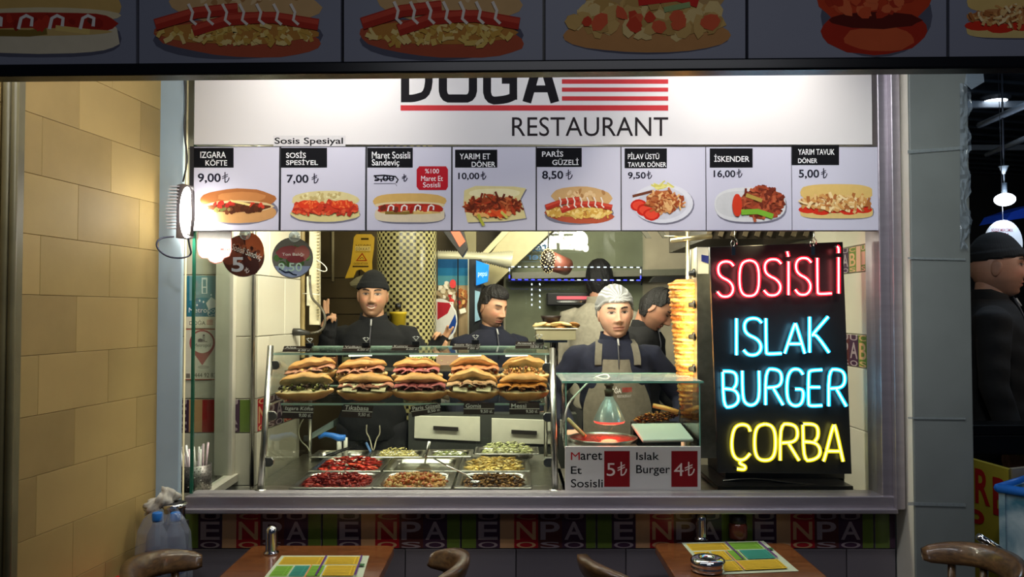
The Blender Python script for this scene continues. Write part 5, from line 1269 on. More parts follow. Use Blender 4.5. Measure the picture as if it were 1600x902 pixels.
    cm.add(vs, [(j * n + k, j * n + (k + 1) % n, (j + 1) * n + (k + 1) % n, (j + 1) * n + k) for j in range(len(prof) - 1) for k in range(n)], collar or jacket, 0, True)
    cm.build('collar', CLOTH, root)
    if zipper:
        zm = MB(); zm.tube([T @ Q(.004, -.085, 1.505), T @ Q(.004, -.108, 1.46), T @ Q(.004, -.131, 1.40), T @ Q(.004, -.138, 1.33)], .004 * s_, 6, (60, 60, 66))
        zm.tube([T @ Q(.004, -.094, 1.50), T @ Q(.006, -.112, 1.468)], .0050 * s_, 6, (170, 170, 170)); zm.build('zip', SOLID, root)
    def shell(name, off, mat, colr, nl=(96, 72), colf=None):
        x, y, z, LO, LA = head_pts(nl[0], nl[1], off=off, feat=0, plump=sp.get('plump', 1))
        m = MB(); m.add([TH_ @ Vector(p) for p in np.stack([x, y, z], -1).reshape(-1, 3)], grid_faces(*nl), colr, 0, True)
        if colf is not None: m.vcol[(0, len(m.v))] = colf(x, y, z, LO, LA).reshape(-1, 3)
        return m.build(name, mat, root)
    if hat:
        def off(x, y, z, LO, LA):
            rim = .031 + .25 * np.clip(y, -.1, .1) * -.35
            m = sst(rim - .006, rim, z); rib = .0005 * np.sin(LO * 60)
            return np.where(m > .5, .0125 + .003 * sst(rim + .03, rim + .02, z) + rib + .006 * sst(.08, .12, z), -.012)
        shell('beanie', off, CLOTH, hat, (180, 90))
    if net:
        def off2(x, y, z, LO, LA):
            rim = .052 - .72 * (y + .06); rim = np.clip(rim, -.04, .052)
            m = z > rim; ag = np.arctan2(z - .075, x); ple = .0010 * np.sin(ag * 15 + 2 * np.sin(z * 90)) * sst(.012, .035, np.hypot(z - .075, x))
            return np.where(m, .009 + ple + .012 * sst(rim + .001, rim + .05, z) + .004 * g(z - rim, .004, .006), -.012)
        def colf(x, y, z, LO, LA):
            ag = np.arctan2(z - .075, x); t = (.5 + .5 * np.sin(ag * 15 + 2 * np.sin(z * 90) + .8 * np.sin(x * 160)))[..., None]; t = t ** 3
            return np.array(L((150, 150, 150))) * (1 - t) + np.array(L((236, 238, 240))) * t
        shell('hair_net', off2, M('net_fabric', vc=True, rough=.7, noise=.15, ns=60, alpha=.86), (220, 220, 220), (240, 110), colf)
    if hair:
        r_ = np.random.RandomState(int(abs(X) * 100)); ph = r_.uniform(0, 6, 4)
        def off3(x, y, z, LO, LA):
            back = y > -.01; hl = np.where(y < -.045, .064 + .1 * np.abs(x) * 0, np.where(y < .015, .064 - (y + .045) * .35 - .035 * sst(-.045, -.03, y), -.075))
            m = z > hl
            ns = .0022 * np.sin(LO * 9 + ph[0] + 5 * LA) + .0012 * np.sin(LO * 23 + ph[1] + 13 * LA) + r_.uniform(-.0012, .0012, LO.shape)
            top_ = hair.get('vol', .012) * sst(.03, .11, z) + hair.get('quiff', 0) * g(y, -.07, .04) * sst(.05, .1, z)
            return np.where(m, hair.get('th', .008) + top_ + ns, -.012)
        shell('hair', off3, HAIR, hair.get('col', (26, 20, 18)), (150, 100))
    if apron:
        am = MB(); nx, nz = 22, 30; vs = []
        for j in range(nz + 1):
            z = 1.40 - j / nz * .74; hw = .112 + .058 * sst(.05, .35, np.array(j / nz)) 
            for i in range(nx + 1):
                q = -1 + 2 * i / nx
                vs.append(T @ (Q(q * float(hw), -.146 + max(0, z - 1.33) * .28 + .045 * q * q - .003 * math.sin(q * 7 + z * 9), z + .004 * q * q)))
        n0 = len(vs); vs += [p + T.to_3x3() @ Vector((0, .003, 0)) for p in vs]
        fs = [(j * (nx + 1) + i, j * (nx + 1) + i + 1, (j + 1) * (nx + 1) + i + 1, (j + 1) * (nx + 1) + i) for j in range(nz) for i in range(nx)]
        am.add(vs, fs + [tuple(n0 + k for k in reversed(q)) for q in fs], apron, 0, True)
        ap = am.build('apron', CLOTH, root)
        sm_ = MB()
        for sd in (1, -1):
            pp = [Q(.097 * sd, -.122, 1.375), Q(.097 * sd, -.120, 1.40), Q(.094 * sd, -.108, 1.435), Q(.088 * sd, -.075, 1.475), Q(.08 * sd, .0, 1.497), Q(.07 * sd, .06, 1.48)]
            w2 = .017; vs = []
            for p in pp: vs += [T @ (p + Vector((-w2, 0, 0))), T @ (p + Vector((w2, 0, 0)))]
            n0 = len(vs); vs += [v_ + Vector((0, .003, -.003)) for v_ in vs]
            fs = [(2 * i, 2 * i + 1, 2 * i + 3, 2 * i + 2) for i in range(len(pp) - 1)]
            sm_.add(vs, fs + [tuple(n0 + k for k in reversed(q)) for q in fs] + [(2 * i, 2 * i + 2, n0 + 2 * i + 2, n0 + 2 * i) for i in range(len(pp) - 1)] + [(2 * i + 1, 2 * i + 3, n0 + 2 * i + 3, n0 + 2 * i + 1) for i in range(len(pp) - 1)], apron, 0, True)
        sm_.build('apron_straps', CLOTH, root)
        if logo:
            c = Canvas(0, eps=.0001, fn=lambda u, v_, l: T @ (Q(u, -.152 + 3.0 * u * u - l, 2.43 - v_)))
            c.text('DOĞA', -.058, .012, 1.160, 1.192, (210, 205, 205), bold=.02)
            for k in range(4): c.rect(.016, 1.165 + k * .006, .066, 1.168 + k * .006, (170, 40, 40))
            c.text('RESTAURANT', -.008, .064, 1.200, 1.213, (180, 176, 176))
            # canvas y runs downward, mirror v
            c.v = [(p[0], p[1], p[2]) for p in c.v]
            c.build('apron_logo', PRINT, root)
    return root
def fixlogo(): pass
# the chef
person('chef in a white hair net, navy zip top and grey apron facing the street', .510, 3.98, P(1, 450, 3.98).z,
       dict(skin=(216, 168, 142), plump=1.04, nose=1.05, stubble=.3, tache=.3, brow=1.0, open=1.0), yaw=.0, head=(.04, .03, -.05), hscale=1.05,
       arms={-1: dict(el=(-.33, .04, 1.20), wr=(-.235, -.22, 1.06), u=(.15, -1, -.15), n=(0, .1, -1), c=(.35, .35, .4, .45), side=1),
             1: dict(el=(.36, .05, 1.19), wr=(.27, -.18, 1.02), u=(-.1, -1, -.3), n=(0, .1, -1), c=(.35, .4, .45, .5), side=-1)},
       jacket=(15, 19, 40), collar=(15, 19, 40), net=True, hair=dict(th=.003, vol=0, col=(34, 26, 22)), apron=(104, 98, 86), logo=True)
# beanie man
s1 = P(1, 425, 4.5).z / 1.75
person('smiling man in a black beanie and black jacket making finger signs with both hands', P(586, 1, 4.5).x, 4.5, P(1, 425, 4.5).z,
       dict(skin=(188, 142, 108), smile=1, tache=.9, stubble=.4, nose=1.1, brow=1.0), head=(.10, .0, .03),
       arms={-1: dict(el=(-.30, -.05, 1.17), wr=(-.205, -.15, 1.425), u=(.0, .05, 1), n=(.35, -1, 0), c=(.03, .06, .95, .95), side=-1, thumb=.8, glove=True),
             1: dict(el=(.33, -.05, 1.17), wr=(.335, -.16, 1.335), u=(.5, -.1, .8), n=(-.2, -1, 0), c=(.1, .25, .85, .9), side=1, thumb=.3, glove=True)},
       jacket=(13, 14, 16), hat=(15, 16, 17))
# second man, looking down to the right
person('bare-headed dark-haired young man in a navy top looking down to the right', P(768, 1, 4.85).x, 4.85, P(1, 448, 4.85).z,
       dict(skin=(186, 140, 110), nose=1.25, stubble=.4, goatee=.8, tache=.5, open=.35), yaw=.35, head=(.42, .22, .04),
       jacket=(13, 16, 34), hair=dict(th=.007, vol=.012, quiff=.016, col=(24, 19, 18)), trousers=(20, 20, 24))
# man behind the chef bending right
person('dark-haired man in a black jacket bent forward to the right behind the chef', P(990, 1, 4.8).x, 4.8, P(1, 455, 4.8).z + .05,
       dict(skin=(170, 122, 96), nose=1.2, stubble=.35, open=.3), yaw=.9, head=(.35, .62, .1), lean=(.0, -.12),
       jacket=(20, 19, 20), hair=dict(th=.007, vol=.008, col=(24, 20, 18)), headoff=(0, -.03, -.03))
# cook with his back to the street
person('cook in a light grey sweater standing with his back to the street', P(934, 1, 5.42).x, 5.42, P(1, 408, 5.42).z,
       dict(skin=(170, 124, 100)), yaw=2.85, head=(.1, .1, 0), arms={q: dict(el=(.25 * q, .02, 1.16), wr=(.24 * q, -.05, .93), u=(0, -.2, -1), n=(-q, 0, 0), c=(.3, .3, .35, .4), side=q) for q in (1, -1)}, jacket=(166, 158, 140), collar=(150, 142, 124), hair=dict(th=.009, vol=.012, col=(20, 18, 20)), zipper=False, trousers=(60, 58, 56))
# man on the street
person('man in a black beanie and dark coat standing in profile in the dark street', P(1538, 1, 3.68).x, 3.68, P(1, 370, 3.68).z,
       dict(skin=(176, 128, 104), nose=1.1, stubble=.3, open=.8), yaw=1.15, head=(.05, -.02, 0), jacket=(15, 15, 17), hat=(14, 14, 16), hscale=1.06, arms={q: dict(el=(.25 * q, .02, 1.16), wr=(.24 * q, -.05, .93), u=(0, -.2, -1), n=(-q, 0, 0), c=(.3, .3, .35, .4), side=q) for q in (1, -1)})
# =============== kitchen background ===============
# mosaic pillar
PX = P(637, 1, 4.98).x
pl = thing('mosaic_pillar', 'round pillar covered in cream and black mosaic behind the beanie man', 'pillar', (PX, 4.98, 0), kind=None)
def mosaic_mat():
    m = bpy.data.materials.new('mosaic'); m.use_nodes = True; nt = m.node_tree; n = nt.nodes; b = n['Principled BSDF']
    uv = n.new('ShaderNodeUVMap'); uv.uv_map = 'UVMap'
    ck = n.new('ShaderNodeTexChecker'); ck.inputs['Scale'].default_value = 1; ck.inputs[1].default_value = (*L((176, 168, 116)), 1); ck.inputs[2].default_value = (*L((30, 26, 18)), 1)
    nt.links.new(uv.outputs[0], ck.inputs[0])
    fr = n.new('ShaderNodeVectorMath'); fr.operation = 'FRACTION'; nt.links.new(uv.outputs[0], fr.inputs[0])
    sb_ = n.new('ShaderNodeVectorMath'); sb_.operation = 'SUBTRACT'; sb_.inputs[1].default_value = (.5, .5, .5); nt.links.new(fr.outputs[0], sb_.inputs[0])
    ab = n.new('ShaderNodeVectorMath'); ab.operation = 'ABSOLUTE'; nt.links.new(sb_.outputs[0], ab.inputs[0])
    sp = n.new('ShaderNodeSeparateXYZ'); nt.links.new(ab.outputs[0], sp.inputs[0])
    mxm = n.new('ShaderNodeMath'); mxm.operation = 'MAXIMUM'; nt.links.new(sp.outputs[0], mxm.inputs[0]); nt.links.new(sp.outputs[1], mxm.inputs[1])
    gt = n.new('ShaderNodeMath'); gt.operation = 'GREATER_THAN'; gt.inputs[1].default_value = .39; nt.links.new(mxm.outputs[0], gt.inputs[0])
    mx = n.new('ShaderNodeMix'); mx.data_type = 'RGBA'; mx.inputs[7].default_value = (*L((150, 140, 96)), 1)
    nt.links.new(gt.outputs[0], mx.inputs[0]); nt.links.new(ck.outputs[0], mx.inputs[6]); nt.links.new(mx.outputs[2], b.inputs['Base Color'])
    b.inputs['Roughness'].default_value = .25
    return m
def pillar():
    R_ = .185; n = 56; me = bpy.data.meshes.new('mosaic_shaft'); vs = []; 
    for z in (0, 2.62):
        for k in range(n + 1):
            a = 2 * PI * k / n; vs.append((R_ * math.cos(a), R_ * math.sin(a), z))
    fs = [(k, k + 1, n + 1 + k + 1, n + 1 + k) for k in range(n)]
    me.from_pydata(vs, [], fs); uv = me.uv_layers.new(name='UVMap'); cell = 2 * PI * R_ / 56
    for p in me.polygons:
        p.use_smooth = True
        for li in p.loop_indices:
            vi = me.loops[li].vertex_index; k = vi % (n + 1); uv.data[li].uv = (k, me.vertices[vi].co.z / cell)
    me.materials.append(mosaic_mat()); o = bpy.data.objects.new('mosaic_shaft', me); COL.objects.link(o); o.parent = pl; W[o] = W[pl]
pillar()
# left strip: pipe, trunking, power strip, plug
Y4 = 4.0
def tb(name, label, cat, pts, r, col, n=8, mat=None): return one(lambda m: m.stube(pts, r, n, col), name, mat or SOLID, label=label, cat=cat)
pp_ = thing('ribbed_conduit', 'tan ribbed conduit running up the inner left corner', 'pipe', tuple(P(473, 540, Y4)))
def rib(m):
    a, b = P(472, 560, Y4), P(472, 350, Y4); pts = []; rs = []
    for k in range(120): pts.append(a.lerp(b, k / 119)); rs.append(.014 + .002 * (k % 2))
    m.tube(pts, rs, 10, (150, 130, 84))
one(rib, 'conduit_tube', SOLID, pp_)
one(lambda m: m.tube([P(465, 560, 4.02), P(465, 350, 4.02)], .012, 8, (120, 104, 70)), 'second_tube', SOLID, pp_)
tk = thing('cable_trunking', 'vertical white plastic cable trunking inside the left corner', 'trunking', tuple(P(490, 508, Y4)))
one(lambda m: m.hexa([P(483, 508, Y4), P(499, 508, Y4), P(499, 350, Y4), P(483, 350, Y4)], (0, .03, 0), (206, 196, 164)), 'trunking_body', SOLID, tk, bevel=.003)
one(lambda m: [m.box(P(497, 352 + k * 5, Y4 - .006), (.012, .012, .006), (170, 158, 120)) for k in range(30)], 'ribbing', SOLID, tk)
one(lambda m: m.hexa([P(479, 478, Y4 - .01), P(484, 478, Y4 - .01), P(484, 432, Y4 - .01), P(479, 432, Y4 - .01)], (0, .02, 0), (216, 208, 180)), 'narrow_strip', SOLID, tk, bevel=.002)
tb('wire_hook', 'thin white wire hook beside the tuna price disc', 'hook', [P(494, 406, 3.9), P(502, 410, 3.9), P(510, 418, 3.9), P(511, 423, 3.9), P(506, 425, 3.9), P(494, 420, 3.9)], .0025, (214, 208, 190), 6)
tb('cable_tie', 'white cable tie around the trunking', 'cable tie', [P(473, 459, 3.96), P(484, 459, 3.94), P(500, 461, 3.96)], .0025, (226, 220, 200), 6)
so = thing('wall_socket', 'white double wall socket with a dark plug in the inner left wall', 'socket', tuple(P(456, 540, 3.86)))
one(lambda m: m.hexa([P(448, 542, 3.86), P(461, 542, 3.9), P(461, 505, 3.9), P(448, 505, 3.86)], (.02, .02, 0), (206, 202, 184)), 'plate', SOLID, so, bevel=.003)
one(lambda m: m.tube([P(456, 519, 3.84), P(468, 519, 3.83), P(484, 521, 3.84)], [.018, .018, .008], 10, (40, 38, 34)), 'plug', SOLID, so)
tb('grey_cable', 'dark grey cable looping from the plug up to the trunking', 'cable', [P(484, 521, 3.84), P(500, 519, 3.85), P(508, 508, 3.86), P(508, 492, 3.86), P(500, 478, 3.88), P(488, 468, 3.92), P(485, 455, 3.94), P(484, 430, 3.94)], .006, (70, 64, 50))
tb('white_rod', 'thin white vertical rod on the brown back wall', 'rod', [P(520, 350, 6.37), P(520, 440, 6.37)], .012, (196, 180, 140))
# wet floor sign
Ys = 5.9
wfs = thing('wet_floor_sign', 'yellow plastic wet floor sign hung up on the brown back wall', 'sign', tuple(P(562, 436, Ys)))
def wf_(m):
    q = [(557, 366), (580, 366), (585, 371), (584, 388), (581, 410), (582, 434), (573, 434), (571, 426), (564, 421), (557, 423), (552, 434), (539, 435), (548, 412), (551, 390), (553, 371)]
    vs = [P(x, y, Ys) for x, y in q]; n = len(vs); vs += [v + Vector((0, .02, 0)) for v in vs]
    m.add(vs, [tuple(range(n)), tuple(range(2 * n - 1, n - 1, -1))] + [(k, n + k, n + (k + 1) % n, (k + 1) % n) for k in range(n)], (216, 172, 30))
one(wf_, 'plastic_board', SOLID, wfs)
c = Canvas(Ys - .001, eps=.0003); c.rect(564, 372, 576, 375, (80, 60, 20)); c.text('UYARI', 556, 579, 382, 384.5, (60, 44, 20)); c.rect(555, 385, 579, 392, (226, 200, 120)); c.text('DİKKAT', 556, 578, 385.5, 391.5, (80, 40, 20)); c.text('KAYGAN ZEMİN', 556, 578, 392.6, 394.6, (60, 44, 20))
c.poly([(556, 408), (574, 408), (566, 395)], (170, 60, 20)); c.poly([(559, 406.5), (571, 406.5), (566, 398)], (220, 180, 50)); c.strip([(562, 405), (566, 402), (568, 405)], 1, (90, 40, 20)); c.rect(551, 415.5, 576, 417.5, (60, 44, 20)); c.text('CAUTION WET FLOOR', 553, 575, 410.5, 413.5, (90, 64, 24))
c.build('lettering', PRINT, wfs)
def bag(m):
    r_ = random.Random(4); q = [(571, 428), (556, 434), (546, 442), (548, 447), (558, 452), (563, 460), (567, 474), (576, 470), (582, 450), (580, 432)]
    vs = [P(x, y, 5.9 + r_.uniform(-.02, .02)) for x, y in q] + [P(566, 445, 5.82)]; n = len(q)
    m.add(vs, [(k, (k + 1) % n, n) for k in range(n)], (170, 160, 120)); m.add([v + Vector((0, .05, 0)) for v in vs[:n]] + [P(566, 445, 5.98)], [(k, (k + 1) % n, n) for k in range(n)], (170, 160, 120))
one(bag, 'plastic_bag', M('cloudy_plastic', (176, 168, 132), rough=.3, alpha=.7), label='cloudy plastic bag hanging under the wet floor sign', cat='bag')
# yellow bucket with handle
by = 4.75
bk = thing('yellow_tub', 'yellow tub with dark utensil standing before the mosaic pillar', 'tub', tuple(P(622, 510, by)))
one(lambda m: m.lathe([(.042, -.02), (.048, .07), (.052, .072), (.052, .085), (.046, .085)], P(622, 510, by), 24, (206, 176, 40)), 'tub_body', SOLID, bk)
one(lambda m: m.tube([P(623, 484, by), P(622, 478, by), P(620, 474, by)], [.016, .02, .01], 8, (20, 18, 18)), 'dark_utensil', SOLID, bk)
one(lambda m: m.bb((P(600, 1, by).x, by - .08, P(1, 530, by).z), (P(650, 1, by).x, by + .04, P(1, 516, by).z), (30, 28, 26)), 'dark_shelf', SOLID, label='small dark shelf carrying the yellow tub', cat='shelf')
# heaters
ht = thing('hanging_heater', 'tilted black infrared heater with an orange glow at the ceiling by the pillar', 'heater', tuple(P(708, 400, 4.6)))
one(lambda m: (m.hexa([P(684, 352, 4.6), P(722, 402, 4.6), P(731, 388, 4.6), P(722, 352, 4.6)], (0, .08, 0), (34, 28, 22)), m.tube([P(716, 356, 4.64), P(716, 356, 4.64) + Vector((0, 0, .55))], .012, 8, (40, 36, 30))), 'heater_housing', SOLID, ht, bevel=.004)
one(lambda m: m.hexa([P(702, 358, 4.595), P(718, 386, 4.595), P(727, 377, 4.595), P(713, 352, 4.595)], (0, .003, 0)), 'glowing_element', M('heater_orange', (200, 60, 30), rough=.3, emit=(1, .22, .08), es=.9), ht)
ht = thing('hanging_heater', 'long black infrared heater with a pink element on the steel kitchen wall', 'heater', tuple(P(896, 478, 5.6)))
one(lambda m: m.hexa([P(854, 478, 5.6), P(936, 478, 5.6), P(936, 457, 5.6), P(854, 457, 5.6)], (0, .08, 0), (22, 22, 24)), 'heater_housing', SOLID, ht, bevel=.01)
one(lambda m: m.hexa([P(870, 468, 5.595), P(930, 468, 5.595), P(930, 463, 5.595), P(870, 463, 5.595)], (0, .004, 0)), 'glowing_element', M('heater_pink', (190, 60, 70), rough=.3, emit=(1, .2, .25), es=.6), ht)
one(lambda m: m.hexa([P(870, 473, 5.59), P(930, 473, 5.59), P(930, 470, 5.59), P(870, 470, 5.59)], (0, .01, 0)), 'reflector_strip', CHROME, ht)
# duct
def duct(m):
    a, b = P(683, 400, 5.2), P(800, 400, 5.2); pts = []; rs = []
    for k in range(64): pts.append(a.lerp(b, k / 63) + Vector((0, 0, -.03 * (k / 63) ** 2))); rs.append(.028 + .010 * (k % 2) + (.03 * max(0, (k - 42) / 21) if k > 42 else 0))
    m.tube(pts, rs, 14, (206, 200, 170))
one(duct, 'flexible_duct', M('foil_duct', vc=True, rough=.4, metal=.3), label='crinkled pale flexible duct above the drinks fridge', cat='duct')
# diagonal stair beam
sbm = thing('stair_stringer', 'pale diagonal stair beam crossing the upper back of the kitchen', 'beam', tuple(P(760, 440, 5.5)))
one(lambda m: m.hexa([P(740, 432, 5.5), P(765, 452, 5.5), P(880, 345, 5.5), P(805, 345, 5.5)], (0, .2, 0), (196, 184, 136)), 'beam_body', SOLID, sbm)
one(lambda m: (m.hexa([P(744, 405, 5.48), P(750, 410, 5.48), P(812, 345, 5.48), P(800, 345, 5.48)], (0, .05, 0), (214, 202, 156))), 'beam_rail', SOLID, sbm)
structure('trim_5', lambda m: (m.hexa([P(722, 400, 5.9), P(744, 400, 5.9), P(744, 345, 5.9), P(722, 345, 5.9)], (0, .1, 0), (176, 164, 118)), m.hexa([P(744, 470, 6.0), P(752, 470, 6.0), P(790, 400, 6.0), P(780, 400, 6.0)], (0, .02, 0), (90, 90, 70))), SOLID)
# fridge
Yg = 5.1
fg = thing('drinks_fridge', 'dark drinks fridge with a lit blue sign and a printed beach scene on its side', 'fridge', (P(725, 1, Yg).x, Yg + .3, 0))
one(lambda m: (m.hexa([P(684, 700, Yg), P(752, 700, Yg), P(752, 405, Yg), P(684, 405, Yg)], (0, .6, 0), (22, 24, 26))), 'cabinet', SOLID, fg)
c = Canvas(Yg - .001, eps=.0004)
c.rect(684, 405, 733, 560, (150, 128, 96)); c.rect(684, 405, 733, 420, (24, 70, 110)); c.rect(684, 419, 733, 432, (30, 92, 128)); c.rect(684, 431, 733, 446, (66, 118, 130))
r_ = random.Random(2); dots(c, r_, 700, 455, 18, 12, [(190, 176, 150), (206, 196, 176), (150, 130, 100)], 30, 4); dots(c, r_, 722, 468, 10, 16, [(196, 150, 90), (150, 90, 50), (110, 60, 36)], 26, 4)
c.blob(708, 444, 5, 7, (190, 60, 60), n=12); dots(c, r_, 706, 470, 12, 8, [(196, 60, 50), (150, 40, 40)], 10, 4)
c.rect(685, 472, 709, 530, (206, 200, 190)); c.blob(688, 500, 27, 33, (196, 192, 186), n=28); c.poly([(684, 472), (707, 474), (700, 490), (684, 500)], (150, 30, 40)); c.poly([(712, 490), (714, 505), (708, 520), (696, 530), (702, 510)], (26, 60, 130))
c.strip([(704, 474), (712, 486), (715, 502), (711, 518), (702, 530)], 2, (220, 220, 214)); c.rect(715, 405, 717, 560, (20, 22, 24)); c.poly([(718, 484), (727, 481), (729, 488), (720, 491)], (226, 220, 200)); c.rect(731.5, 405, 733, 560, (170, 170, 150))
c.build('side_print', PRINT, fg)
lsn = one(lambda m: m.hexa([P(744, 446, Yg - .1), P(762, 440, Yg - .04), P(764, 414, Yg - .04), P(744, 407, Yg - .1)], (0, .06, 0)), 'lit_sign', M('lit_blue_sign', (20, 110, 190), rough=.3, emit=(.02, .22, .7), es=.8, noise=.3, ns=20), fg)
c = Canvas(Yg - .11, eps=.0006); c.text('pepsi', 747, 761, 424, 434, (190, 220, 240)); c.build('sign_lettering', PRINT, fg)
one(lambda m: m.hexa([P(742, 503, Yg - .02), P(750, 500, Yg - .02), P(750, 456, Yg - .02), P(742, 454, Yg - .02)], (0, .02, 0)), 'lit_door_glass', M('cool_lit_glass', (120, 150, 160), rough=.2, emit=(.4, .6, .7), es=.35), fg)
# reflection of service lettering, drawn reversed as print on a glass partition
gp = thing('glass_partition', 'glass kitchen partition carrying a reflection of blue lettering drawn reversed', 'partition', tuple(P(880, 540, 5.2)))
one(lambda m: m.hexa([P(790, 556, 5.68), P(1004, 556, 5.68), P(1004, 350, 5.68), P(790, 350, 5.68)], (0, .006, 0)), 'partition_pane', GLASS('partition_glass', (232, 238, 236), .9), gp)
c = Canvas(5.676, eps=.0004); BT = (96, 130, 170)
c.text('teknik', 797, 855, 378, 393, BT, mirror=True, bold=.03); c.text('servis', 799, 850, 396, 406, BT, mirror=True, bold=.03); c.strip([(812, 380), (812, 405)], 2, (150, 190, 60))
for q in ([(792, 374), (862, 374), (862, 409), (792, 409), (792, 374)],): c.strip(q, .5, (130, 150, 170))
c.build('reflected_lettering', PRINT, gp)
# reflected LED sign, modelled as glowing dashes
led_ = thing('led_reflection', 'rectangular reflection of an LED sign, modelled as small glowing blue and white dashes', 'reflection', tuple(P(900, 440, 4.7)))
EW = EMIT('led_white', (.75, .85, 1), 2.2); EB = EMIT('led_blue', (.05, .06, 1), 3.5)
YL_ = 4.7
def dash(x0, y0, x1, y1, mat):
    one(lambda m: m.tube([P(x0, y0, YL_), P(x1, y1, YL_)], .0035, 6), 'led_dash', mat, led_)
one(lambda m: (m.tube([P(794, 418, YL_ + .006), P(1003, 418, YL_ + .006)], .003, 6, (20, 20, 24)), m.tube([P(794, 439, YL_ + .006), P(1003, 439, YL_ + .006)], .003, 6, (20, 20, 60)), m.tube([P(1002, 417, YL_ + .006), P(1002, 446, YL_ + .006)], .005, 6, (20, 20, 24)), m.tube([P(796, 417, YL_ + .006), P(796, 440, YL_ + .006)], .003, 6, (20, 20, 24))), 'led_rail', SOLID, led_)
for k in range(20):
    x = 799 + k * 10.3
    dash(x, 417 + .05 * k, x + 4.5, 417 + .05 * k, EW); dash(x, 437 + .05 * k, x + 5.5, 437.2 + .05 * k, EB if k < 9 or k % 2 else EW)
dash(796, 419, 796, 424, EW); dash(796, 430, 796, 435, EB); dash(1001, 421, 1001, 427, EW); dash(1001, 431, 1001, 436, EB)
for k in range(5): dash(831, 443 + k * 8, 831, 446 + k * 8, EW); dash(843, 443 + k * 9, 844, 446 + k * 9, EW)
# hanging bright bulb
bl = thing('kitchen_bulb', 'bright bare lamp with glare hanging before the steel kitchen wall', 'lamp', tuple(P(905, 385, 4.6)))
one(lambda m: m.ell(P(906, 376, 4.6), (.046, .046, .055), 20, 14), 'bulb', EMIT('bulb_white', (1, .96, .85), 14), bl)
one(lambda m: m.tube([P(906, 366, 4.6), P(906, 330, 4.6)], .012, 8, (60, 60, 60)), 'stem', SOLID, bl)
lamp('bulb_light', 'POINT', P(906, 380, 4.45), 8, (1, .93, .76), .05)
for k, (x, y, r) in enumerate(((877, 367, .014), (887, 378, .018), (894, 386, .012), (915, 388, .018))):
    one(lambda m: (m.ell(P(x, y, 4.7), (r, r, r * 1.2), 10, 8)), 'small_bulb', EMIT('small_bulb_white', (1, .95, .85), 5), bl)
one(lambda m: m.tube([P(868, 358, 4.7), P(900, 392, 4.7), P(915, 392, 4.7)], .004, 6, (120, 120, 110)), 'bulb_arm', SOLID, bl)
# studded ball modelling a reflection of people, no lamp there
for lab, px, py, r in (('round studded ball modelling a reflection of people under the reversed lettering', 856, 408, 14),):
    t = thing('reflection_ball', lab, 'lamp', tuple(P(px, py + r, 4.75)))
    R_ = r / 1250 * 4.75; cc = P(px, py, 4.75)
    one(lambda m: (m.ell(cc, (R_ * .8, R_, R_ * 1.35), 20, 14, (30, 22, 18)), m.tube([cc + Vector((.02, .02, 0)), cc + Vector((.12, .1, -.03))], [R_ * 1.1, R_ * 1.0], 16, (110, 62, 50))), 'shade', SOLID, t)
    def studs(m):
        for k in range(110):
            z = 1 - 2 * (k + .5) / 110; a = k * 2.4; q = math.sqrt(1 - z * z)
            if math.sin(a) * q > .3: continue
            m.box(cc + Vector((R_ * .82 * q * math.cos(a), R_ * 1.02 * q * math.sin(a), R_ * 1.38 * z)), (.006, .004, .005), (214, 196, 150), rot=(0, a, z))
    one(studs, 'studs', SOLID, t, kind='stuff')
    one(lambda m: m.tube([cc + Vector((0, 0, R_)), P(px + 2, 350, 4.75)], .004, 6, (40, 40, 40)), 'cord', SOLID, t)
# bread tray and bowl
bt = thing('bread_container', 'clear plastic container of flat breads on a pedestal near the chef', 'container', tuple(P(866, 545, 4.15)))
a, b = P(835, 532, 4.1), P(903, 513, 4.1)
one(lambda m: (m.bb((a.x + .01, 4.1, a.z), (b.x - .01, 4.3, b.z - .005), (150, 144, 116)), m.bb((a.x, 4.09, b.z - .006), (b.x, 4.31, b.z), (206, 200, 170))), 'container_box', M('milky_plastic', vc=True, rough=.25, alpha=.85), bt, bevel=.004)
def breads(m):
    r_ = random.Random(3)
    for k in range(22): m.ell(P(r_.uniform(842, 898), 511 - r_.uniform(0, 5), 4.2 + r_.uniform(-.06, .06)), (.045, .03, .008), 12, 6, r_.choice([(196, 160, 96), (170, 120, 66), (214, 186, 130)]), rot=(r_.uniform(-.3, .3), r_.uniform(-.3, .3), r_.uniform(0, 3)))
one(breads, 'flat_breads', BREAD, bt, kind='stuff')
one(lambda m: (m.tube([P(866, 533, 4.2), P(866, 700, 4.2)], .022, 14), m.bb((P(846, 1, 4.1).x, 4.12, a.z - .012), (P(886, 1, 4.1).x, 4.28, a.z))), 'pedestal', CHROME, bt)
one(lambda m: m.lathe([(.036, .0), (.05, .035), (.056, .05), (.050, .05), (.03, .008)], P(861, 508, 4.3), 20, (40, 28, 24)), 'dark_bowl', SOLID, label='small dark bowl standing behind the flat breads', cat='bowl')
# range hood
hd = thing('steel_hood', 'dull steel extractor hood edge across the kitchen wall', 'hood', tuple(P(1000, 430, 5.6)))
one(lambda m: (m.hexa([P(800, 436, 5.5), P(1075, 430, 5.5), P(1075, 420, 5.5), P(800, 426, 5.5)], (0, .25, 0), (96, 94, 80)), m.hexa([P(1016, 441, 5.3), P(1046, 441, 5.3), P(1075, 432, 5.3), P(1024, 432, 5.3)], (0, .1, 0), (24, 22, 20))), 'hood_lip', SOLID, hd)
for k in range(5):
    one(lambda m: m.hexa([P(1010 + k * 26, 372, 5.0), P(1018 + k * 26, 372, 5.0), P(1000 + k * 26, 345, 5.0), P(990 + k * 26, 345, 5.0)], (0, .02, 0), (96, 92, 80)), 'louver', SOLID, hd)
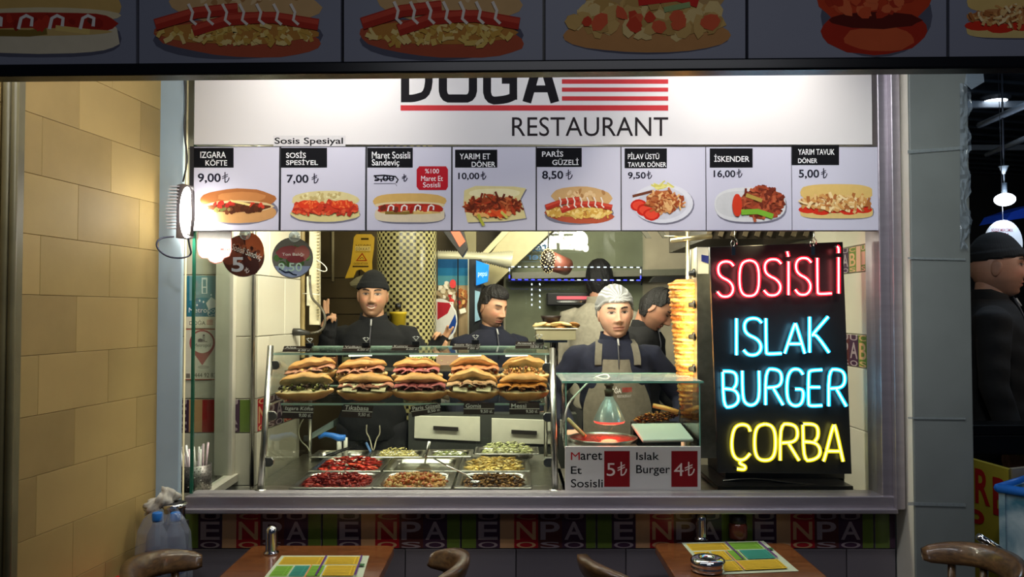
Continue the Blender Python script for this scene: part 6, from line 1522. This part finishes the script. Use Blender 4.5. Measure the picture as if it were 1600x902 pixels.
# service cabinet with drawers
Yd = 4.42
cb = thing('drawer_cabinet', 'dark prep cabinet with two white drawers seen under the sandwich shelf', 'cabinet', (P(755, 1, Yd).x, Yd + .2, 0))
one(lambda m: m.bb((P(640, 1, Yd).x, Yd + .015, 0), (P(900, 1, Yd).x, Yd + .12, P(1, 648, Yd).z), (60, 62, 58)), 'carcass', SOLID, cb)
for q, h in (([(647, 685), (750, 690), (750, 652), (648, 650)], [(677, 672), (716, 674), (716, 668), (677, 666)]), ([(768, 692), (861, 695), (861, 657), (768, 654)], [(799, 678), (839, 680), (839, 674), (799, 672)])):
    dr = one(lambda m: m.hexa([P(x, y, Yd) for x, y in q], (0, .018, 0), (206, 204, 186)), 'drawer', SOLID, cb, bevel=.002)
    one(lambda m: (m.hexa([P(x, y, Yd - .022) for x, y in h], (0, .01, 0), (44, 40, 38)), m.tube([P(h[0][0] + 3, h[0][1] - 3, Yd), P(h[0][0] + 3, h[0][1] - 3, Yd - .02)], .005, 6, (44, 40, 38)), m.tube([P(h[1][0] - 3, h[1][1] - 3, Yd), P(h[1][0] - 3, h[1][1] - 3, Yd - .02)], .005, 6, (44, 40, 38))), 'handle', SOLID, dr)
one(lambda m: (m.hexa([P(480, 690, 4.3), P(521, 668, 4.5), P(521, 657, 4.5), P(482, 680, 4.3)], (0, .2, 0), (120, 136, 130)), m.hexa([P(474, 690, 4.3), P(484, 690, 4.3), P(484, 682, 4.3), P(474, 682, 4.3)], (0, .03, 0), (90, 90, 84))), 'grey_tray', SOLID, label='tilted grey tray behind the left end of the case', cat='tray')
bs_ = thing('spray_bottle', 'blue and white trigger spray bottle behind the sausage pan', 'bottle', tuple(P(532, 712, 3.88)))
one(lambda m: m.tube([P(498, 684, 3.88), P(508, 679, 3.88), P(520, 681, 3.88), P(530, 685, 3.88), P(540, 684, 3.88)], [.008, .012, .014, .018, .014], 8, (40, 110, 200)), 'spray_trigger', SOLID, bs_)
one(lambda m: (m.tube([P(530, 713, 3.88), P(530, 686, 3.88)], .012, 8, (206, 204, 196)), m.tube([P(540, 713, 3.88), P(540, 684, 3.88)], .010, 8, (200, 198, 190))), 'bottle_neck', SOLID, bs_)
tb('white_cable', 'thin white cable hanging at the left end inside the case', 'cable', [P(474, 655, 3.9), P(468, 665, 3.9), P(466, 678, 3.9), P(470, 690, 3.9), P(480, 698, 3.9), P(484, 706, 3.9)], .003, (200, 196, 170), 6)
tb('wire_loop', 'round loop of pale wire in the dark middle of the case', 'wire', [P(573, 664, 3.92), P(572, 676, 3.92), P(578, 685, 3.92), P(583, 710, 3.92), P(588, 686, 3.92), P(594, 678, 3.92), P(593, 665, 3.92)], .003, (190, 184, 160), 6)

# =============== flood lamp and straw holder at the left ===============
fl = thing('flood_lamp', 'blazing white flood lamp on the pale blue post', 'lamp', tuple(P(288, 372, 2.9)))
one(lambda m: m.hexa([P(284, 372, 2.88), P(303, 374, 2.84), P(304, 290, 2.84), P(286, 286, 2.9)], (-.035, .03, 0), (90, 84, 90)), 'lamp_housing', SOLID, fl, bevel=.004)
one(lambda m: m.tube([P(293, 366, 2.86), P(299, 368, 2.84), P(302, 340, 2.84), P(301, 300, 2.85), P(295, 292, 2.87), P(289, 310, 2.88), P(288, 345, 2.88)], .007, 6, (150, 140, 140), closed=True), 'lamp_rim', SOLID, fl)
one(lambda m: m.ell(P(292, 332, 2.858), (.026, .014, .092), 16, 14), 'lamp_glass', EMIT('flood_white', (1, .97, .9), 30), fl)
one(lambda m: [m.box(P(268 + abs(k - 7) * .5 + k * -.3 + 3, 292 + k * 5, 2.92), (.035, .03, .003), (160, 156, 158)) for k in range(14)], 'cooling_fins', SOLID, fl)
one(lambda m: m.stube([P(294, 372, 2.86), P(296, 384, 2.88), P(300, 398, 2.95), P(286, 404, 2.9), P(262, 402, 2.88), P(246, 390, 2.88), P(244, 378, 2.88), P(254, 371, 2.9), P(272, 370, 2.92)], .0035, 8, (30, 36, 60)), 'power_cable', SOLID, fl)
one(lambda m: m.stube([P(287, 108, 2.96), P(291, 160, 2.97), P(287, 205, 2.96), P(294, 250, 2.97), P(286, 284, 2.94)], .0035, 6, (40, 34, 30)), 'hanging_wire', SOLID, label='dark wire running down beside the pale blue post to the flood lamp', cat='wire')
sh_ = thing('straw_holder', 'perforated steel cup full of pale straws outside the side glass', 'straw holder', tuple(P(304, 778, 3.13)))
sb0 = P(304, 778, 3.13); sb0.z = zsill + .0; sr = .062
one(lambda m: m.lathe([(sr, 0), (sr, .098), (sr * .96, .098), (sr * .96, .003)], sb0, 32), 'cup', M('dull_steel', (110, 106, 104), rough=.4, metal=.8), sh_)
def holes(m):
    for r in range(8):
        for k in range(26):
            a = 2 * PI * (k + .5 * (r % 2)) / 26
            m.lathe([(.001, 0), (.0022, .0006)], sb0 + Vector((sr * math.cos(a), sr * math.sin(a), .01 + r * .0115)), 6, (214, 206, 196) if (k + r) % 5 == 0 else (24, 24, 26), rot=(PI / 2, 0, a + PI / 2))
one(holes, 'perforations', SOLID, sh_, kind='stuff')
rnd = random.Random(14)
for k in range(22):
    a = rnd.uniform(0, 6.28); r = rnd.uniform(.01, .045); p = sb0 + Vector((r * math.cos(a), r * math.sin(a), .01))
    q = sb0 + Vector((r * math.cos(a) * 1.5 + rnd.uniform(-.02, .01), r * math.sin(a) * 1.3, .145 + rnd.uniform(-.02, .035)))
    s_ = one(lambda m: m.tube([p, q], .0042, 7, rnd.choice([(216, 206, 210), (206, 186, 196), (190, 160, 172), (226, 222, 220)])), 'straw', SOLID, sh_)

# =============== bottles bag, cloth, steel cup at lower left ===============
wb0 = P(232, 902, 2.72)
for lab, px, yy in (('water bottle with a bright blue cap, left one in the clear wrap', 246, 2.74), ('water bottle with a bright blue cap, right one beside the letter tiles', 274, 2.78)):
    t = thing('water_bottle', lab, 'bottle', tuple(P(px, 985, yy)), 'wrapped water bottles')
    zt_ = P(px, 803, yy).z; q = P(px, 803, yy); q.z = zt_ - .27
    one(lambda m: m.lathe([(.034, 0), (.036, .02), (.036, .16), (.032, .20), (.016, .235), (.015, .25)], q, 20), 'bottle_body', M('clear_plastic', (150, 160, 175), rough=.08, alpha=.45, noise=.1), t)
    one(lambda m: m.lathe([(.0365, .07), (.0372, .075), (.0372, .145), (.0365, .15)], q, 20, (24, 40, 110), cap=False), 'blue_label', SOLID, t)
    one(lambda m: m.lathe([(.016, .245), (.017, .25), (.017, .272), (.014, .275)], q, 16, (30, 110, 190)), 'cap', SOLID, t)
def wrap(m):
    r_ = random.Random(6); ce = P(257, 803, 2.77); n = 26; vs = []
    lv = [(.082, -.36), (.092, -.28), (.094, -.2), (.092, -.12), (.088, -.06), (.07, -.02), (.045, .01)]
    for rr, dz in lv:
        for k in range(n): a = 2 * PI * k / n; vs.append(ce + Vector((rr * math.cos(a) * (1 + r_.uniform(-.06, .06)), .055 * rr / .09 * math.sin(a) * (1 + r_.uniform(-.08, .08)), dz + r_.uniform(-.008, .008))))
    m.add(vs, [(j * n + k, j * n + (k + 1) % n, (j + 1) * n + (k + 1) % n, (j + 1) * n + k) for j in range(len(lv) - 1) for k in range(n)], (200, 205, 215), 0, False)
one(wrap, 'plastic_wrap', M('crinkled_film', (170, 178, 196), rough=.12, alpha=.28, noise=.2), label='crinkled clear plastic wrap around the two water bottles', cat='plastic wrap')
one(lambda m: m.bb((P(212, 1, 2.8).x, 2.66, 0), (P(288, 1, 2.8).x, 2.92, P(1, 803, 2.77).z - .27 - .002)), 'bottle_stand', M('dark_cabinet', (40, 38, 36), rough=.5), label='dark low stand under the wrapped water bottles', cat='stand')
sc2 = thing('steel_canister', 'round chrome lidded canister behind the bottle wrap beside the sill', 'canister', tuple(P(273, 802, 2.86)))
q = P(273, 790, 2.86)
one(lambda m: m.lathe([(.036, -.06), (.036, -.012), (.042, -.006), (.043, .004), (.040, .008), (.036, .010)], q, 28), 'canister_body', CHROME, sc2)
one(lambda m: m.lathe([(.036, .010), (.028, .014), (.012, .014), (.012, .006), (.001, .006)], q, 28, (30, 28, 30)), 'dark_opening', SOLID, sc2)
one(lambda m: m.bb((q.x - .035, 2.83, P(1, 803, 2.77).z - .28), (q.x + .035, 2.9, q.z - .06), (50, 48, 46)), 'canister_block', SOLID, label='dark block under the chrome canister', cat='block')
def cloth(m):
    r_ = random.Random(2); ce = P(252, 786, 2.86); n = 30; k_ = 12; vs = []
    for j in range(k_ + 1):
        for k in range(n):
            a = 2 * PI * k / n; la = -PI / 2 * .4 + (PI / 2 * 1.4) * j / k_
            r = 1 + .16 * math.sin(5 * a + 3 * la) + .12 * math.sin(9 * a - 4 * la) + r_.uniform(-.05, .05)
            vs.append(ce + Vector((.056 * r * math.cos(a) * math.cos(la), .04 * r * math.sin(a) * math.cos(la), .034 * r * math.sin(la) + .02 * math.cos(a))))
    m.add(vs, [(j * n + k, j * n + (k + 1) % n, (j + 1) * n + (k + 1) % n, (j + 1) * n + k) for j in range(k_) for k in range(n)] + [tuple(range(n))], (190, 184, 170), 0, True)
one(cloth, 'crumpled_cloth', CLOTH, label='crumpled off-white cloth heaped over the water bottles', cat='cloth')

# =============== terrace tables and chairs ===============
TW = WOOD('red_brown_wood', (118, 70, 36), (94, 54, 28), 5, .25, (2, 12, 2)); CW = WOOD('dark_bentwood', (104, 76, 46), (66, 46, 28), 8, .3, (3, 3, 8))
def table(label, x0, x1, y1):
    t = thing('cafe_table', label, 'table', ((x0 + x1) / 2, 2.5, 0), 'terrace tables')
    m = MB(); n = 8; pts = []
    for cx, cy, a0_ in ((x1 - .03, y1 - .03, 0), (x0 + .03, y1 - .03, 90), (x0 + .03, 2.14, 180), (x1 - .03, 2.14, 270)):
        for k in range(n): a = math.radians(a0_ + 90 * k / (n - 1)); pts.append((cx + .03 * math.cos(a), cy + .03 * math.sin(a)))
    N = len(pts); m.add([(x, y, .728) for x, y in pts] + [(x, y, .76) for x, y in pts], [tuple(reversed(range(N))), tuple(range(N, 2 * N))] + [(k, (k + 1) % N, N + (k + 1) % N, N + k) for k in range(N)])
    m.build('tabletop', TW, t, bevel=.005)
    one(lambda m: m.tube([((x0 + x1) / 2, 2.5, .03), ((x0 + x1) / 2, 2.5, .73)], .03, 14), 'pedestal', BLACKM, t)
    one(lambda m: (m.bb(((x0 + x1) / 2 - .22, 2.47, 0), ((x0 + x1) / 2 + .22, 2.53, .03)), m.bb(((x0 + x1) / 2 - .03, 2.28, 0), ((x0 + x1) / 2 + .03, 2.72, .03))), 'foot', BLACKM, t)
table('left red-brown wooden cafe table with a menu sheet and a chrome shaker', -.93, -.42, 2.90)
table('right red-brown wooden cafe table with an ashtray and two condiment pots', .515, 1.0, 2.93)
def TP(px, py, z=.761):
    x = (px - 800.0) / F; u = (451.0 - py) / F
    dy = math.cos(PITCH) - u * math.sin(PITCH); dz = u * math.cos(PITCH) + math.sin(PITCH)
    k = (z - CAMZ) / dz; return Vector((x * k, dy * k, z))
def menu(label, c4, flip):
    """c4: near-left, near-right, far-right, far-left in the photo"""
    t = thing('menu_sheet', label, 'menu', tuple(TP(*c4[0])), 'paper menus on the tables')
    A_, B_, C_, D_ = [TP(*q) for q in c4]
    def fn(u, v, l): p = (A_ * (1 - u) + B_ * u) * v + (D_ * (1 - u) + C_ * u) * (1 - v); return p + Vector((0, 0, .0012 + l))
    one(lambda m: m.hexa([A_, B_, C_, D_], (0, 0, .001), (190, 200, 170)), 'sheet', SOLID, t)
    c = Canvas(0, eps=.00005, fn=fn); YE = (206, 170, 50); G_ = (120, 170, 60); TE = (60, 140, 120); VI = (90, 50, 110); OR = (206, 140, 90)
    blocks = [(.04, .04, .50, .28, YE), (.54, .04, .90, .28, YE if flip else G_), (.04, .33, .22, .62, G_ if flip else YE), (.24, .33, .40, .62, TE if flip else YE), (.42, .33, .56, .62, G_), (.58, .33, .90, .62, YE if flip else TE), (.04, .67, .40, .95, TE if flip else YE), (.42, .67, .90, .95, YE)]
    for x0, y0, x1, y1, cc in blocks:
        c.rect(x0, y0, x1, y1, cc)
        for k in range(6):
            y = y0 + (k + .6) * (y1 - y0) / 6.6
            c.rect(x0 + .015, y, x1 - .05, y + .012, tuple(int(v * .62) for v in cc)); c.rect(x1 - .035, y, x1 - .012, y + .012, tuple(int(v * .5) for v in cc))
    for x in (.51, .91): c.rect(x, .04, x + .02, .62, VI)
    c.rect(.41, .33, .425, .95, OR); c.rect(.93, .3, .985, .36, (60, 100, 60))
    c.build('printed_menu', PRINT, t)
menu('green and yellow printed menu sheet on the left table', [(395, 925), (560, 925), (577, 869), (440, 869)], True)
menu('green and yellow printed menu sheet under the ashtray on the right table', [(1108, 899), (1248, 893), (1193, 846), (1065, 849)], False)
def shaker(label, px, py):
    b = TP(px, py); t = thing('shaker', label, 'shaker', tuple(b), 'chrome shakers')
    one(lambda m: m.lathe([(.026, 0), (.026, .005), (.021, .008), (.020, .012), (.020, .072), (.019, .082), (.014, .090), (.006, .094), (.001, .095)], b, 28), 'shaker_body', CHROME, t)
shaker('chrome shaker standing at the far edge of the left table', 424, 865); shaker('chrome shaker at the far edge of the right table', 1096, 843)
b = TP(1153, 842)
t = thing('spice_jar', 'dark glass spice jar next to the shaker on the right table', 'jar', tuple(b))
one(lambda m: m.lathe([(.030, 0), (.034, .006), (.034, .05), (.028, .062)], b, 24, (84, 36, 26)), 'jar_body', M('dark_jar', (84, 40, 30), rough=.12, noise=.2), t)
one(lambda m: m.lathe([(.030, .060), (.031, .064), (.030, .084), (.026, .086)], b, 24, (20, 18, 20)), 'jar_lid', SOLID, t)
b = TP(1106, 892)
t = thing('ashtray', 'round chrome ashtray with a dark centre hole on the right menu sheet', 'ashtray', tuple(b))
one(lambda m: m.lathe([(.046, 0), (.055, .004), (.056, .016), (.053, .020), (.056, .023), (.055, .036), (.048, .042), (.030, .044), (.020, .038)], b, 36, cap=False), 'ashtray_body', CHROME, t)
one(lambda m: m.lathe([(.020, .0385), (.001, .034)], b, 24, (14, 14, 16)), 'dark_hole', SOLID, t)
def chair(label, cx, cy, a0_, a1_, group='bentwood cafe chairs', zt_=.835):
    """curved back rail spans the angles a0..a1 (degrees) around the seat centre"""
    t = thing('bentwood_chair', label, 'chair', (cx, cy, 0), group)
    n = 22; m = MB(); vs = []; R_ = .205; mid = math.radians((a0_ + a1_) / 2)
    prof = [(-.012, -.034), (.012, -.034), (.017, -.015), (.017, .015), (.012, .034), (-.008, .036), (-.015, .018), (-.015, -.018)]
    for i in range(n + 1):
        f = i / n; a = math.radians(a0_ + (a1_ - a0_) * f); k = math.sin(PI * f) ** .5 if 0 < f < 1 else 0
        sc_ = .45 + .55 * min(1, k * 1.3); zz = zt_ - .035 - .03 * (1 - math.sin(PI * f))
        for dr, dz in prof: vs.append((cx + (R_ + dr * sc_ * 1.4 + .012 * dz / .036) * math.cos(a), cy + (R_ + dr * sc_ * 1.4 + .012 * dz / .036) * math.sin(a), zz + dz * sc_))
    q = len(prof); m.add(vs, [(i * q + j, i * q + (j + 1) % q, (i + 1) * q + (j + 1) % q, (i + 1) * q + j) for i in range(n) for j in range(q)] + [tuple(range(q)), tuple(n * q + j for j in reversed(range(q)))], (100, 70, 40), 0, True)
    m.build('back_rail', CW, t)
    for f in (.18, .39, .61, .82):
        a = math.radians(a0_ + (a1_ - a0_) * f); one(lambda m: m.tube([(cx + .185 * math.cos(a), cy + .185 * math.sin(a), .45), (cx + .20 * math.cos(a), cy + .20 * math.sin(a), zt_ - .05)], [.014, .013], 8), 'spindle', CW, t)
    one(lambda m: m.lathe([(.001, .43), (.19, .43), (.205, .44), (.205, .455), (.19, .462), (.001, .455)], (cx, cy, 0), 32), 'seat', CW, t)
    for k in range(4):
        a = mid + PI / 4 + k * PI / 2; one(lambda m: m.tube([(cx + .15 * math.cos(a), cy + .15 * math.sin(a), .43), (cx + .20 * math.cos(a), cy + .20 * math.sin(a), .0)], [.018, .013], 8), 'leg', CW, t)
    one(lambda m: m.tube([(cx + .165 * math.cos(a), cy + .165 * math.sin(a), .22) for a in [2 * PI * k / 24 for k in range(24)]], .009, 8, closed=True), 'stretcher_ring', CW, t)
chair('dark bentwood chair at far left beside the wrapped bottles', -.955, 2.50, 112, 250)
chair('dark bentwood chair to the right of the left table', -.365, 2.52, -68, 64)
chair('dark bentwood chair left of the right table, turned away', .44, 2.56, 150, 262)
chair('dark bentwood chair at far right before the blue box', 1.36, 2.56, -62, 78)

# =============== right: grey column, plastic sheet, dark street ===============
cgm = M('grey_column_paint', (122, 128, 124), rough=.5, noise=.14, ns=5); ccm = M('cream_side_panel', (238, 232, 214), rough=.35, noise=.06)
x0, x1 = P(1418, 1, 2.88).x, P(1510, 1, 2.88).x
col_ = structure('wall_column', lambda m: m.bb((x0, 2.88, 0), (x1, 3.3, 3.0)), cgm, bevel=.004)
one(lambda m: m.hexa([Vector((x0 - .002, 2.885, 0)), Vector((1.44, 3.06, 0)), Vector((1.44, 3.06, 3.0)), Vector((x0 - .002, 2.885, 3.0))], (.004, .004, 0)), 'side_cladding', ccm, col_)
def tape(m):
    for py, sl, h in ((240, -6, 5), (405, 2, 3), (790, 2, 5), (655, 1, 3)):
        for k in range(10):
            a = P(1419 + k * 9, py + sl * k / 9, 2.876); b_ = P(1428 + k * 9, py + sl * (k + 1) / 9, 2.874); m.hexa([a, b_, b_ + Vector((0, 0, h * .0023)), a + Vector((0, 0, h * .0023))], (0, .003, 0), (150, 160, 160))
one(tape, 'clear_tape_bands', M('glossy_tape', vc=True, rough=.15, alpha=.5), col_)
def sheet(m):
    r_ = random.Random(21); nx, nz = 5, 40; vs = []
    for j in range(nz + 1):
        py = 130 + j * 260 / nz; w_ = 8 + 9 * abs(math.sin(j * .33)) + r_.uniform(-2, 2)
        for i in range(nx + 1): vs.append(P(1500 + i / nx * w_ * 1.1, py, 2.87 + r_.uniform(-.012, .004)))
    m.add(vs, [(j * (nx + 1) + i, j * (nx + 1) + i + 1, (j + 1) * (nx + 1) + i + 1, (j + 1) * (nx + 1) + i) for j in range(nz) for i in range(nx)], (150, 165, 175))
one(sheet, 'plastic_sheet', M('clear_film', (150, 166, 178), rough=.1, alpha=.4), label='crumpled clear plastic sheet torn along the right edge of the grey column', cat='plastic sheet')
one(lambda m: m.poly if False else m.add([P(1507, 130, 2.8), P(1510, 112, 2.8), P(1536, 110, 2.8), P(1538, 128, 2.8), P(1518, 140, 2.8)] + [P(1507, 130, 2.81), P(1510, 112, 2.81), P(1536, 110, 2.81), P(1538, 128, 2.81), P(1518, 140, 2.81)], [(0, 1, 2, 3, 4), (9, 8, 7, 6, 5)] + [(k, 5 + k, 5 + (k + 1) % 5, (k + 1) % 5) for k in range(5)], (120, 140, 150)), 'film_scrap', M('clear_film', ()), label='loose scrap of clear film at the top of the column', cat='plastic scrap')
# street passage
DK = M('dark_street_wall', (26, 28, 32), rough=.7, noise=.4, ns=4)
structure('wall_street', lambda m: m.bb((1.7, 8.4, 0), (7.5, 8.5, 3.6)), DK)
structure('wall_street_side', lambda m: m.bb((5.6, 2.6, 0), (5.7, 8.4, 3.6)), DK)
cst = structure('ceiling_street', lambda m: m.bb((1.5, 2.6, 3.05), (5.6, 8.4, 3.12)), M('corrugated_ceiling', (48, 54, 62), rough=.4, metal=.5))
RB = M('ceiling_rib', (90, 98, 108), rough=.35, metal=.6)
for k in range(24):
    y = 3.1 + k * .22; one(lambda m: m.hexa([(1.6, y, 3.03), (5.6, y + .9, 3.03), (5.6, y + .93, 3.03), (1.6, y + .03, 3.03)], (0, 0, .02)), 'rib', RB, cst)
for y0_, x0_, x1_ in ((4.9, 1.7, 5.5), (6.2, 1.7, 5.5)):
    one(lambda m: m.bb((x0_, y0_, 2.86), (x1_, y0_ + .03, 2.90)), 'cross_beam', M('pale_beam', (150, 160, 172), rough=.4, metal=.3), cst)
for a_, b_, Y_ in (((1530, 196), (1640, 148), 4.0), ((1542, 242), (1650, 196), 4.6)):
    one(lambda m: m.tube([P(*a_, Y_ + .8), P(*b_, Y_)], .018, 6), 'diagonal_beam', M('pale_beam', ()), cst)
dl = thing('ceiling_downlight', 'round white downlight in the dark street ceiling', 'ceiling light', tuple(P(1555, 158, 4.9)))
one(lambda m: m.lathe([(.07, 0), (.07, .01), (.085, .012), (.085, .03)], P(1555, 158, 4.9), 24, (50, 54, 60)), 'downlight_ring', SOLID, dl)
one(lambda m: m.lathe([(.001, -.002), (.066, -.002), (.068, .002)], P(1555, 158, 4.9), 24), 'diffuser', EMIT('downlight_white', (.9, .95, 1), 5), dl)
pb = thing('pendant_bulb', 'white globe bulb hanging from a small ceiling cone in the street', 'lamp', tuple(P(1570, 325, 4.5)))
one(lambda m: (m.lathe([(.026, .0), (.012, -.03), (.006, -.045)], P(1568, 260, 4.5), 20, (206, 210, 214)), m.tube([P(1568, 262, 4.5) + Vector((0, 0, .64)), P(1568, 262, 4.5)], .006, 6, (40, 42, 48)), m.tube([P(1568, 262, 4.5), P(1569, 290, 4.5)], .004, 6, (150, 155, 160)), m.tube([P(1569, 286, 4.5), P(1569, 302, 4.5)], .014, 12, (110, 120, 130))), 'bulb_holder', SOLID, pb)
one(lambda m: m.ell(P(1570, 312, 4.5), (.054, .054, .036), 24, 14), 'globe', EMIT('cool_bulb', (.8, .9, 1), 9), pb)
lamp('pendant_glow', 'POINT', P(1570, 330, 4.4), 6, (.7, .82, 1), .05)
ov = thing('oval_sign', 'white oval shop sign with red lettering hanging under the globe bulb', 'sign', tuple(P(1569, 410, 4.4)))
def oval(m):
    n = 36; cc = [P(1569 + 29 * math.cos(2 * PI * k / n), 381 + 37 * math.sin(2 * PI * k / n), 4.4) for k in range(n)]
    m.add(cc + [p + Vector((0, .02, 0)) for p in cc], [tuple(range(n)), tuple(range(2 * n - 1, n - 1, -1))] + [(k, n + k, n + (k + 1) % n, (k + 1) % n) for k in range(n)], (206, 212, 220))
one(oval, 'sign_plate', M('backlit_sign', (206, 212, 220), rough=.4, emit=(.75, .82, .9), es=.42, noise=.04), ov)
c = Canvas(4.399, eps=.0003)
c.text('SÖZDE MERCİMEK', 1549, 1583, 356, 362, (170, 40, 60), bold=.03); c.text('ÇORBA', 1556, 1577, 364, 373, (170, 30, 50), bold=.03); c.text('SICAK PİDE', 1556, 1586, 375, 383, (170, 40, 60), bold=.03); c.text('00', 1586, 1596, 392, 402, (80, 60, 140))
c.build('lettering', PRINT, ov); one(lambda m: m.tube([P(1567, 346, 4.42), P(1567, 346, 4.42) + Vector((0, .02, .93))], .002, 6, (30, 30, 34)), 'hanger', SOLID, ov)
one(lambda m: m.hexa([P(1572, 345, 5.2), P(1620, 338, 5.2), P(1620, 318, 5.2), P(1580, 332, 5.2)], (0, .3, 0), (26, 70, 180)), 'blue_tarp', M('blue_awning', (26, 70, 190), rough=.5, emit=None), label='blue awning edge lit beside the globe bulb', cat='awning')
# street counter, yellow sign panel, blue box
yc = thing('street_counter', 'street food counter with black top and yellow front panel with red letters', 'counter', tuple(P(1560, 720, 3.3)))
A_, B_ = P(1512, 716, 3.15), P(1576, 734, 2.97)
one(lambda m: m.hexa([(A_.x, A_.y, .1), (B_.x, B_.y, .1), (B_.x, B_.y, B_.z), (A_.x, A_.y, A_.z)], (.02, .02, 0), (160, 144, 44)), 'yellow_panel', SOLID, yc)
one(lambda m: m.hexa([(B_.x + .02, B_.y + .01, .1), (B_.x + .7, B_.y + .3, .1), (B_.x + .7, B_.y + .3, B_.z + .0), (B_.x + .02, B_.y + .01, B_.z)], (.0, .02, 0), (150, 140, 120)), 'side_panel', SOLID, yc)
one(lambda m: (m.bb((A_.x - .05, 3.19, A_.z + .005), (A_.x + .8, 3.36, A_.z + .08), (16, 16, 18)), m.bb((A_.x - .02, 3.2, A_.z + .08), (A_.x + .5, 3.34, A_.z + .12), (24, 24, 26))), 'black_top', BLACKM, yc, bevel=.004)
dv = (B_ - A_); dv.z = 0
c = Canvas(0, eps=.0003, fn=lambda u, v, l: Vector((A_.x + dv.x * u - l * .7 - .001, A_.y + dv.y * u - l - .001, v)))
def rtext(t, u0, u1, za, zb_): c.text(t, u0, u1, zb_, za, (170, 30, 24), bold=.04)
zt1 = 1.6 - 250 * 3.25 / 1250
def zpx(py): return 1.6 - (py - 487) * 3.05 / 1250
for t, u0, u1, p0, p1 in (('R', .18, .55, 735, 790), ('B', .62, .98, 742, 800), ('P', -.0, .4, 800, 838)):
    tv, tf = text_geo(t, .05); c.n += 1
    c.add([c.fn(u0 + x * (u1 - u0), zpx(p1) + y * (zpx(p0) - zpx(p1)), c.n * c.e) for x, y in tv], tf, (150, 26, 22))
c.build('red_lettering', PRINT, yc)
bb_ = thing('blue_ice_box', 'blue and white printed chest with open blue rim at the lower right edge', 'chest', tuple(P(1590, 860, 2.9)))
K0, K1, K2 = P(1560, 760, 2.95), P(1640, 800, 2.6), P(1700, 750, 3.2)
K0.z = K1.z = .93; K0 = P(1560, 763, 2.80); zr_ = K0.z
K1 = Vector((K0.x + .25, K0.y - .32, zr_)); K3 = Vector((K0.x + .34, K0.y + .26, zr_)); K2 = K1 + (K3 - K0)
def low_(p, z): return Vector((p.x, p.y, z))
one(lambda m: (m.hexa([low_(K0, .35), low_(K1, .35), K1, K0], (.02, .015, 0), (150, 176, 184)), m.hexa([low_(K0, .35), low_(K3, .35), K3, K0], (.01, -.02, 0), (150, 176, 184)), m.hexa([low_(K2, .35), low_(K3, .35), K3, K2], (-.02, -.01, 0), (150, 176, 184)), m.hexa([low_(K0, .35), low_(K1, .35), low_(K2, .35), low_(K3, .35)], (0, 0, .02), (40, 60, 90))), 'chest_body', WOOD('printed_ice', (186, 200, 204), (50, 104, 124), 5, .4, (1, 1, 1)), bb_)
one(lambda m: [m.tube([a, b], .016, 8, (30, 100, 190)) for a, b in ((K0, K1), (K1, K2), (K2, K3), (K3, K0))], 'blue_rim', SOLID, bb_)
one(lambda m: m.tube([P(1528, 838, 2.75), P(1538, 845, 2.75), P(1552, 851, 2.72), P(1600, 885, 2.6)], [.012, .016, .010, .010], 10), 'steel_ladle', CHROME, label='shiny steel ladle lying behind the far right chair', cat='utensil')
one(lambda m: m.lathe([(.025, 0), (.028, .05), (.026, .05), (.022, .004)], P(1598, 712, 3.27), 16, (170, 150, 110)), 'paper_cup', SOLID, label='beige cup on the black street counter', cat='cup')
